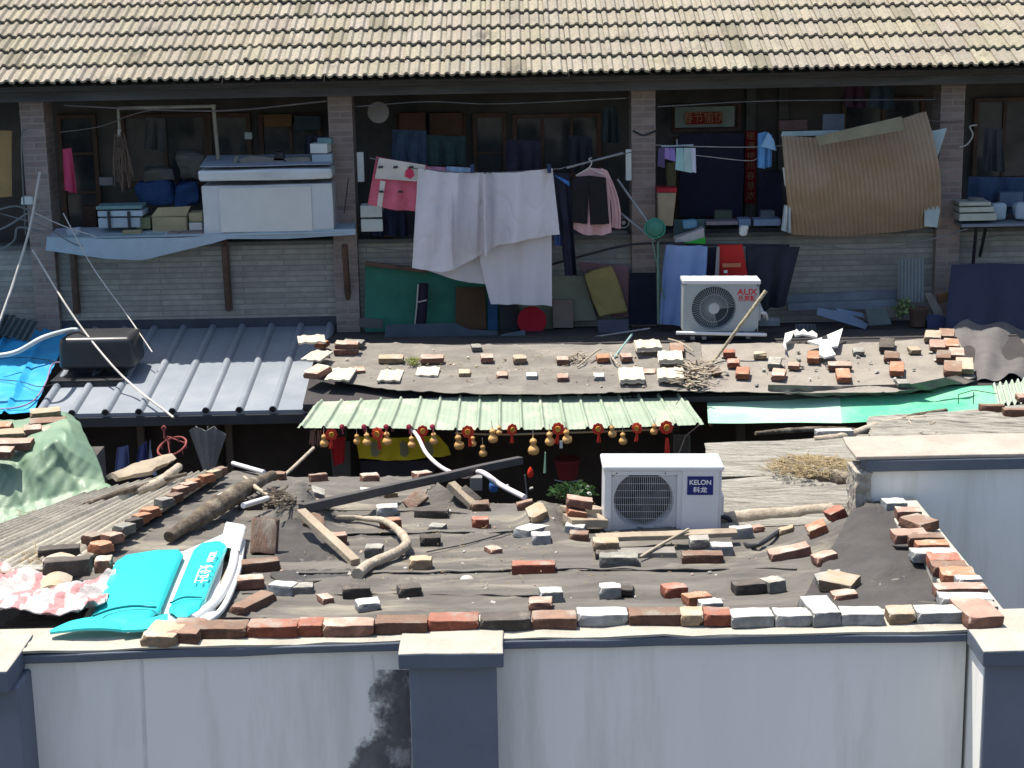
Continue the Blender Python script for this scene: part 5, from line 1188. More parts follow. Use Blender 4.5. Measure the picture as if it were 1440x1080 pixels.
for x, yb in ((318,436),(487,430),(104,440)):
    p0 = onY(x, 345, 18.7); mb = MB(); q = onY(x+3, yb, 19.05); mb.tube([(p0.x-.02, 18.7, p0.z), (q.x, 19.07, q.z)], .035, 6); mb.tube([(q.x+.01, 19.07, p0.z), (q.x+.02, 19.07, q.z)], .03, 6); obj('bracket', mb.mesh('bracket', smooth=40), M_wood, sh_)
SHZ = onY(280, 332, 18.8).z
cab = thing('steel_cabinet', 'large pale grey steel cabinet with cream front panel on the wall shelf', 'cabinet', tuple(onY(372, 332, 18.66)))
me = boxpx('cabinet_body', 287, 467, 258, 333, 18.66, .42, M_steel, mb_only=True).mesh('cabinet_body', bevel=.01)
subdiv(me, 4); wob(me, .012, 2.5)
for v in me.vertices:
    v.co.x += 0 if v.co.z > 3.2 else .015*(1 if v.co.x < -2.2 else 0)
obj('cabinet_body', me, M_steel, cab)
boxpx('cabinet_lid', 279, 466, 236, 256, 18.60, .52, M_steel, cab, .03, wobm=.012); boxpx('front_panel', 311, 437, 262, 327, 18.645, .013, M_cream, cab, .003, wobm=.003)
mb = MB(); a = onY(281,236,18.60); b = onY(464,234,18.60); mb.hexa([(a.x,18.605,a.z+.003),(b.x,18.605,a.z+.003),(b.x,19.12,a.z+.06),(a.x,19.12,a.z+.06),(a.x,18.605,a.z+.012),(b.x,18.605,a.z+.012),(b.x,19.12,a.z+.075),(a.x,19.12,a.z+.075)])
obj('top_sheet', wob(subdiv(mb.mesh('top_sheet'), 3), .01, 6), mat('slate_top', (.30,.35,.42), (.22,.26,.32), 5, .6, .3), cab)
for poly, nm, lb, m in (([(335,225),(352,219),(400,223),(404,228),(340,229)],'scrap_board','dark curved board lying on top of the steel cabinet',M_plankg),
    ([(398,228),(402,222),(436,221),(438,232),(400,233)],'scrap_board','grey plank end on the right top of the steel cabinet',M_plankg),
    ([(384,226),(388,214),(398,214),(400,226)],'jar','small dark jar on top of the steel cabinet',M_dark),
    ([(325,236),(331,219),(335,220),(329,240)],'stick','short stick hanging over the lid of the steel cabinet',M_plankg)):
    spoly(nm, poly, 18.75, .12 if nm != 'stick' else .02, m, lb, nm.replace('_', ' '))
sbox('paper_box', 439, 466, 217, 232, 18.72, .2, M_paleb, 'pale blue box on the right end of the steel cabinet', 'box'); sbox('paper_box', 436, 460, 202, 216, 18.74, .18, M_foam, 'white printed carton on top of the pale blue box', 'box', yaw=-8)
sbox('framed_print', 446, 466, 194, 203, 18.78, .1, M_teal, 'dark glossy package leaning above the white printed carton', 'package', yaw=-6)
G5 = 'things stacked on the left part of the wall shelf'
sbox('foam_box', 139, 196, 306, 321, 18.75, .26, M_paleb, 'lower pale blue foam box with black tape on the wall shelf', 'foam box', G5, yaw=2)
sbox('foam_box', 137, 200, 296, 305, 18.74, .28, M_paleb, 'middle pale blue foam box lid with black tape', 'foam box', G5, yaw=-2)
sbox('foam_box', 135, 199, 289, 295, 18.74, .28, M_teal, 'top greenish grey lid of the foam box pile', 'foam box', G5, yaw=1)
for x in (152, 180): sbox('tape', x, x+3, 297, 321, 18.715, .004, M_dark, f'black tape strip round the foam boxes, {"left" if x < 160 else "right"} one', 'tape')
o = sbox('cardboard_box', 214, 262, 305, 327, 18.78, .25, M_card, 'brown cardboard box with open flaps beside the steel cabinet', 'cardboard box', G5, yaw=-6)
spoly('cardboard_flap', [(212,305),(222,292),(268,290),(262,304)], 18.80, .01, M_card, 'raised flap sheet on the open cardboard box', 'cardboard sheet'); 
sbox('cardboard_box', 266, 284, 299, 312, 18.80, .2, M_card, 'small closed cardboard box against the steel cabinet', 'cardboard box', G5); sbox('cardboard_box', 266, 284, 313, 324, 18.79, .2, M_cream, 'small tan carton under the closed cardboard box', 'cardboard box', G5)
sbox('cardboard_box', 192, 211, 306, 322, 18.82, .2, cm('green_carton', (.22,.24,.14)), 'small greenish carton between foam boxes and the open cardboard box', 'cardboard box', G5)
sbox('carton', 172, 198, 324, 331, 18.70, .1, M_card, 'flat tan carton on the front edge of the wall shelf', 'cardboard box', G5)
for x0, x1, lb in ((236,252,'small round stone on the shelf in front of the cardboard box'),(252,286,'larger flat stone on the shelf by the steel cabinet')):
    me = boxpx('stone', x0, x1, 326, 335, 18.66, .12, None, mb_only=True).mesh('stone', bevel=.02, seg=3); wob(me, .01, 14, x0); single('stone', me, cm('shade_stone', (.20,.17,.16)), lb, 'stone', G5)
spoly('teal_board', [(90,332),(230,328),(228,338),(96,344)], 18.64, .03, M_teal, 'long teal board lying on the front of the wall shelf', 'board')
sbox('plastic_bag', 92, 112, 320, 338, 18.7, .12, M_paleb, 'crumpled pale plastic bag at the left end of the wall shelf', 'plastic bag', bev=.03, wobm=.02)
sbox('plastic_sack', 192, 240, 256, 289, 19.3, .3, cm('sack_blue', (.03,.075,.20)), 'blue plastic sack behind the foam boxes', 'plastic sack', bev=.06, wobm=.05); sbox('plastic_sack', 246, 276, 258, 291, 19.35, .3, MATS['sack_blue'], 'second blue plastic sack behind the cardboard box', 'plastic sack', bev=.06, wobm=.05)
sbox('clear_bag', 200, 244, 236, 256, 19.35, .2, cm('bag_grey', (.14,.14,.12)), 'crumpled clear bag above the blue sack', 'plastic bag', bev=.04, wobm=.05); sbox('clear_bag', 250, 288, 216, 252, 19.4, .2, MATS['bag_grey'], 'pale crumpled bundle left of the steel cabinet', 'plastic bag', bev=.05, wobm=.05)
cloth('towel', [(88,210),(100,208)], [(91,268),(108,272)], 19.0, cm('towel_pink', (.52,.06,.14)), 'pink towel hanging beside the left pillar', 'towel', amp=.02, n=1.5, nu=16)
sbox('wall_plate', 140, 158, 249, 261, 19.9, .02, cm('plate_grey', (.30,.29,.31)), 'small pale notice plate behind the pink towel', 'plate'); sbox('switch_box', 344, 354, 186, 196, 20.0, .05, M_foam, 'small white switch box on the inner wall above the steel cabinet', 'switch box')
mb = MB(); mb.tube([onY(165,152,18.9), onY(303,149,18.9)], .018, 8); mb.tube([onY(166,153,18.9), onY(168,182,18.9)], .016, 8); mb.tube([onY(300,147,18.9), onY(307,224,18.9)], .02, 8)
single('drying_rack', mb, cm('frame_wood', (.30,.27,.20)), 'pale wooden pole frame hung under the eave above the steel cabinet', 'frame', smooth=50)
hb = thing('dried_bundle', 'bundle of dried plants hanging from the pole frame', 'dried plants', tuple(onY(168, 190, 18.95)))
rnd = random.Random(3); mb = MB()
for i in range(90):
    x = rnd.uniform(161, 176); y0_ = rnd.uniform(185, 215); p = onY(x, y0_, 18.95 + rnd.uniform(-.04,.04)); q = p + Vector((rnd.uniform(-.07,.07), rnd.uniform(-.04,.04), -rnd.uniform(.15,.45))); mb.tube([p, (p+q)/2+Vector((rnd.uniform(-.02,.02),0,0)), q], .006, 4, False)
obj('stems', mb.mesh('stems'), cm('dry_brown', (.16,.115,.085)), hb)
mb = MB(); mb.tube([onY(168,182,18.95), onY(168,192,18.95)], .02, 6); obj('tie', mb.mesh('tie'), M_cable, hb)
# bay 0
cloth('mattress', [(-30,182),(16,184)], [(-30,280),(17,276)], 18.9, cm('mat_tan', (.34,.22,.09)), 'tan mattress hanging at the far left edge under the eave', 'mattress', amp=.015, n=1, thick=.05, nu=14)
sbox('bundle', 30, 45, 276, 290, 18.9, .1, M_foam, 'small white bundle on the ledge beside the left pillar', 'bundle', bev=.02, wobm=.02)
for k, pts in enumerate([[(-20,330,18.7),(10,318,18.7),(38,300,18.7)], [(0,352,18.65),(20,338,18.65),(26,320,18.65),(58,326,18.65)], [(-20,300,18.8),(20,290,18.8),(42,296,18.8)]]):
    wire('cable', pts, .012, M_cab2, ['grey cable rising to the left pillar from the picture edge','bent grey cable on the wall left of the left pillar','upper grey cable ending at the white bundle'][k])
wire('cable', [(36,330,18.7),(30,200,18.75),(38,180,18.8)], .007, M_cab2, 'thin grey cord hanging along the left side of the left pillar')
# big white cables crossing
wire('cable', [(-10,478,17.6),(18,400,18.0),(42,320,18.3),(56,242,18.6)], .014, M_cable, 'thick white cable rising steeply from the left edge past the left pillar')
wire('cable', [(46,352,18.6),(100,440,17.8),(150,505,17.2),(190,545,16.9),(244,587,16.2)], .011, M_cable, 'white cable slanting down over the black tank to the gutter')
wire('cable', [(89,300,18.6),(130,375,18.3),(180,445,18.0),(214,495,17.6)], .007, M_cable, 'thin white wire slanting over the left brick wall to the slate blue roof')
wire('cable', [(46,298,18.6),(90,318,18.55),(136,333,18.5)], .006, M_cable, 'thin white wire from the left pillar to the teal board')
wire('cable', [(90,148,18.75),(165,152,18.75),(240,155,18.7),(330,155,18.7),(460,142,18.75)], .009, cm('cord_brown', (.16,.13,.12)), 'brownish cord strung under the eave across the left bay')
wire('cable', [(84,186,18.75),(140,178,18.75),(190,160,18.72),(240,150,18.7)], .005, cm('cord_brown', (.16,.13,.12)), 'thin cord slanting up under the eave at left')
# ---- bay 2
cloth('patterned_towel', [(529,220),(560,226),(600,232)], [(517,288),(560,296),(602,297)], 18.5, mat('towel_pattern', (.60,.14,.20), (.50,.10,.15), 9, .85, .2), 'pink and white patterned towel with dark pegs left of the large sheet', 'towel', amp=.02, n=2, nu=30)
pt = bpy.data.objects['patterned_towel']
def onobj(name, poly, Y, m, parent, th=.002):
    me = slab(poly, Y, th).mesh(name); o = bpy.data.objects.new(name, me); COL.objects.link(o); me.materials.append(m); o.parent = parent; o.matrix_parent_inverse = Matrix.Translation(-parent.location); return o
M_tw = cm('towel_white', (.62,.58,.52)); M_tr = cm('towel_deep_pink', (.62,.05,.12))
onobj('white_band', [(533,222),(598,232),(598,256),(527,251)], 18.462, M_tw, pt); onobj('white_stripe', [(535,254),(542,255),(537,291),(530,290)], 18.458, M_tw, pt)
onobj('flower', [(570,241),(575,235),(581,240),(583,247),(577,252),(569,248)], 18.455, M_tr, pt)
for x in (532, 553, 575, 533, 560): onobj('peg', [(x,234 if x not in (533,560) else 268),(x+6,233 if x not in (533,560) else 268),(x+7,236 if x not in (533,560) else 271),(x,237 if x not in (533,560) else 271)], 18.44, M_dark, pt, .01)
cloth('cloth', [(586,233),(640,236)], [(588,262),(640,262)], 18.56, cm('cloth_pink', (.50,.22,.30)), 'pink cloth hidden behind the top of the large sheet', 'cloth', nu=16); cloth('cloth', [(628,234),(663,236)], [(630,258),(662,260)], 18.53, cm('cloth_ltblue', (.30,.42,.55)), 'light blue cloth edge peeping above the large sheet', 'cloth', nu=16)
bs = thing('bed_sheet', 'large white bed sheet folded over the washing line in the middle bay', 'bed sheet', tuple(onY(680, 240, 18.3)))
M_sheet = cm('sheet_white', (.80,.765,.785), .95, bump=.12, trans=.25)
def sdisp(u, t, p):
    y = .030*(.4+t)*math.sin(2*math.pi*2.2*u + .6 + .8*t) + .018*math.sin(2*math.pi*6.3*u + 2*t) + .02*noise.noise(p*3) + .006*noise.noise(p*11) + .008*math.exp(-(noise.noise(Vector((p.x*5, p.z*2.2, 3)))/.05)**2)
    y += .045*abs(math.sin(2*math.pi*3.3*u + .4*t))*math.exp(-((u-.35)/.22)**2)
    y -= (.15+.20*t)*math.exp(-((u-.50-.01*t)/.015)**2) + (.06+.22*t)*math.exp(-((u-.24-.03*t)/.012)**2)*math.exp(-((t-.55)/.3)**2)
    return Vector((0, y, 0))
s = ruled([(588,237),(625,243),(665,243),(720,243),(777,237)], [(579,378),(620,383),(640,378),(672,362),(700,345),(740,337),(787,330)], lambda px, py, u, t: onY(px, py, 18.42 - .05*t), 160, 60, .004, sdisp); obj('front_layer', s.mesh('front_layer', smooth=70), M_sheet, bs)
s = ruled([(590,242),(680,246),(775,242)], [(588,376),(630,390),(660,398),(690,400),(776,400)], lambda px, py, u, t: onY(px, py, 18.54), 60, 40, .004, folds(.02, 3)); obj('middle_layer', s.mesh('middle_layer', smooth=70), M_sheet, bs)
s = ruled([(672,246),(775,246)], [(690,428),(720,428),(776,430)], lambda px, py, u, t: onY(px + (0 if u > .3 else -10*math.sin(math.pi*t)*(1-u/.3)), py, 18.48), 60, 50, .004, folds(.02, 2.5, 1)); obj('rear_layer', s.mesh('rear_layer', smooth=70), M_sheet, bs)
for x in (664, 773): mb = MB(); a = onY(x, 246, 18.2); mb.box((a.x-.02, 18.36, a.z-.0), (a.x+.02, 18.42, a.z+.09)); obj('peg', mb.mesh('peg', bevel=.005), cm('peg_blue', (.03,.05,.12)), bs)
wire('washing_line', [(520,222,18.50),(590,238,18.46),(680,243,18.45),(778,238,18.46),(800,234,18.48),(888,214,18.7)], .006, M_cab2, 'washing line carrying the large sheet across the middle bay', 'washing line')
mb = MB(); mb.tube([onY(797,236,18.42), onY(876,215,18.62)], .012, 8); single('rod', mb, M_metalg, 'thin metal rod carrying the coat hanger left of the second pillar', 'rod')
tr = cloth('trousers', [(779,243),(800,243)], [(786,300),(795,388),(811,388),(810,300)][1:3], 18.45, M_navy, 'long navy trousers hanging right of the large sheet', 'trousers', amp=.03, n=1.5, nu=20)
cloth('cloth', [(778,300),(794,300)], [(780,345),(792,346)], 18.52, cm('cloth_blue', (.10,.16,.40)), 'blue cloth showing between the sheet and the navy trousers', 'cloth', nu=12)
cloth('cloth', [(780,246),(800,255)], [(784,250),(801,262)], 18.4, cm('cloth_bright_blue', (.05,.18,.50)), 'small bright blue strap over the navy trousers', 'strap', nu=12, amp=.005)
ps = thing('pink_shirt', 'pink long sleeved shirt on a white hanger beside the second pillar', 'shirt', tuple(onY(838, 240, 18.45)))
M_pink = mat('shirt_pink', (.60,.38,.38), (.52,.31,.32), 4, .85, .2, 25, col3=(.55,.12,.14), scale3=9, mix3=(.62,.68))
for top, bot, nm in (([(812,245),(830,236),(848,238),(856,243)], [(806,322),(820,330),(846,331),(860,327)], 'shirt_body'), ([(845,236),(854,240)], [(860,320),(870,322)], 'sleeve')):
    s = ruled(top, bot, lambda px, py, u, t: onY(px + (8*math.sin(math.pi*t*.9) if nm == 'sleeve' else 0), py, 18.46), 30, 30, .02, folds(.02, 2)); obj(nm, s.mesh(nm, smooth=60), M_pink, ps)
mb = MB(); mb.tube(bez([onY(x, y, 18.42) for x, y in ((810,247),(828,236),(832,228),(828,224),(832,222))], 16), .007, 6); mb.tube(bez([onY(x, y, 18.42) for x, y in ((828,236),(848,245))], 6), .007, 6); obj('hanger', mb.mesh('hanger', smooth=60), M_cable, ps)
sh2 = thing('black_shorts', 'black shorts hanging in front of the pink shirt', 'shorts', tuple(onY(830, 250, 18.4)))
for top, bot in (([(806,249),(829,247)], [(805,313),(826,315)]), ([(828,247),(852,250)], [(831,316),(857,315)])):
    s = ruled(top, bot, lambda px, py, u, t: onY(px, py, 18.41), 20, 20, .02, folds(.012, 1.2)); obj('leg', s.mesh('leg', smooth=60), cm('shorts_black', (.012,.012,.014)), sh2)
M_ltub = M_metalg
for k, (p, q) in enumerate([((868,252,18.6),(926,333,18.45)), ((868,296,18.6),(920,338,18.45)), ((897,293,18.55),(917,322,18.45))]):
    mb = MB(); mb.tube([onY(*p), onY(*q)], .014 if k < 2 else .01, 8); single('tube', mb, M_ltub, ['long grey metal tube leaning down to the green fishing net','lower grey metal tube meeting the green fishing net','short pale rod beside the green fishing net'][k], 'tube', 'rods above the green net', smooth=60)
mb = MB(); c = onY(877,313,18.6); mb.tube([c + Vector((.055*math.cos(a*.3307), 0, .055*math.sin(a*.3307))) for a in range(20)], .008, 6); mb.lathe([(0,-.01),(.022,-.01),(.022,.01),(0,.01)], c, 14, 'Y'); single('wheel', mb, M_metalg, 'small pale wheel with hub between the shirt and the second pillar', 'wheel', smooth=50)
sbox('white_panel', 880, 888, 210, 254, 18.93, .02, M_foam, 'narrow white panel fixed to the left side of the second pillar', 'panel')
net = thing('fishing_net', 'round green landing net on the ledge in front of the second pillar', 'net', tuple(onY(921, 322, 18.5)))
c = onY(921, 321, 18.45); mb = MB(); mb.tube([c + Vector((.105*math.cos(a*.2618), .02*math.sin(a*.2618), .10*math.sin(a*.2618))) for a in range(25)], .009, 6); obj('hoop', mb.mesh('hoop', smooth=60), cm('net_green', (.05,.26,.17)), net)
mb = MB(); mb.lathe([(.10,.0),(.085,.03),(.06,.05),(0,.06)][::-1], c + Vector((0,.01,0)), 24, 'Y', Matrix.Scale(-1, 3, Vector((0,1,0))) if False else None); obj('mesh_bag', mb.mesh('mesh_bag', smooth=60), cm('net_green2', (.06,.22,.16)), net)
for p, q, lb in (((925,340,18.5),(926,455,18.45),'green pole standing beside the light blue sack'),((917,338,18.5),(934,420,18.48),'thin grey pole slanting behind the green pole')):
    mb = MB(); mb.tube([onY(*p), onY(*q)], .013 if 'green pole s' in lb else .008, 8); single('pole', mb, cm('pole_green', (.14,.24,.18)), lb, 'pole', smooth=60)
for x0, x1, y0_, y1_, lb in ((507,537,289,306,'upper white foam box right of the middle pillar'),(508,538,308,326,'lower white foam box right of the middle pillar')): sbox('foam_box', x0, x1, y0_, y1_, 18.9, .24, M_foam, lb, 'foam box', 'white foam boxes by the middle pillar')
mb = MB(); mb.lathe([(0,-.05),(.05,-.045),(.07,-.01),(.115,0),(.115,.006),(0,.008)], onY(532,158,19.2), 24, 'Y'); single('straw_hat', mb, cm('hat_straw', (.26,.23,.20)), 'pale round straw hat hanging high on the inner wall of the middle bay', 'hat', smooth=40)
sbox('white_jamb', 503, 511, 214, 256, 19.05, .03, M_foam, 'narrow white strip standing beside the middle pillar', 'strip')
for x0, x1, y0_, y1_, c_, lb in ((552,600,182,232,(.05,.08,.13),'dark blue flowered cloth hanging deep in the middle bay'),(600,655,190,232,(.035,.07,.07),'dark green cloth hanging deep in the middle bay'),(712,760,196,244,(.05,.04,.07),'dark purple cloth hanging deep behind the large sheet'),(800,832,190,238,(.04,.045,.05),'dark grey coat hanging deep behind the pink shirt'),(522,572,296,332,(.015,.02,.05),'navy cloth under the patterned towel')):
    cloth('cloth', [(x0,y0_),(x1,y0_+2)], [(x0-2,y1_),(x1+2,y1_)], 19.35 if y0_ < 290 else 18.95, mat('cl_%d' % x0, c_, tuple(q*.6 for q in c_), 9, .9, .3), lb, 'cloth', amp=.03, n=3, nu=26)
# below the ledge, middle bay: boards, basin, bags leaning on the wall
def lean(name, poly, Y, th, m, label, cat, group=None, **k): return spoly(name, poly, Y, th, m, label, cat, group, **k)
G6 = 'things leaning on the wall of the middle bay'
lean('green_board', [(513,372),(600,382),(612,385),(708,402),(708,478),(513,476)], 18.98, .02, cm('board_green', (.045,.20,.14)), 'large dark green board leaning on the wall below the large sheet', 'board', G6)
lean('timber', [(514,368),(600,378),(600,384),(514,374)], 18.9, .04, M_wood, 'dark timber batten along the top of the dark green board', 'timber')
um = thing('rolled_umbrella', 'rolled dark umbrella with a white edge in front of the dark green board', 'umbrella', tuple(onY(593,468,18.85)))
mb = MB(); mb.tube([onY(596,399,18.85), onY(594,430,18.85), onY(590,469,18.85)], [.05,.055,.06], 12); obj('canopy', mb.mesh('canopy', smooth=50), cm('umb_dark', (.03,.022,.045)), um)
mb = MB(); mb.tube([onY(588,400,18.80), onY(586,432,18.79), onY(582,468,18.78)], .008, 6); obj('edge_cord', mb.mesh('edge_cord'), M_cable, um); mb = MB(); mb.tube([onY(588,425,18.79), onY(600,422,18.79)], .008, 6); obj('strap', mb.mesh('strap'), M_cable, um)
lean('brown_board', [(641,404),(682,404),(684,463),(641,462)], 18.92, .02, cm('board_brown', (.115,.065,.035)), 'brown wooden board leaning right of the rolled umbrella', 'board', G6)
lean('blue_strip', [(686,420),(700,424),(700,465),(686,465)], 18.93, .02, cm('panel_blue', (.03,.09,.19)), 'narrow blue panel beside the brown board', 'board', G6)
lean('black_sheet', [(703,428),(729,430),(729,470),(703,470)], 18.90, .03, M_dark, 'black panel between the blue panel and the red basin', 'board', G6)
lean('pale_board', [(729,410),(778,410),(778,466),(729,466)], 18.97, .02, cm('board_palegreen', (.22,.25,.17)), 'pale green board behind the red basin', 'board', G6)
mb = MB(); mb.lathe([(0,-.06),(.11,-.06),(.145,-.02),(.15,.04),(.158,.045),(.158,.05),(0,.05)], onY(748,450,18.85), 28, 'Y'); single('basin', mb, cm('basin_red', (.42,.015,.03)), 'red plastic basin standing on edge below the large sheet', 'basin', smooth=40)
lean('cream_board', [(775,388),(820,388),(840,450),(800,452),(776,452)], 18.95, .02, cm('board_cream', (.25,.26,.19)), 'cream board leaning behind the yellow sack', 'board', G6)
lean('small_board', [(777,422),(806,422),(806,461),(778,461)], 18.88, .03, cm('board_dusk', (.24,.19,.16)), 'small pinkish board in front of the cream board', 'board', G6)
lean('pink_mat', [(812,368),(884,374),(884,446),(860,446)], 18.96, .01, cm('mat_pink', (.24,.135,.14)), 'dull pink mat behind the yellow sack', 'mat', G6)
lean('dark_cloth', [(886,384),(922,384),(924,456),(884,456)], 18.93, .03, M_navy, 'black cloth filling the gap below the second pillar', 'cloth', G6)
me = slab([(820,388),(858,374),(866,384),(884,440),(843,447)], 18.80, .09).mesh('sack', bevel=.03, seg=3); subdiv(me, 2); wob(me, .02, 6); single('sack', me, cm('sack_yellow', (.33,.26,.10)), 'worn yellow fabric sack leaning diagonally on the wall', 'sack')
wire('cable', [(775,372,18.85),(830,357,18.8),(880,345,18.8),(930,342,18.7),(1000,344,18.7),(1110,345,18.7)], .014, M_dark, 'thick black cable sagging along the ledge past the second pillar')
for poly, Y, lb, c_ in (([(543,458),(640,455),(660,464),(700,466),(700,487),(540,482)],18.55,'dark corrugated slate lying below the dark green board',(.075,.10,.125)), ([(704,472),(738,465),(742,484),(716,489)],18.5,'bluish slate piece left of the pale twig pile',(.10,.14,.17)),
    ([(818,478),(838,474),(840,490),(828,496),(817,488)],18.4,'dark roof tile with notch in the shade behind the upper felt',(.11,.14,.16)), ([(840,452),(884,450),(884,466),(842,470)],18.6,'long grey slate below the yellow sack',(.09,.10,.14)), ([(505,448),(538,450),(538,462),(505,460)],18.75,'broken grey slab at the foot of the middle pillar',(.12,.12,.12))):
    a_, b_ = poly[0], poly[1]; spoly('slate', poly, Y, .05, cm('slate_%d' % a_[0], c_), lb, 'slate', 'slates in the shade behind the upper felt', wobm=.006)
mb = MB(); mb.tube([onY(810,478,18.35), onY(914,462,18.35)], .012, 6); single('rod', mb, M_metalg, 'thin pale rod lying in the shade below the yellow sack', 'rod'); mb = MB(); mb.tube([onH(862,505,H2c), onY(889,470,18.0)], .012, 6); single('rod', mb, cm('rod_teal', (.25,.40,.38)), 'pale teal rod leaning up from the orange half brick', 'rod')
for i, (pts) in enumerate([[(812,519),(838,502),(845,497)], [(858,500),(862,512),(868,518)], [(940,480),(958,490),(975,500)]]): branch('twig', pts, [.008,.01,.007], ['curved pale twig left of the bright orange half brick','small bent twig touching the bright orange half brick','pale twig lying below the small air conditioner'][i], M_stick, H=H2c, lifts=[.02,.05,.04])
# pillar foot column of middle pillar peeled plaster
# ---- bay 3
sg = thing('door_sign', 'pale board with a red paper banner above the door of the right bay', 'sign', tuple(onY(990, 164, 20.2)))
boxpx('board', 949, 1033, 149, 180, 20.22, .02, cm('sign_pale', (.36,.40,.34)), sg); boxpx('banner', 964, 1015, 157, 175, 20.205, .004, cm('banner_red', (.35,.03,.02)), sg)
text_on('春节愉快', .145, onY(989.5, 166, 20.20), cm('gold', (.55,.30,.16)), sg, sx=.80)
cp_ = thing('couplet', 'red vertical paper couplet with gold characters on the door post', 'couplet', tuple(onY(1055, 234, 20.2)))
boxpx('paper', 1047, 1064, 184, 286, 20.235, .004, cm('couplet_red', (.30,.012,.02)), cp_)
for i, ch in enumerate('瑞满神州春意浓'): text_on(ch, .10, onY(1055.5, 192+i*14, 20.23), MATS['gold'], cp_)
sbox('dark_quilt', 955, 1046, 188, 306, 19.6, .05, cm('quilt_navy', (.022,.022,.045), bump=.5), 'dark navy quilt filling the doorway of the right bay', 'quilt', wobm=.02)
sbox('dark_quilt', 1066, 1100, 240, 306, 19.6, .05, MATS['quilt_navy'], 'dark navy quilt right of the red couplet', 'quilt', wobm=.02)
wire('washing_line', [(922,204,18.8),(980,206,18.8),(1050,207,18.85),(1100,205,18.9)], .004, M_cable, 'upper thin white washing line in the right bay', 'washing line'); wire('washing_line', [(975,218,18.8),(1050,226,18.85),(1066,222,18.9)], .004, M_cable, 'lower thin white washing line in front of the red couplet', 'washing line')
wire('cable', [(890,184,18.8),(905,190,18.75),(922,184,18.8)], .012, M_dark, 'black cable looped round the second pillar')
pg = thing('peg_hanger', 'clip hanger with small socks and cloths in the right bay', 'peg hanger', tuple(onY(950, 203, 18.7)))
mb = MB(); mb.tube([onY(930,206,18.7), onY(975,204,18.7)], .009, 6); mb.tube([onY(952,205,18.7), onY(952,196,18.7)], .005, 6); obj('frame', mb.mesh('frame'), M_paleb, pg)
for x0, x1, y1_, c_, nm in ((926,934,236,(.09,.07,.16),'sock'),(935,941,225,(.30,.20,.50),'sock'),(942,949,227,(.26,.20,.52),'sock'),(951,961,241,(.30,.52,.52),'sock'),(962,972,243,(.40,.55,.55),'sock'),(970,978,243,(.55,.55,.65),'sock')):
    s = ruled([(x0,208),(x1,208)], [(x0-1,y1_-2),(x1+1,y1_)], lambda px, py, u, t: onY(px, py, 18.68), 8, 10, .008, folds(.01, 1)); obj(nm, s.mesh(nm, smooth=60), cm('sock_%d' % x0, c_), pg)
cloth('child_shirt', [(1066,188),(1076,185),(1086,190)], [(1066,236),(1075,237),(1085,234)], 18.85, cm('shirt_blue', (.12,.32,.62)), 'light blue shirt hanging beside the red couplet', 'shirt', amp=.02, n=2, nu=20)
cloth('cloth', [(1080,186),(1088,196)], [(1070,206),(1092,212)], 18.80, cm('shirt_blue2', (.28,.50,.72)), 'pale blue sleeve cloth folded over the light blue shirt', 'cloth', amp=.01, n=1, nu=12)
bx_ = thing('tall_box', 'tall beige box with a red lid right of the second pillar', 'box', tuple(onY(938, 318, 18.8)))
me = slab([(925,271),(951,271),(946,318),(926,317)], 18.8, .2).mesh('box_body', bevel=.006); obj('box_body', me, cm('beige', (.36,.29,.19)), bx_); boxpx('lid', 924, 952, 264, 271, 18.79, .22, cm('lid_red', (.36,.02,.03)), bx_)
sbox('sack_dark', 938, 950, 228, 266, 18.95, .1, cm('olive', (.09,.085,.04)), 'olive bag hanging above the red lidded box', 'bag', bev=.02, wobm=.02)
wb = thing('carton_tray', 'green and white printed carton tray on the ledge right of the green net', 'carton', tuple(onY(970, 340, 18.7)))
me = slab([(949,336),(990,321),(991,339),(949,341)], 18.68, .2).mesh('white_side', bevel=.004); obj('white_side', me, cm('carton_white', (.45,.43,.42)), wb); me = slab([(962,342),(992,334),(992,343)], 18.66, .02).mesh('green_side'); obj('green_side', me, cm('carton_green', (.05,.42,.06)), wb)
sbox('glass_tank', 947, 992, 308, 334, 18.92, .02, cm('pane_teal', (.08,.13,.13)), 'teal glass panel behind the green and white carton', 'panel'); me = boxpx('bag', 960, 980, 309, 322, 18.75, .1, None, mb_only=True).mesh('bag', bevel=.03, seg=3); wob(me, .012, 12); single('bag', me, cm('bag_blue', (.12,.26,.38)), 'small blue plastic bag above the green and white carton', 'plastic bag')
ps_ = thing('plank_shelf', 'board shelf at the bottom of the dark doorway', 'shelf', tuple(onY(1040, 315, 18.9)))
boxpx('board', 993, 1038, 311, 317, 18.85, .2, cm('shelf_mauve', (.22,.19,.22)), ps_); boxpx('board', 1039, 1056, 308, 318, 18.84, .2, cm('shelf_blue', (.17,.24,.36)), ps_); boxpx('board', 1060, 1098, 308, 318, 18.84, .2, MATS['shelf_blue'], ps_)
me = boxpx('rag', 1040, 1052, 318, 332, 18.7, .1, None, mb_only=True).mesh('rag', bevel=.02, seg=3); wob(me, .02, 14); single('rag', me, M_cream, 'pale rag tucked under the board shelf', 'rag')
cloth('plastic_bag', [(1103,288),(1112,290)], [(1099,324),(1112,328)], 18.55, cm('bag_pale', (.45,.50,.52)), 'pale plastic bag hanging at the left edge of the brown corrugated sheet', 'plastic bag', amp=.02, n=2, nu=14)
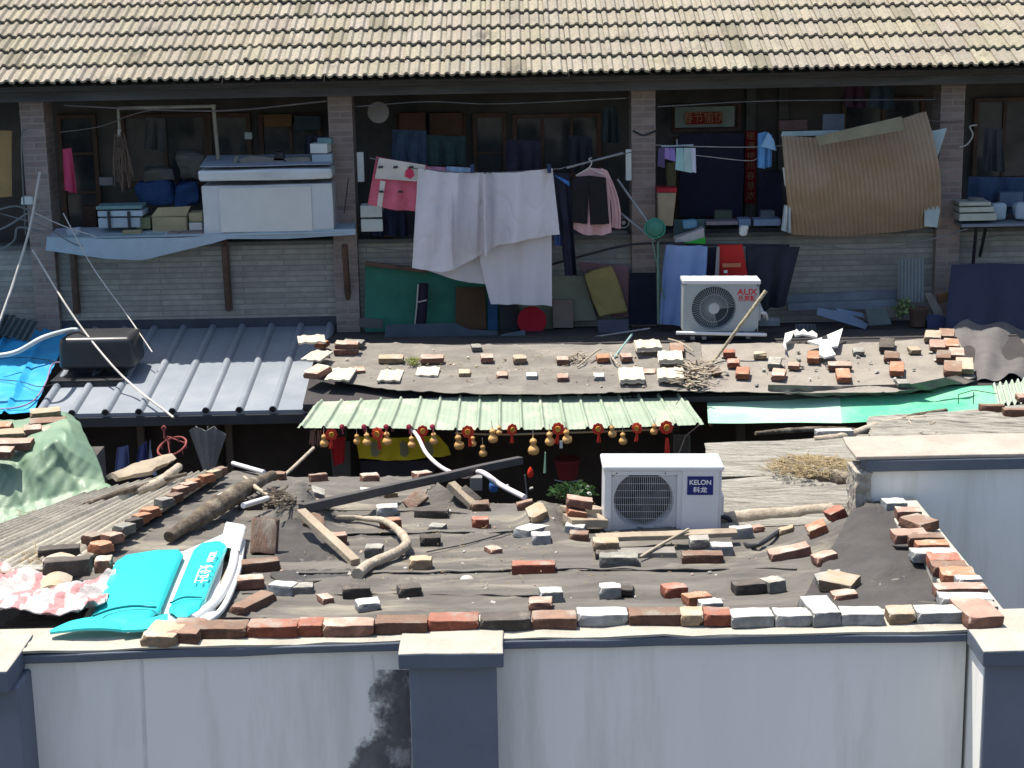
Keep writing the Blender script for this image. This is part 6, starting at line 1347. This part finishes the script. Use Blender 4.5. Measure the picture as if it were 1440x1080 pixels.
# big brown corrugated sheet, bowed outward
bm_ = thing('brown_sheet', 'large bowed brown corrugated plastic sheet hung over the ledge of the right bay', 'corrugated sheet', tuple(onY(1210, 250, 18.4)))
M_bs = mat('brown_plastic', (.36,.27,.185), (.29,.21,.14), 2.2, .55, .1, 12, spec=.4, col3=(.29,.18,.085), scale3=1.1, mix3=(.54,.72), stretch=(.6,1,.8))
def bsd(u, t, p): return Vector((0, -.24*math.sin(math.pi*min(1, t*.9+.1)) + .010*math.sin(2*math.pi*u*34) + .03*noise.noise(p*2), 0))
s = ruled([(1098,190),(1150,193),(1200,188),(1290,158),(1300,156)], [(1113,330),(1180,332),(1260,326),(1322,318)], lambda px, py, u, t: onY(px + 8*math.sin(math.pi*t)*(u-.6) , py, 18.72), 380, 30, .004, bsd)
obj('sheet', s.mesh('sheet', smooth=60), M_bs, bm_)
spoly('plank', [(1147,192),(1268,164),(1272,183),(1152,205)], 18.42, .03, cm('plank_khaki', (.27,.25,.17)), 'pale plank tied across the top of the brown corrugated sheet', 'plank', bevel=.004)
spoly('blue_sheet', [(1300,186),(1332,180),(1312,240),(1323,290),(1318,320),(1300,318)], 18.62, .006, cm('sheet_paleblue', (.42,.52,.53)), 'pale blue sheet sticking out behind the brown corrugated sheet', 'sheet')
spoly('blue_sheet', [(1100,185),(1180,183),(1182,190),(1098,192)], 18.80, .006, MATS['sheet_paleblue'], 'pale sheet edge above the left of the brown corrugated sheet', 'sheet')
spoly('rail', [(1101,236),(1104,236),(1108,262),(1104,262)], 18.5, .03, M_foam, 'short white strip at the left edge of the brown corrugated sheet', 'strip')
sbox('vent_grille', 1157, 1188, 160, 184, 18.95, .03, cm('vent_grey', (.13,.15,.18)), 'grey slatted panel standing above the brown corrugated sheet', 'panel')
# lower: sacks, planks
cloth('blue_sack', [(937,345),(995,347)], [(930,456),(985,460)], 18.55, mat('sack_ltblue', (.22,.33,.58), (.19,.28,.50), 3, .6, .25, 12), 'light blue sack hanging behind the small air conditioner', 'sack', amp=.03, n=1.6, thick=.03)
rb = thing('red_bag', 'red printed bag behind the small air conditioner', 'bag', tuple(onY(1030, 390, 18.6)))
s = ruled([(1010,345),(1044,344)], [(1007,392),(1052,392)], lambda px, py, u, t: onY(px, py, 18.6), 24, 16, .04, folds(.015, 1)); obj('bag_body', s.mesh('bag_body', smooth=60), cm('bag_red', (.50,.025,.02)), rb)
s = ruled([(1008,347),(1012,347)], [(1005,392),(1011,392)], lambda px, py, u, t: onY(px, py, 18.57), 4, 16, .005); obj('edge', s.mesh('edge'), cm('edge_grey', (.3,.28,.28)), rb)
boxpx('print_band', 1016, 1042, 370, 376, 18.55, .003, cm('print_orange', (.55,.20,.10)), rb, 0); boxpx('print_spot', 1018, 1023, 380, 384, 18.55, .003, M_foam, rb, 0)
cloth('black_cloth', [(1050,346),(1125,347)], [(1055,440),(1104,430)], 18.62, mat('cloth_charcoal', (.028,.033,.05), (.018,.02,.03), 4, .9, .3, 12), 'dark cloth hanging right of the red printed bag', 'cloth', amp=.04, n=2, thick=.02)
spoly('black_cloth', [(994,348),(1008,348),(1008,392),(992,392)], 18.65, .02, M_navy, 'narrow black cloth between the light blue sack and the red bag', 'cloth')
G7 = 'scrap lying below the right bay'
spoly('board', [(1106,416),(1262,408),(1262,420),(1106,426)], 18.90, .03, M_bluegrey, 'upper long grey board along the foot of the wall below the brown sheet', 'board', G7); spoly('board', [(1108,427),(1262,421),(1262,434),(1108,437)], 18.80, .03, M_bluegrey, 'lower long grey board along the foot of the wall below the brown sheet', 'board', G7)
spoly('board', [(1150,434),(1190,440),(1221,456),(1217,463),(1149,443)], 18.5, .05, cm('board_ltblue', (.22,.30,.42)), 'bluish white board slanting down to the right below the brown sheet', 'board', G7); spoly('board', [(1176,434),(1214,441),(1216,447),(1180,440)], 18.56, .03, MATS['board_ltblue'], 'thin bluish strip behind the slanting board', 'board', G7)
spoly('slate', [(1217,434),(1244,433),(1254,456),(1222,458)], 18.4, .04, cm('slate_green', (.12,.16,.16)), 'greenish slate square right of the slanting board', 'slate', G7, wobm=.006)
sbox('pallet_block', 1240, 1260, 433, 448, 18.7, .1, M_plankg, 'brownish block right of the greenish slate', 'block', G7)
s = corr([(1264,364),(1298,362),(1298,425),(1263,424)], None, 7, .012, Y=18.7); single('corrugated_scrap', s.mesh('corrugated_scrap', smooth=60), cm('corr_pale', (.26,.30,.31), stretch=(1,1,.3)), 'pale grey corrugated strip standing on end below the right pillar', 'sheet')
s = corr([(1118,456),(1146,456),(1150,478),(1120,478)], None, 5, .015, Y=18.1); single('corrugated_scrap', s.mesh('corrugated_scrap', smooth=60), cm('corr_dark', (.13,.15,.17)), 'short dark corrugated piece behind the broken white panel', 'sheet')
sbox('block', 1068, 1097, 450, 459, 18.2, .12, M_bluegrey, 'grey block in the shade right of the small air conditioner', 'block', G7)
spoly('plank', [(1301,413),(1311,413),(1330,446),(1316,449)], 18.55, .04, M_plankg, 'short plank leaning right of the flower pot', 'plank', G7)
mb = MB(); mb.lathe([(0,0),(.075,0),(.10,.17),(.108,.18),(.108,.2),(.09,.2),(.085,.17),(0,.16)], onY(1291,458,18.5), 20); single('flower_pot', mb, cm('pot_brown', (.11,.07,.05)), 'brown flower pot below the pale corrugated strip', 'flower pot', smooth=40)
spoly('rag', [(1318,414),(1334,411),(1336,424),(1320,428)], 18.7, .06, cm('rag_orange', (.22,.12,.06)), 'dull orange rag right of the leaning plank', 'rag', wobm=.015); spoly('bag', [(1302,446),(1316,444),(1338,450),(1336,466),(1304,464)], 18.45, .1, cm('bag_navy', (.05,.06,.13)), 'small navy bag with a light corner near the dark tarpaulin', 'bag', wobm=.02)
spoly('plank', [(1061,493),(1093,489),(1095,503),(1062,503)], 17.9, .05, M_plankg, 'grey plank lying at the shadow line right of the small air conditioner', 'plank', G7)
dt = ruled([(1338,372),(1390,370),(1480,372)], [(1330,462),(1380,470),(1480,472)], lambda px, py, u, t: onY(px, py, 18.62 - .35*t), 40, 30, .006, folds(.03, 2.5)); single('dark_tarpaulin', dt.mesh('dark_tarpaulin', smooth=60), mat('tarp_navy', (.022,.026,.055), (.03,.034,.065), 3, .6, .3, 10), 'dark navy tarpaulin covering the wall at the right picture edge', 'tarpaulin')
# leafy plants
def leafy(name, px, py, Y, rx, rz, n, leaf, m, label, cat='plant'):
    rnd = random.Random(px); c = onY(px, py, Y); T = thing(name, label, cat, tuple(c)); mb = MB(); stems = MB()
    for i in range(n):
        a = rnd.uniform(0, 6.28); q = rnd.random()**.5; p = c + Vector((rx*q*math.cos(a), rx*.5*q*math.sin(a), rz*rnd.uniform(-1,1)*math.sqrt(max(0,1-q*q))))
        d = Vector((rnd.uniform(-1,1), rnd.uniform(-1,.3), rnd.uniform(-.3,.8))).normalized(); s_ = d.cross(Vector((rnd.uniform(-1,1),rnd.uniform(-1,1),.3))).normalized()*leaf*.35; l = leaf*rnd.uniform(.6,1.3)
        mb.add([p, p+d*l*.5+s_, p+d*l, p+d*l*.5-s_], [(0,1,2,3)]); 
        if i % 6 == 0: stems.tube([c+Vector((0,0,-rz)), p], .004, 4, False)
    obj('leaves', mb.mesh('leaves'), m, T); obj('stems', stems.mesh('stems'), M_bark, T)
M_leaf = mat('leaf_green', (.05,.115,.035), (.09,.17,.06), 20, .5, trans=.2, rnd=.1); M_leafs = mat('leaf_shade', (.16,.22,.08), (.07,.12,.05), 20, .6)
leafy('small_plant', 1270, 433, 18.5, .09, .09, 90, .06, M_leafs, 'small leafy plant beside the flower pot below the right bay')
# ---- bay 4
s4 = thing('wall_shelf', 'grey blue board shelf with bracket at the right picture edge', 'shelf', tuple(onY(1400, 315, 18.8)))
boxpx('shelf_board', 1352, 1560, 312, 320, 18.7, .35, M_bluegrey, s4); 
for p, q in (((1373,320,18.8),(1368,375,19.05)),((1386,322,18.8),(1378,360,19.05))): mb = MB(); mb.tube([onY(*p), onY(*q)], .018, 6); obj('bracket', mb.mesh('bracket'), M_dark, s4)
for k, (y0_, y1_) in enumerate(((300,311),(291,299),(284,290))): sbox('foam_tray', 1349-k*0, 1402-k*4, y0_, y1_, 18.72, .28, cm('tray_cream', (.44,.47,.40)), ['bottom','middle','top'][k]+' cream foam tray of the pile on the right shelf', 'foam tray', 'foam trays on the right shelf')
mb = MB(); mb.lathe([(0,0),(.07,0),(.085,.05),(.08,.055),(0,.05)], onY(1372,285,18.85), 20); single('tin', mb, M_metalg, 'round metal tin on the foam trays at right', 'tin', smooth=40)
for x, y, lb in ((1402,300,'pale blue bag beside the foam trays'),(1436,300,'pale lilac bundle at the right picture edge')):
    me = boxpx('bag', x-8, x+14, y-14, y+10, 18.85, .15, None, mb_only=True).mesh('bag', bevel=.04, seg=3); wob(me, .02, 10); single('bag', me, M_paleb, lb, 'plastic bag')
cloth('blue_cloth', [(1362,248),(1470,250)], [(1360,300),(1470,300)], 19.3, cm('cloth_denim', (.04,.075,.15)), 'dark blue cloth hanging behind the foam trays', 'cloth', amp=.04, n=3)
mb = MB(); mb.tube(bez([onY(x, y, 18.9) for x, y in ((1349,207),(1360,203),(1368,190),(1364,178),(1374,176))], 24), .009, 6); single('cable', mb, M_cable, 'white cable loop right of the right pillar', 'cable', smooth=60)
wire('cable', [(1355,170,18.9),(1330,172,18.9),(1300,168,18.95)], .009, cm('cord_brown', (.16,.13,.12)), 'dark cable tied round the right pillar'); wire('cable', [(1130,345,18.65),(1230,350,18.65),(1310,336,18.6),(1360,322,18.7)], .008, M_cab2, 'grey cable sagging under the brown corrugated sheet')
wire('cable', [(490,250,18.7),(484,300,18.7)], .006, M_dark, 'short black wire on the middle pillar')
# ================================================================ COURTYARD UNDER THE AWNINGS
YG = 15.97
pole_ = MB(); pole_.tube(bez([onY(640,609,YG), onY(700,611,YG), onY(780,609,YG), onY(870,606,YG), onY(945,603,YG)], 20), .010, 8)
single('bamboo_pole', pole_, cm('bamboo', (.45,.36,.22)), 'pale bamboo pole hung level under the green awning', 'pole', smooth=60)
G8 = 'dried gourds hanging under the green awning'; G9 = 'red knot ornaments hanging under the green awning'
M_gourd = mat('gourd', (.66,.40,.15), (.55,.30,.10), 6, .5, .1, 20, rnd=.15, col3=(.30,.20,.08), scale3=5, mix3=(.55,.75))
def lathe_mesh(name, prof, n=18, axis='Z'): mb = MB(); mb.lathe(prof, (0,0,0), n, axis); return mb.mesh(name, smooth=60)
gp = []
for i in range(25):
    t = i/24*math.pi*1.0; 
prof = [(0,-.062),(.018,-.061),(.030,-.055),(.038,-.043),(.040,-.030),(.036,-.015),(.026,-.003),(.018,.005),(.017,.010),(.021,.017),(.025,.027),(.024,.037),(.017,.047),(.008,.053),(.004,.060),(.0035,.075),(0,.076)]
me_g = lathe_mesh('gourd', prof); me_g.materials.append(M_gourd); mb = MB(); mb.tube([(0,0,.076),(0.002,0,.12)], .0025, 5); me_s = mb.mesh('string'); me_s.materials.append(M_cable)
gd = [(456,619,1.0,'first gourd from the left under the awning, golden'),(502,617,.8,'small pale gourd just right of the red cloth'),(516,617,1.0,'round bottomed gourd left of a red flower knot'),(544,616,1.05,'slim greenish gourd right of a red flower knot'),
 (579,621,.9,'dull gourd hanging in front of the yellow banner'),(610,616,.95,'reddish gourd right of the white hose'),(645,621,1.15,'long greenish gourd right of the yellow banner'),(665,620,.8,'orange gourd under a red flower knot'),(679,633,.95,'gourd on the long string, hanging lowest before the pole'),
 (693,612,1.1,'shiny gourd hanging in front of the bamboo pole'),(750,627,1.3,'largest pear shaped gourd, hanging lower than its neighbours'),(773,616,1.1,'gourd left of the knot with the white tag'),(797,613,1.1,'yellow based gourd right of the knot with the white tag'),
 (861,606,.95,'peach gourd in front of the right half of the bamboo pole'),(876,616,.95,'tilted small gourd just above the large air conditioner'),(920,603,.85,'brown gourd between the last two red knots'),(702,605,.7,'tiny dark gourd behind the bamboo pole near the shiny one')]
for i, (x, y, s_, lb) in enumerate(gd):
    p = onY(x, y, YG - .06); g = obj('gourd', me_g, None, None, lb + '', 'gourd', G8); g.location = p; g.scale = (s_*1.05,)*3; g.rotation_euler = (0, R(random.uniform(-8, 8)), random.uniform(0, 6))
    q = bpy.data.objects.new('string', me_s); COL.objects.link(q); q.parent = g
M_kr = mat('knot_red', (.70,.07,.03), (.5,.03,.02), 9, .6, .3, 40); M_kg = mat('knot_gold', (.80,.48,.08), (.65,.33,.05), 20, .4)
mb = MB()
for k in range(8): mb.lathe([(0,-.008),(.020,-.006),(.022,.004),(0,.008)], (.034*math.cos(k*math.pi/4), 0, .034*math.sin(k*math.pi/4)), 10, 'Y')
mb.lathe([(0,-.010),(.034,-.008),(.036,.006),(0,.008)], (0,0,0), 20, 'Y'); me_k = mb.mesh('knot', smooth=40); me_k.materials.append(M_kr)
mb = MB(); mb.tube([(.020*math.cos(k*.5236), -.013, .022*math.sin(k*.5236)) for k in range(13)], .004, 5)
for k in range(5): mb.lathe([(0,-.004),(.007,-.003),(0,.003)], (.010*math.cos(k*1.257), -.013, .010*math.sin(k*1.257)), 6, 'Y')
me_kc = mb.mesh('gold_centre'); me_kc.materials.append(M_kg)
mb = MB()
for k in range(14): mb.tube([(random.uniform(-.01,.01), random.uniform(-.006,.006), -.045), (random.uniform(-.018,.018), random.uniform(-.01,.01), -.125+random.uniform(-.01,.01))], .003, 4, False)
me_t = mb.mesh('tassel'); me_t.materials.append(M_kr)
kd = [(466,611,'first red flower knot from the left under the awning'),(531,610,'red flower knot above the left end of the yellow banner'),(594,606,'red flower knot just right of the top of the white hose'),(658,607,'red flower knot above an orange gourd'),(720,604,'red flower knot with short pink tassel at the middle of the pole'),
 (785,603,'red flower knot with a white paper tag below it'),(841,603,'red flower knot with thick tassel left of the large air conditioner lettering'),(896,602,'red flower knot above the middle of the large air conditioner'),(937,601,'last red flower knot, with a very long red tassel')]
for i, (x, y, lb) in enumerate(kd):
    k = obj('knot_ornament', me_k, None, None, lb, 'knot ornament', G9); k.location = onY(x, y, YG - .09); kq = [1.05,1.15,1.0,1.1,1.0,1.12,1.02,1.0,1.2][i]; k.scale = (kq,)*3; k.rotation_euler = (0, R([4,-6,3,-9,2,7,-3,5,-2][i]), R([10,-25,18,-8,30,-15,5,-30,12][i]))
    for nm, me in (('gold_centre', me_kc), ('tassel', me_t)):
        q = bpy.data.objects.new(nm, me); COL.objects.link(q); q.parent = k
        if nm == 'tassel' and i == 8: q.scale = (1.3, 1, 1.9)
mb = MB(); mb.box((-.014,-.002,-.07),(.014,.002,.0)); single('paper_tag', mb.mesh('paper_tag'), M_foam, 'white paper tag hanging below a red flower knot', 'tag', c=(0,0,0)).location = onY(789, 620, YG-.08)
for x, lb in ((481,'first small pink bow under the left of the awning edge'),(512,'second small pink bow, above a round gourd'),(543,'third small pink bow under the awning edge'),(575,'dark red bow at the top of the white hose'),(608,'brownish red bow right of the white hose')):
    mb = MB(); mb.lathe([(0,-.02),(.022,-.012),(.026,.008),(0,.02)], (0,0,0), 10, 'Y'); mb.tube([(.0,0,0),(.006,0,-.07)], .006, 5); o = single('bow', mb, cm('bow_pink', (.50,.06,.10)), lb, 'bow', 'small bows under the awning edge', c=(0,0,0)); o.location = onY(x, 600, YG-.12)
for x, y1_, lb in ((440,622,'brown tassel bundle at the left end of the awning'),(450,618,'thin brown strings beside the tassel bundle')):
    mb = MB(); rnd = random.Random(x)
    for k in range(8): a = onY(x+rnd.uniform(-4,4), 605, YG); mb.tube([a, a+Vector((rnd.uniform(-.02,.02),0,-.12-.05*rnd.random()))], .004, 4, False)
    single('tassel_bundle', mb, cm('tassel_brown', (.30,.17,.13)), lb, 'tassel')
# hose from the awning to the felt edge
mb = MB(); mb.tube(bez([onY(577,601,16.0), onY(588,615,15.8), onY(600,638,15.2), onY(622,658,14.4), onY(652,670,13.6), onH(676,684,H1p)+Vector((0,0,.10)), onH(705,697,H1p)+Vector((0,0,.07)), onH(738,708,H1)+Vector((0,0,.04))], 60), .018, 10)
single('hose', mb, mat('white_hose', (.70,.64,.66), (.62,.56,.58), 5, .4, spec=.5), 'white hose curving down from the awning across the end of the black beam', 'hose', smooth=60)
mb = MB(); a = onH(692,693,H1p)+Vector((0,0,.085)); b = onH(699,695,H1p)+Vector((0,0,.08)); mb.tube([a, b], .021, 10); single('hose_tape', mb, cm('tape_teal', (.02,.35,.30)), 'teal tape band round the white hose', 'tape')
YW = 17.05
bn = thing('yellow_banner', 'yellow banner with faded print hanging under the awning', 'banner', tuple(onY(565, 618, 16.9)))
s = ruled([(500,614),(560,616),(616,612),(630,628)], [(505,645),(560,648),(600,644),(634,640)], lambda px, py, u, t: onY(px, py, 16.9), 40, 14, .004, folds(.02, 3)); obj('fabric', s.mesh('fabric', smooth=60), mat('banner_yellow', (.62,.52,.03), (.52,.44,.02), 3, .7, .2), bn)
for x in (527, 568, 603):
    me = slab([(x-6,624),(x-2,620),(x+5,624),(x+7,638),(x+2,643),(x-5,640)], 16.85, .003).mesh('print'); obj('print', me, cm('print_grey', (.25,.25,.16)), bn)
spoly('dark_box', [(506,648),(612,647),(612,690),(508,690)], 17.0, .3, cm('box_slate', (.035,.035,.05)), 'dark slate cupboard below the yellow banner', 'cupboard')
cloth('red_cloth', [(463,616),(486,614)], [(470,656),(484,650)], 16.75, cm('cloth_red', (.36,.01,.015)), 'red cloth hanging under the left part of the awning', 'cloth', amp=.02, n=1, nu=14)
lean('metal_sheet', [(463,620),(492,620),(494,690),(470,690)], 16.9, .02, cm('dull_steel', (.085,.085,.085)), 'dull grey metal sheet behind the red cloth', 'sheet')
cloth('apron', [(165,630),(180,626)], [(160,672),(183,672)], 16.7, cm('white_blue', (.13,.17,.34)), 'bluish white garment hanging under the slate blue roof', 'garment', amp=.03, n=1.5, nu=14); cloth('shirt', [(196,628),(206,620)], [(186,672),(208,672)], 16.75, cm('blue_garment', (.07,.09,.25)), 'dark blue garment hanging right of the bluish white one', 'garment', amp=.03, n=1.5, nu=14)
cloth('shirt', [(211,618),(212,632)], [(208,668),(221,668)], 16.6, cm('white_garment', (.30,.36,.50)), 'narrow pale garment edge beside the pink clip hanger', 'garment', amp=.015, n=1, nu=10)
ch_ = thing('clip_hanger', 'pink plastic clip hanger hanging under the slate blue gutter', 'clip hanger', tuple(onY(241, 620, 16.2)))
M_ch = cm('hanger_pink', (.36,.10,.09)); c = onY(242, 628, 16.2); mb = MB(); mb.tube([c + Vector((.135*math.cos(a*.2618), .12*math.sin(a*.2618), .055*math.sin(a*.2618)+.03*math.cos(a*.2618))) for a in range(25)], .010, 6); obj('ring', mb.mesh('ring', smooth=60), M_ch, ch_)
for a in range(4): mb = MB(); mb.tube([c+Vector((-.04,0,.10)), c + Vector((.13*math.cos(a*1.57), .12*math.sin(a*1.57), .055*math.sin(a*1.57)+.03*math.cos(a*1.57)))], .006, 6); obj('spoke', mb.mesh('spoke'), M_ch, ch_)
mb = MB(); h = onY(231, 612, 16.2); mb.tube([h + Vector((0,0,-.03)), h, h+Vector((.0,0,.04)), h+Vector((.02,0,.07)), h+Vector((.0,0,.09)), h+Vector((-.02,0,.07)), h+Vector((0,0,.045))], .009, 6); obj('hook', mb.mesh('hook', smooth=60), M_ch, ch_)
for a in range(10): q = c + Vector((.135*math.cos(a*.63), .12*math.sin(a*.63), .055*math.sin(a*.63)+.03*math.cos(a*.63))); mb = MB(); mb.tube([q, q+Vector((0,0,-.05))], .006, 5); obj('clip', mb.mesh('clip'), M_ch, ch_)
um = thing('closed_umbrella', 'closed grey umbrella hanging upside down under the slate blue gutter', 'umbrella', tuple(onY(292, 600, 16.4)))
s = ruled([(266,606),(276,598),(290,604),(302,598),(318,612)], [(288,668),(292,670),(296,670),(298,668),(300,664)], lambda px, py, u, t: onY(px, py, 16.4), 50, 24, .006, lambda u, t, p: Vector((0, -.08*math.sin(math.pi*u)*(1-t) + .03*(1-t)*abs(math.sin(4*math.pi*u)), 0))); obj('canopy', s.mesh('canopy', smooth=50), cm('umb_grey', (.20,.20,.19)), um)
mb = MB(); mb.tube([onY(292,600,16.45), onY(296,676,16.45)], .008, 6); obj('shaft', mb.mesh('shaft'), M_metalg, um)
lean('picture_frame', [(947,611),(971,611),(971,660),(947,660)], 16.9, .03, cm('frame_grey', (.15,.16,.14)), 'grey framed board behind the large air conditioner', 'board')
onobj('pane', [(950,615),(968,615),(968,656),(950,656)], 16.89, M_glass, bpy.data.objects['picture_frame'])
mb = MB(); mb.tube([onY(953,642,16.5), onY(964,613,16.4), onY(985,596,16.2)], .005, 6); single('wire', mb, M_cable, 'thin pale wire rising in front of the grey framed board', 'wire')
pt_ = onY(808, 672, 14.9)
leafy('potted_plant', 806, 692, 14.8, .19, .09, 260, .055, M_leaf, 'leafy green plant in the dark courtyard left of the large air conditioner', 'plant')
mb = MB(); mb.lathe([(0,0),(.09,0),(.12,.16),(.13,.17),(.13,.19),(0,.18)], onY(798,672,16.2), 20); single('red_pot', mb, cm('pot_red', (.12,.012,.015)), 'dark red pot above the leafy courtyard plant', 'pot', smooth=40)
mb = MB(); mb.tube([onY(798-18,675,16.05), onY(798,679,15.95), onY(798+18,675,16.05)], .006, 6); single('wire_hoop', mb, M_metalg, 'pale wire rim in front of the dark red pot', 'wire')
mb = MB(); mb.lathe([(0,0),(.022,.012),(.03,.04),(.02,.08),(.0,.11)], onY(746,672,15.6), 12); single('red_flower', mb, cm('flower_red', (.60,.03,.01)), 'bright red flower bud in the dark courtyard', 'flower', smooth=50)
mb = MB(); mb.tube([onY(738,668,15.4), onY(742,705,15.4)], .007, 6); single('stake', mb, M_cab2, 'thin grey stake below the bright red bud', 'stake'); mb = MB(); mb.tube([onY(767,636,15.6), onY(766,665,15.6)], [.006,.014], 6); single('green_tool', mb, cm('tool_green', (.35,.55,.35)), 'thin pale green garden tool standing in the dark courtyard', 'tool')
me = boxpx('blue_jug', 688, 700, 680, 694, 15.0, .1, None, mb_only=True).mesh('blue_jug', bevel=.03, seg=3, smooth=50); single('blue_jug', me, cm('jug_blue', (.03,.10,.30)), 'blue plastic jug behind the white hose', 'jug')
lean('pale_crate', [(661,672),(678,672),(678,690),(661,690)], 14.6, .1, cm('crate_grey', (.22,.22,.21)), 'pale grey crate below the black beam beside the white hose', 'crate')
# stain and peeled paint beside the middle pilaster: a thin crust of mould on the wall face
yy = onY(520, 1000, B_.y).y
t_ = (B_-A_).normalized()
def wallY(px, py):
    d = ray(px, py); n = Vector((-t_.y, t_.x, 0)); P = A_ + n*.03; P = Vector((P.x, P.y, 0)); k = (P - CO).dot(n)/d.dot(n); return CO + d*(k*.9995)
st_poly = [(580,942),(578,1090),(420,1090),(425,942)]
mb = MB(); mb.prism([wallY(x, y) for x, y in st_poly], Vector((0, .0015, 0)))
mst = mat('mould_crust', (.11,.105,.115), (.20,.195,.20), 7, .95, .3, 30, col3=(.40,.40,.40), scale3=6, mix3=(.54,.62), stretch=(1,1,.6)); 
n_ = mst.node_tree.nodes; L_2 = mst.node_tree.links; tcn = n_.new('ShaderNodeTexCoord'); nzz = n_.new('ShaderNodeTexNoise'); nzz.inputs['Scale'].default_value = 6; nzz.inputs['Detail'].default_value = 9; nzz.inputs['Roughness'].default_value = .7
gx = n_.new('ShaderNodeSeparateXYZ'); L_2.new(tcn.outputs['Generated'], gx.inputs[0]); L_2.new(tcn.outputs['Object'], nzz.inputs['Vector'])
ms_ = n_.new('ShaderNodeMath'); ms_.operation = 'MULTIPLY_ADD'; L_2.new(gx.outputs[0], ms_.inputs[0]); ms_.inputs[1].default_value = 1.15; g2 = n_.new('ShaderNodeMath'); g2.operation = 'MULTIPLY_ADD'; L_2.new(gx.outputs[2], g2.inputs[0]); g2.inputs[1].default_value = -.50; L_2.new(nzz.outputs['Fac'], g2.inputs[2]); L_2.new(g2.outputs[0], ms_.inputs[2])
rr_ = n_.new('ShaderNodeValToRGB'); rr_.color_ramp.elements[0].position = .80; rr_.color_ramp.elements[1].position = 1.02; rr_.color_ramp.elements[1].color = (.88,.88,.88,1); mh_ = n_.new('ShaderNodeMath'); mh_.operation = 'MULTIPLY'; mh_.inputs[1].default_value = .88; L_2.new(ms_.outputs[0], mh_.inputs[0]); L_2.new(mh_.outputs[0], rr_.inputs[0]); L_2.new(rr_.outputs[0], n_['Principled BSDF'].inputs['Alpha'])
obj('mould_stain', mb.mesh('mould_stain'), mst, wall)
for poly in ([(522,921),(523.5,921),(527.5,958),(525,960)], [(197,921),(200,921),(207,1085),(203,1085)]):
    mb = MB(); mb.prism([wallY(x, y) for x, y in poly], Vector((0, .0012, 0))); obj('rust_streak', mb.mesh('rust_streak'), mat('streak_grey', (.60,.60,.58), (.72,.72,.69), 9, .9), wall)
# ---- dim clutter deeper in the verandah
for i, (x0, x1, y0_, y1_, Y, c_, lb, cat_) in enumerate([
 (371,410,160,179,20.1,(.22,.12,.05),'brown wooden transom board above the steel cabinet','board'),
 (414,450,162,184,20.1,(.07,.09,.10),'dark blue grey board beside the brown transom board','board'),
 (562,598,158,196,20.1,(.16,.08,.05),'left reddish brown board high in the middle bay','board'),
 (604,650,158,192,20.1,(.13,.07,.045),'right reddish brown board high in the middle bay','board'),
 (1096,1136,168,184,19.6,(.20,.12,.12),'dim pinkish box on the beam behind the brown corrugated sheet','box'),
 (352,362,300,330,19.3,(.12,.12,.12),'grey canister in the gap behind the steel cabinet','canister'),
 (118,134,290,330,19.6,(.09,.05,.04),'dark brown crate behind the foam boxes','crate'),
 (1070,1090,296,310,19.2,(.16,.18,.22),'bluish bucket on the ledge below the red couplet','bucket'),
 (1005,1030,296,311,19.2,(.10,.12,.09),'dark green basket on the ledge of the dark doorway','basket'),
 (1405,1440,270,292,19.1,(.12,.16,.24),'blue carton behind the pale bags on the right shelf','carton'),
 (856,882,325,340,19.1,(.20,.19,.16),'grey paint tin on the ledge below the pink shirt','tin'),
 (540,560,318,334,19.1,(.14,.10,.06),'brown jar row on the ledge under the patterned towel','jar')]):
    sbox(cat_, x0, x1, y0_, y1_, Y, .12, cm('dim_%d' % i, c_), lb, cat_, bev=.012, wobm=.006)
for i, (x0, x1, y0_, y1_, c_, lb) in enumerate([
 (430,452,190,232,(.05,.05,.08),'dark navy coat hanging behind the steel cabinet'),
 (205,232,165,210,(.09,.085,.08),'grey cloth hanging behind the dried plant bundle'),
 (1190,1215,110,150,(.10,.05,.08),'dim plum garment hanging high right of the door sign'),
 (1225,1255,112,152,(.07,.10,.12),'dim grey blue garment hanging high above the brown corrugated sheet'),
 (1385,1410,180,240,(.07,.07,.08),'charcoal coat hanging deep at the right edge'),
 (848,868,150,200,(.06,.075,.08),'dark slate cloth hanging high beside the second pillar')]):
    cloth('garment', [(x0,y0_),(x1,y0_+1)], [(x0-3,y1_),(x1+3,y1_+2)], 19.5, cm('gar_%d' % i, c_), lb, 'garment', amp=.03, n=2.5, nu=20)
for pts, lb in (([(500,150,18.9),(600,143,18.85),(700,146,18.85),(880,138,18.9)],'dark cord strung under the eave across the middle bay'),([(925,150,18.9),(1080,142,18.85),(1315,140,18.9)],'dark cord strung under the eave across the right bay'),
 ([(500,345,18.9),(560,352,18.85),(640,350,18.85)],'thin dark wire along the wall below the white foam boxes'),([(0,300,18.5),(60,318,18.5),(110,345,18.6),(140,336,18.6)],'loose grey wire drooping in front of the left pillar'),([(1365,340,18.9),(1400,332,18.9),(1440,330,18.9)],'grey wire below the right shelf')):
    wire('cord', pts, .006, M_cab2, lb, 'cord')
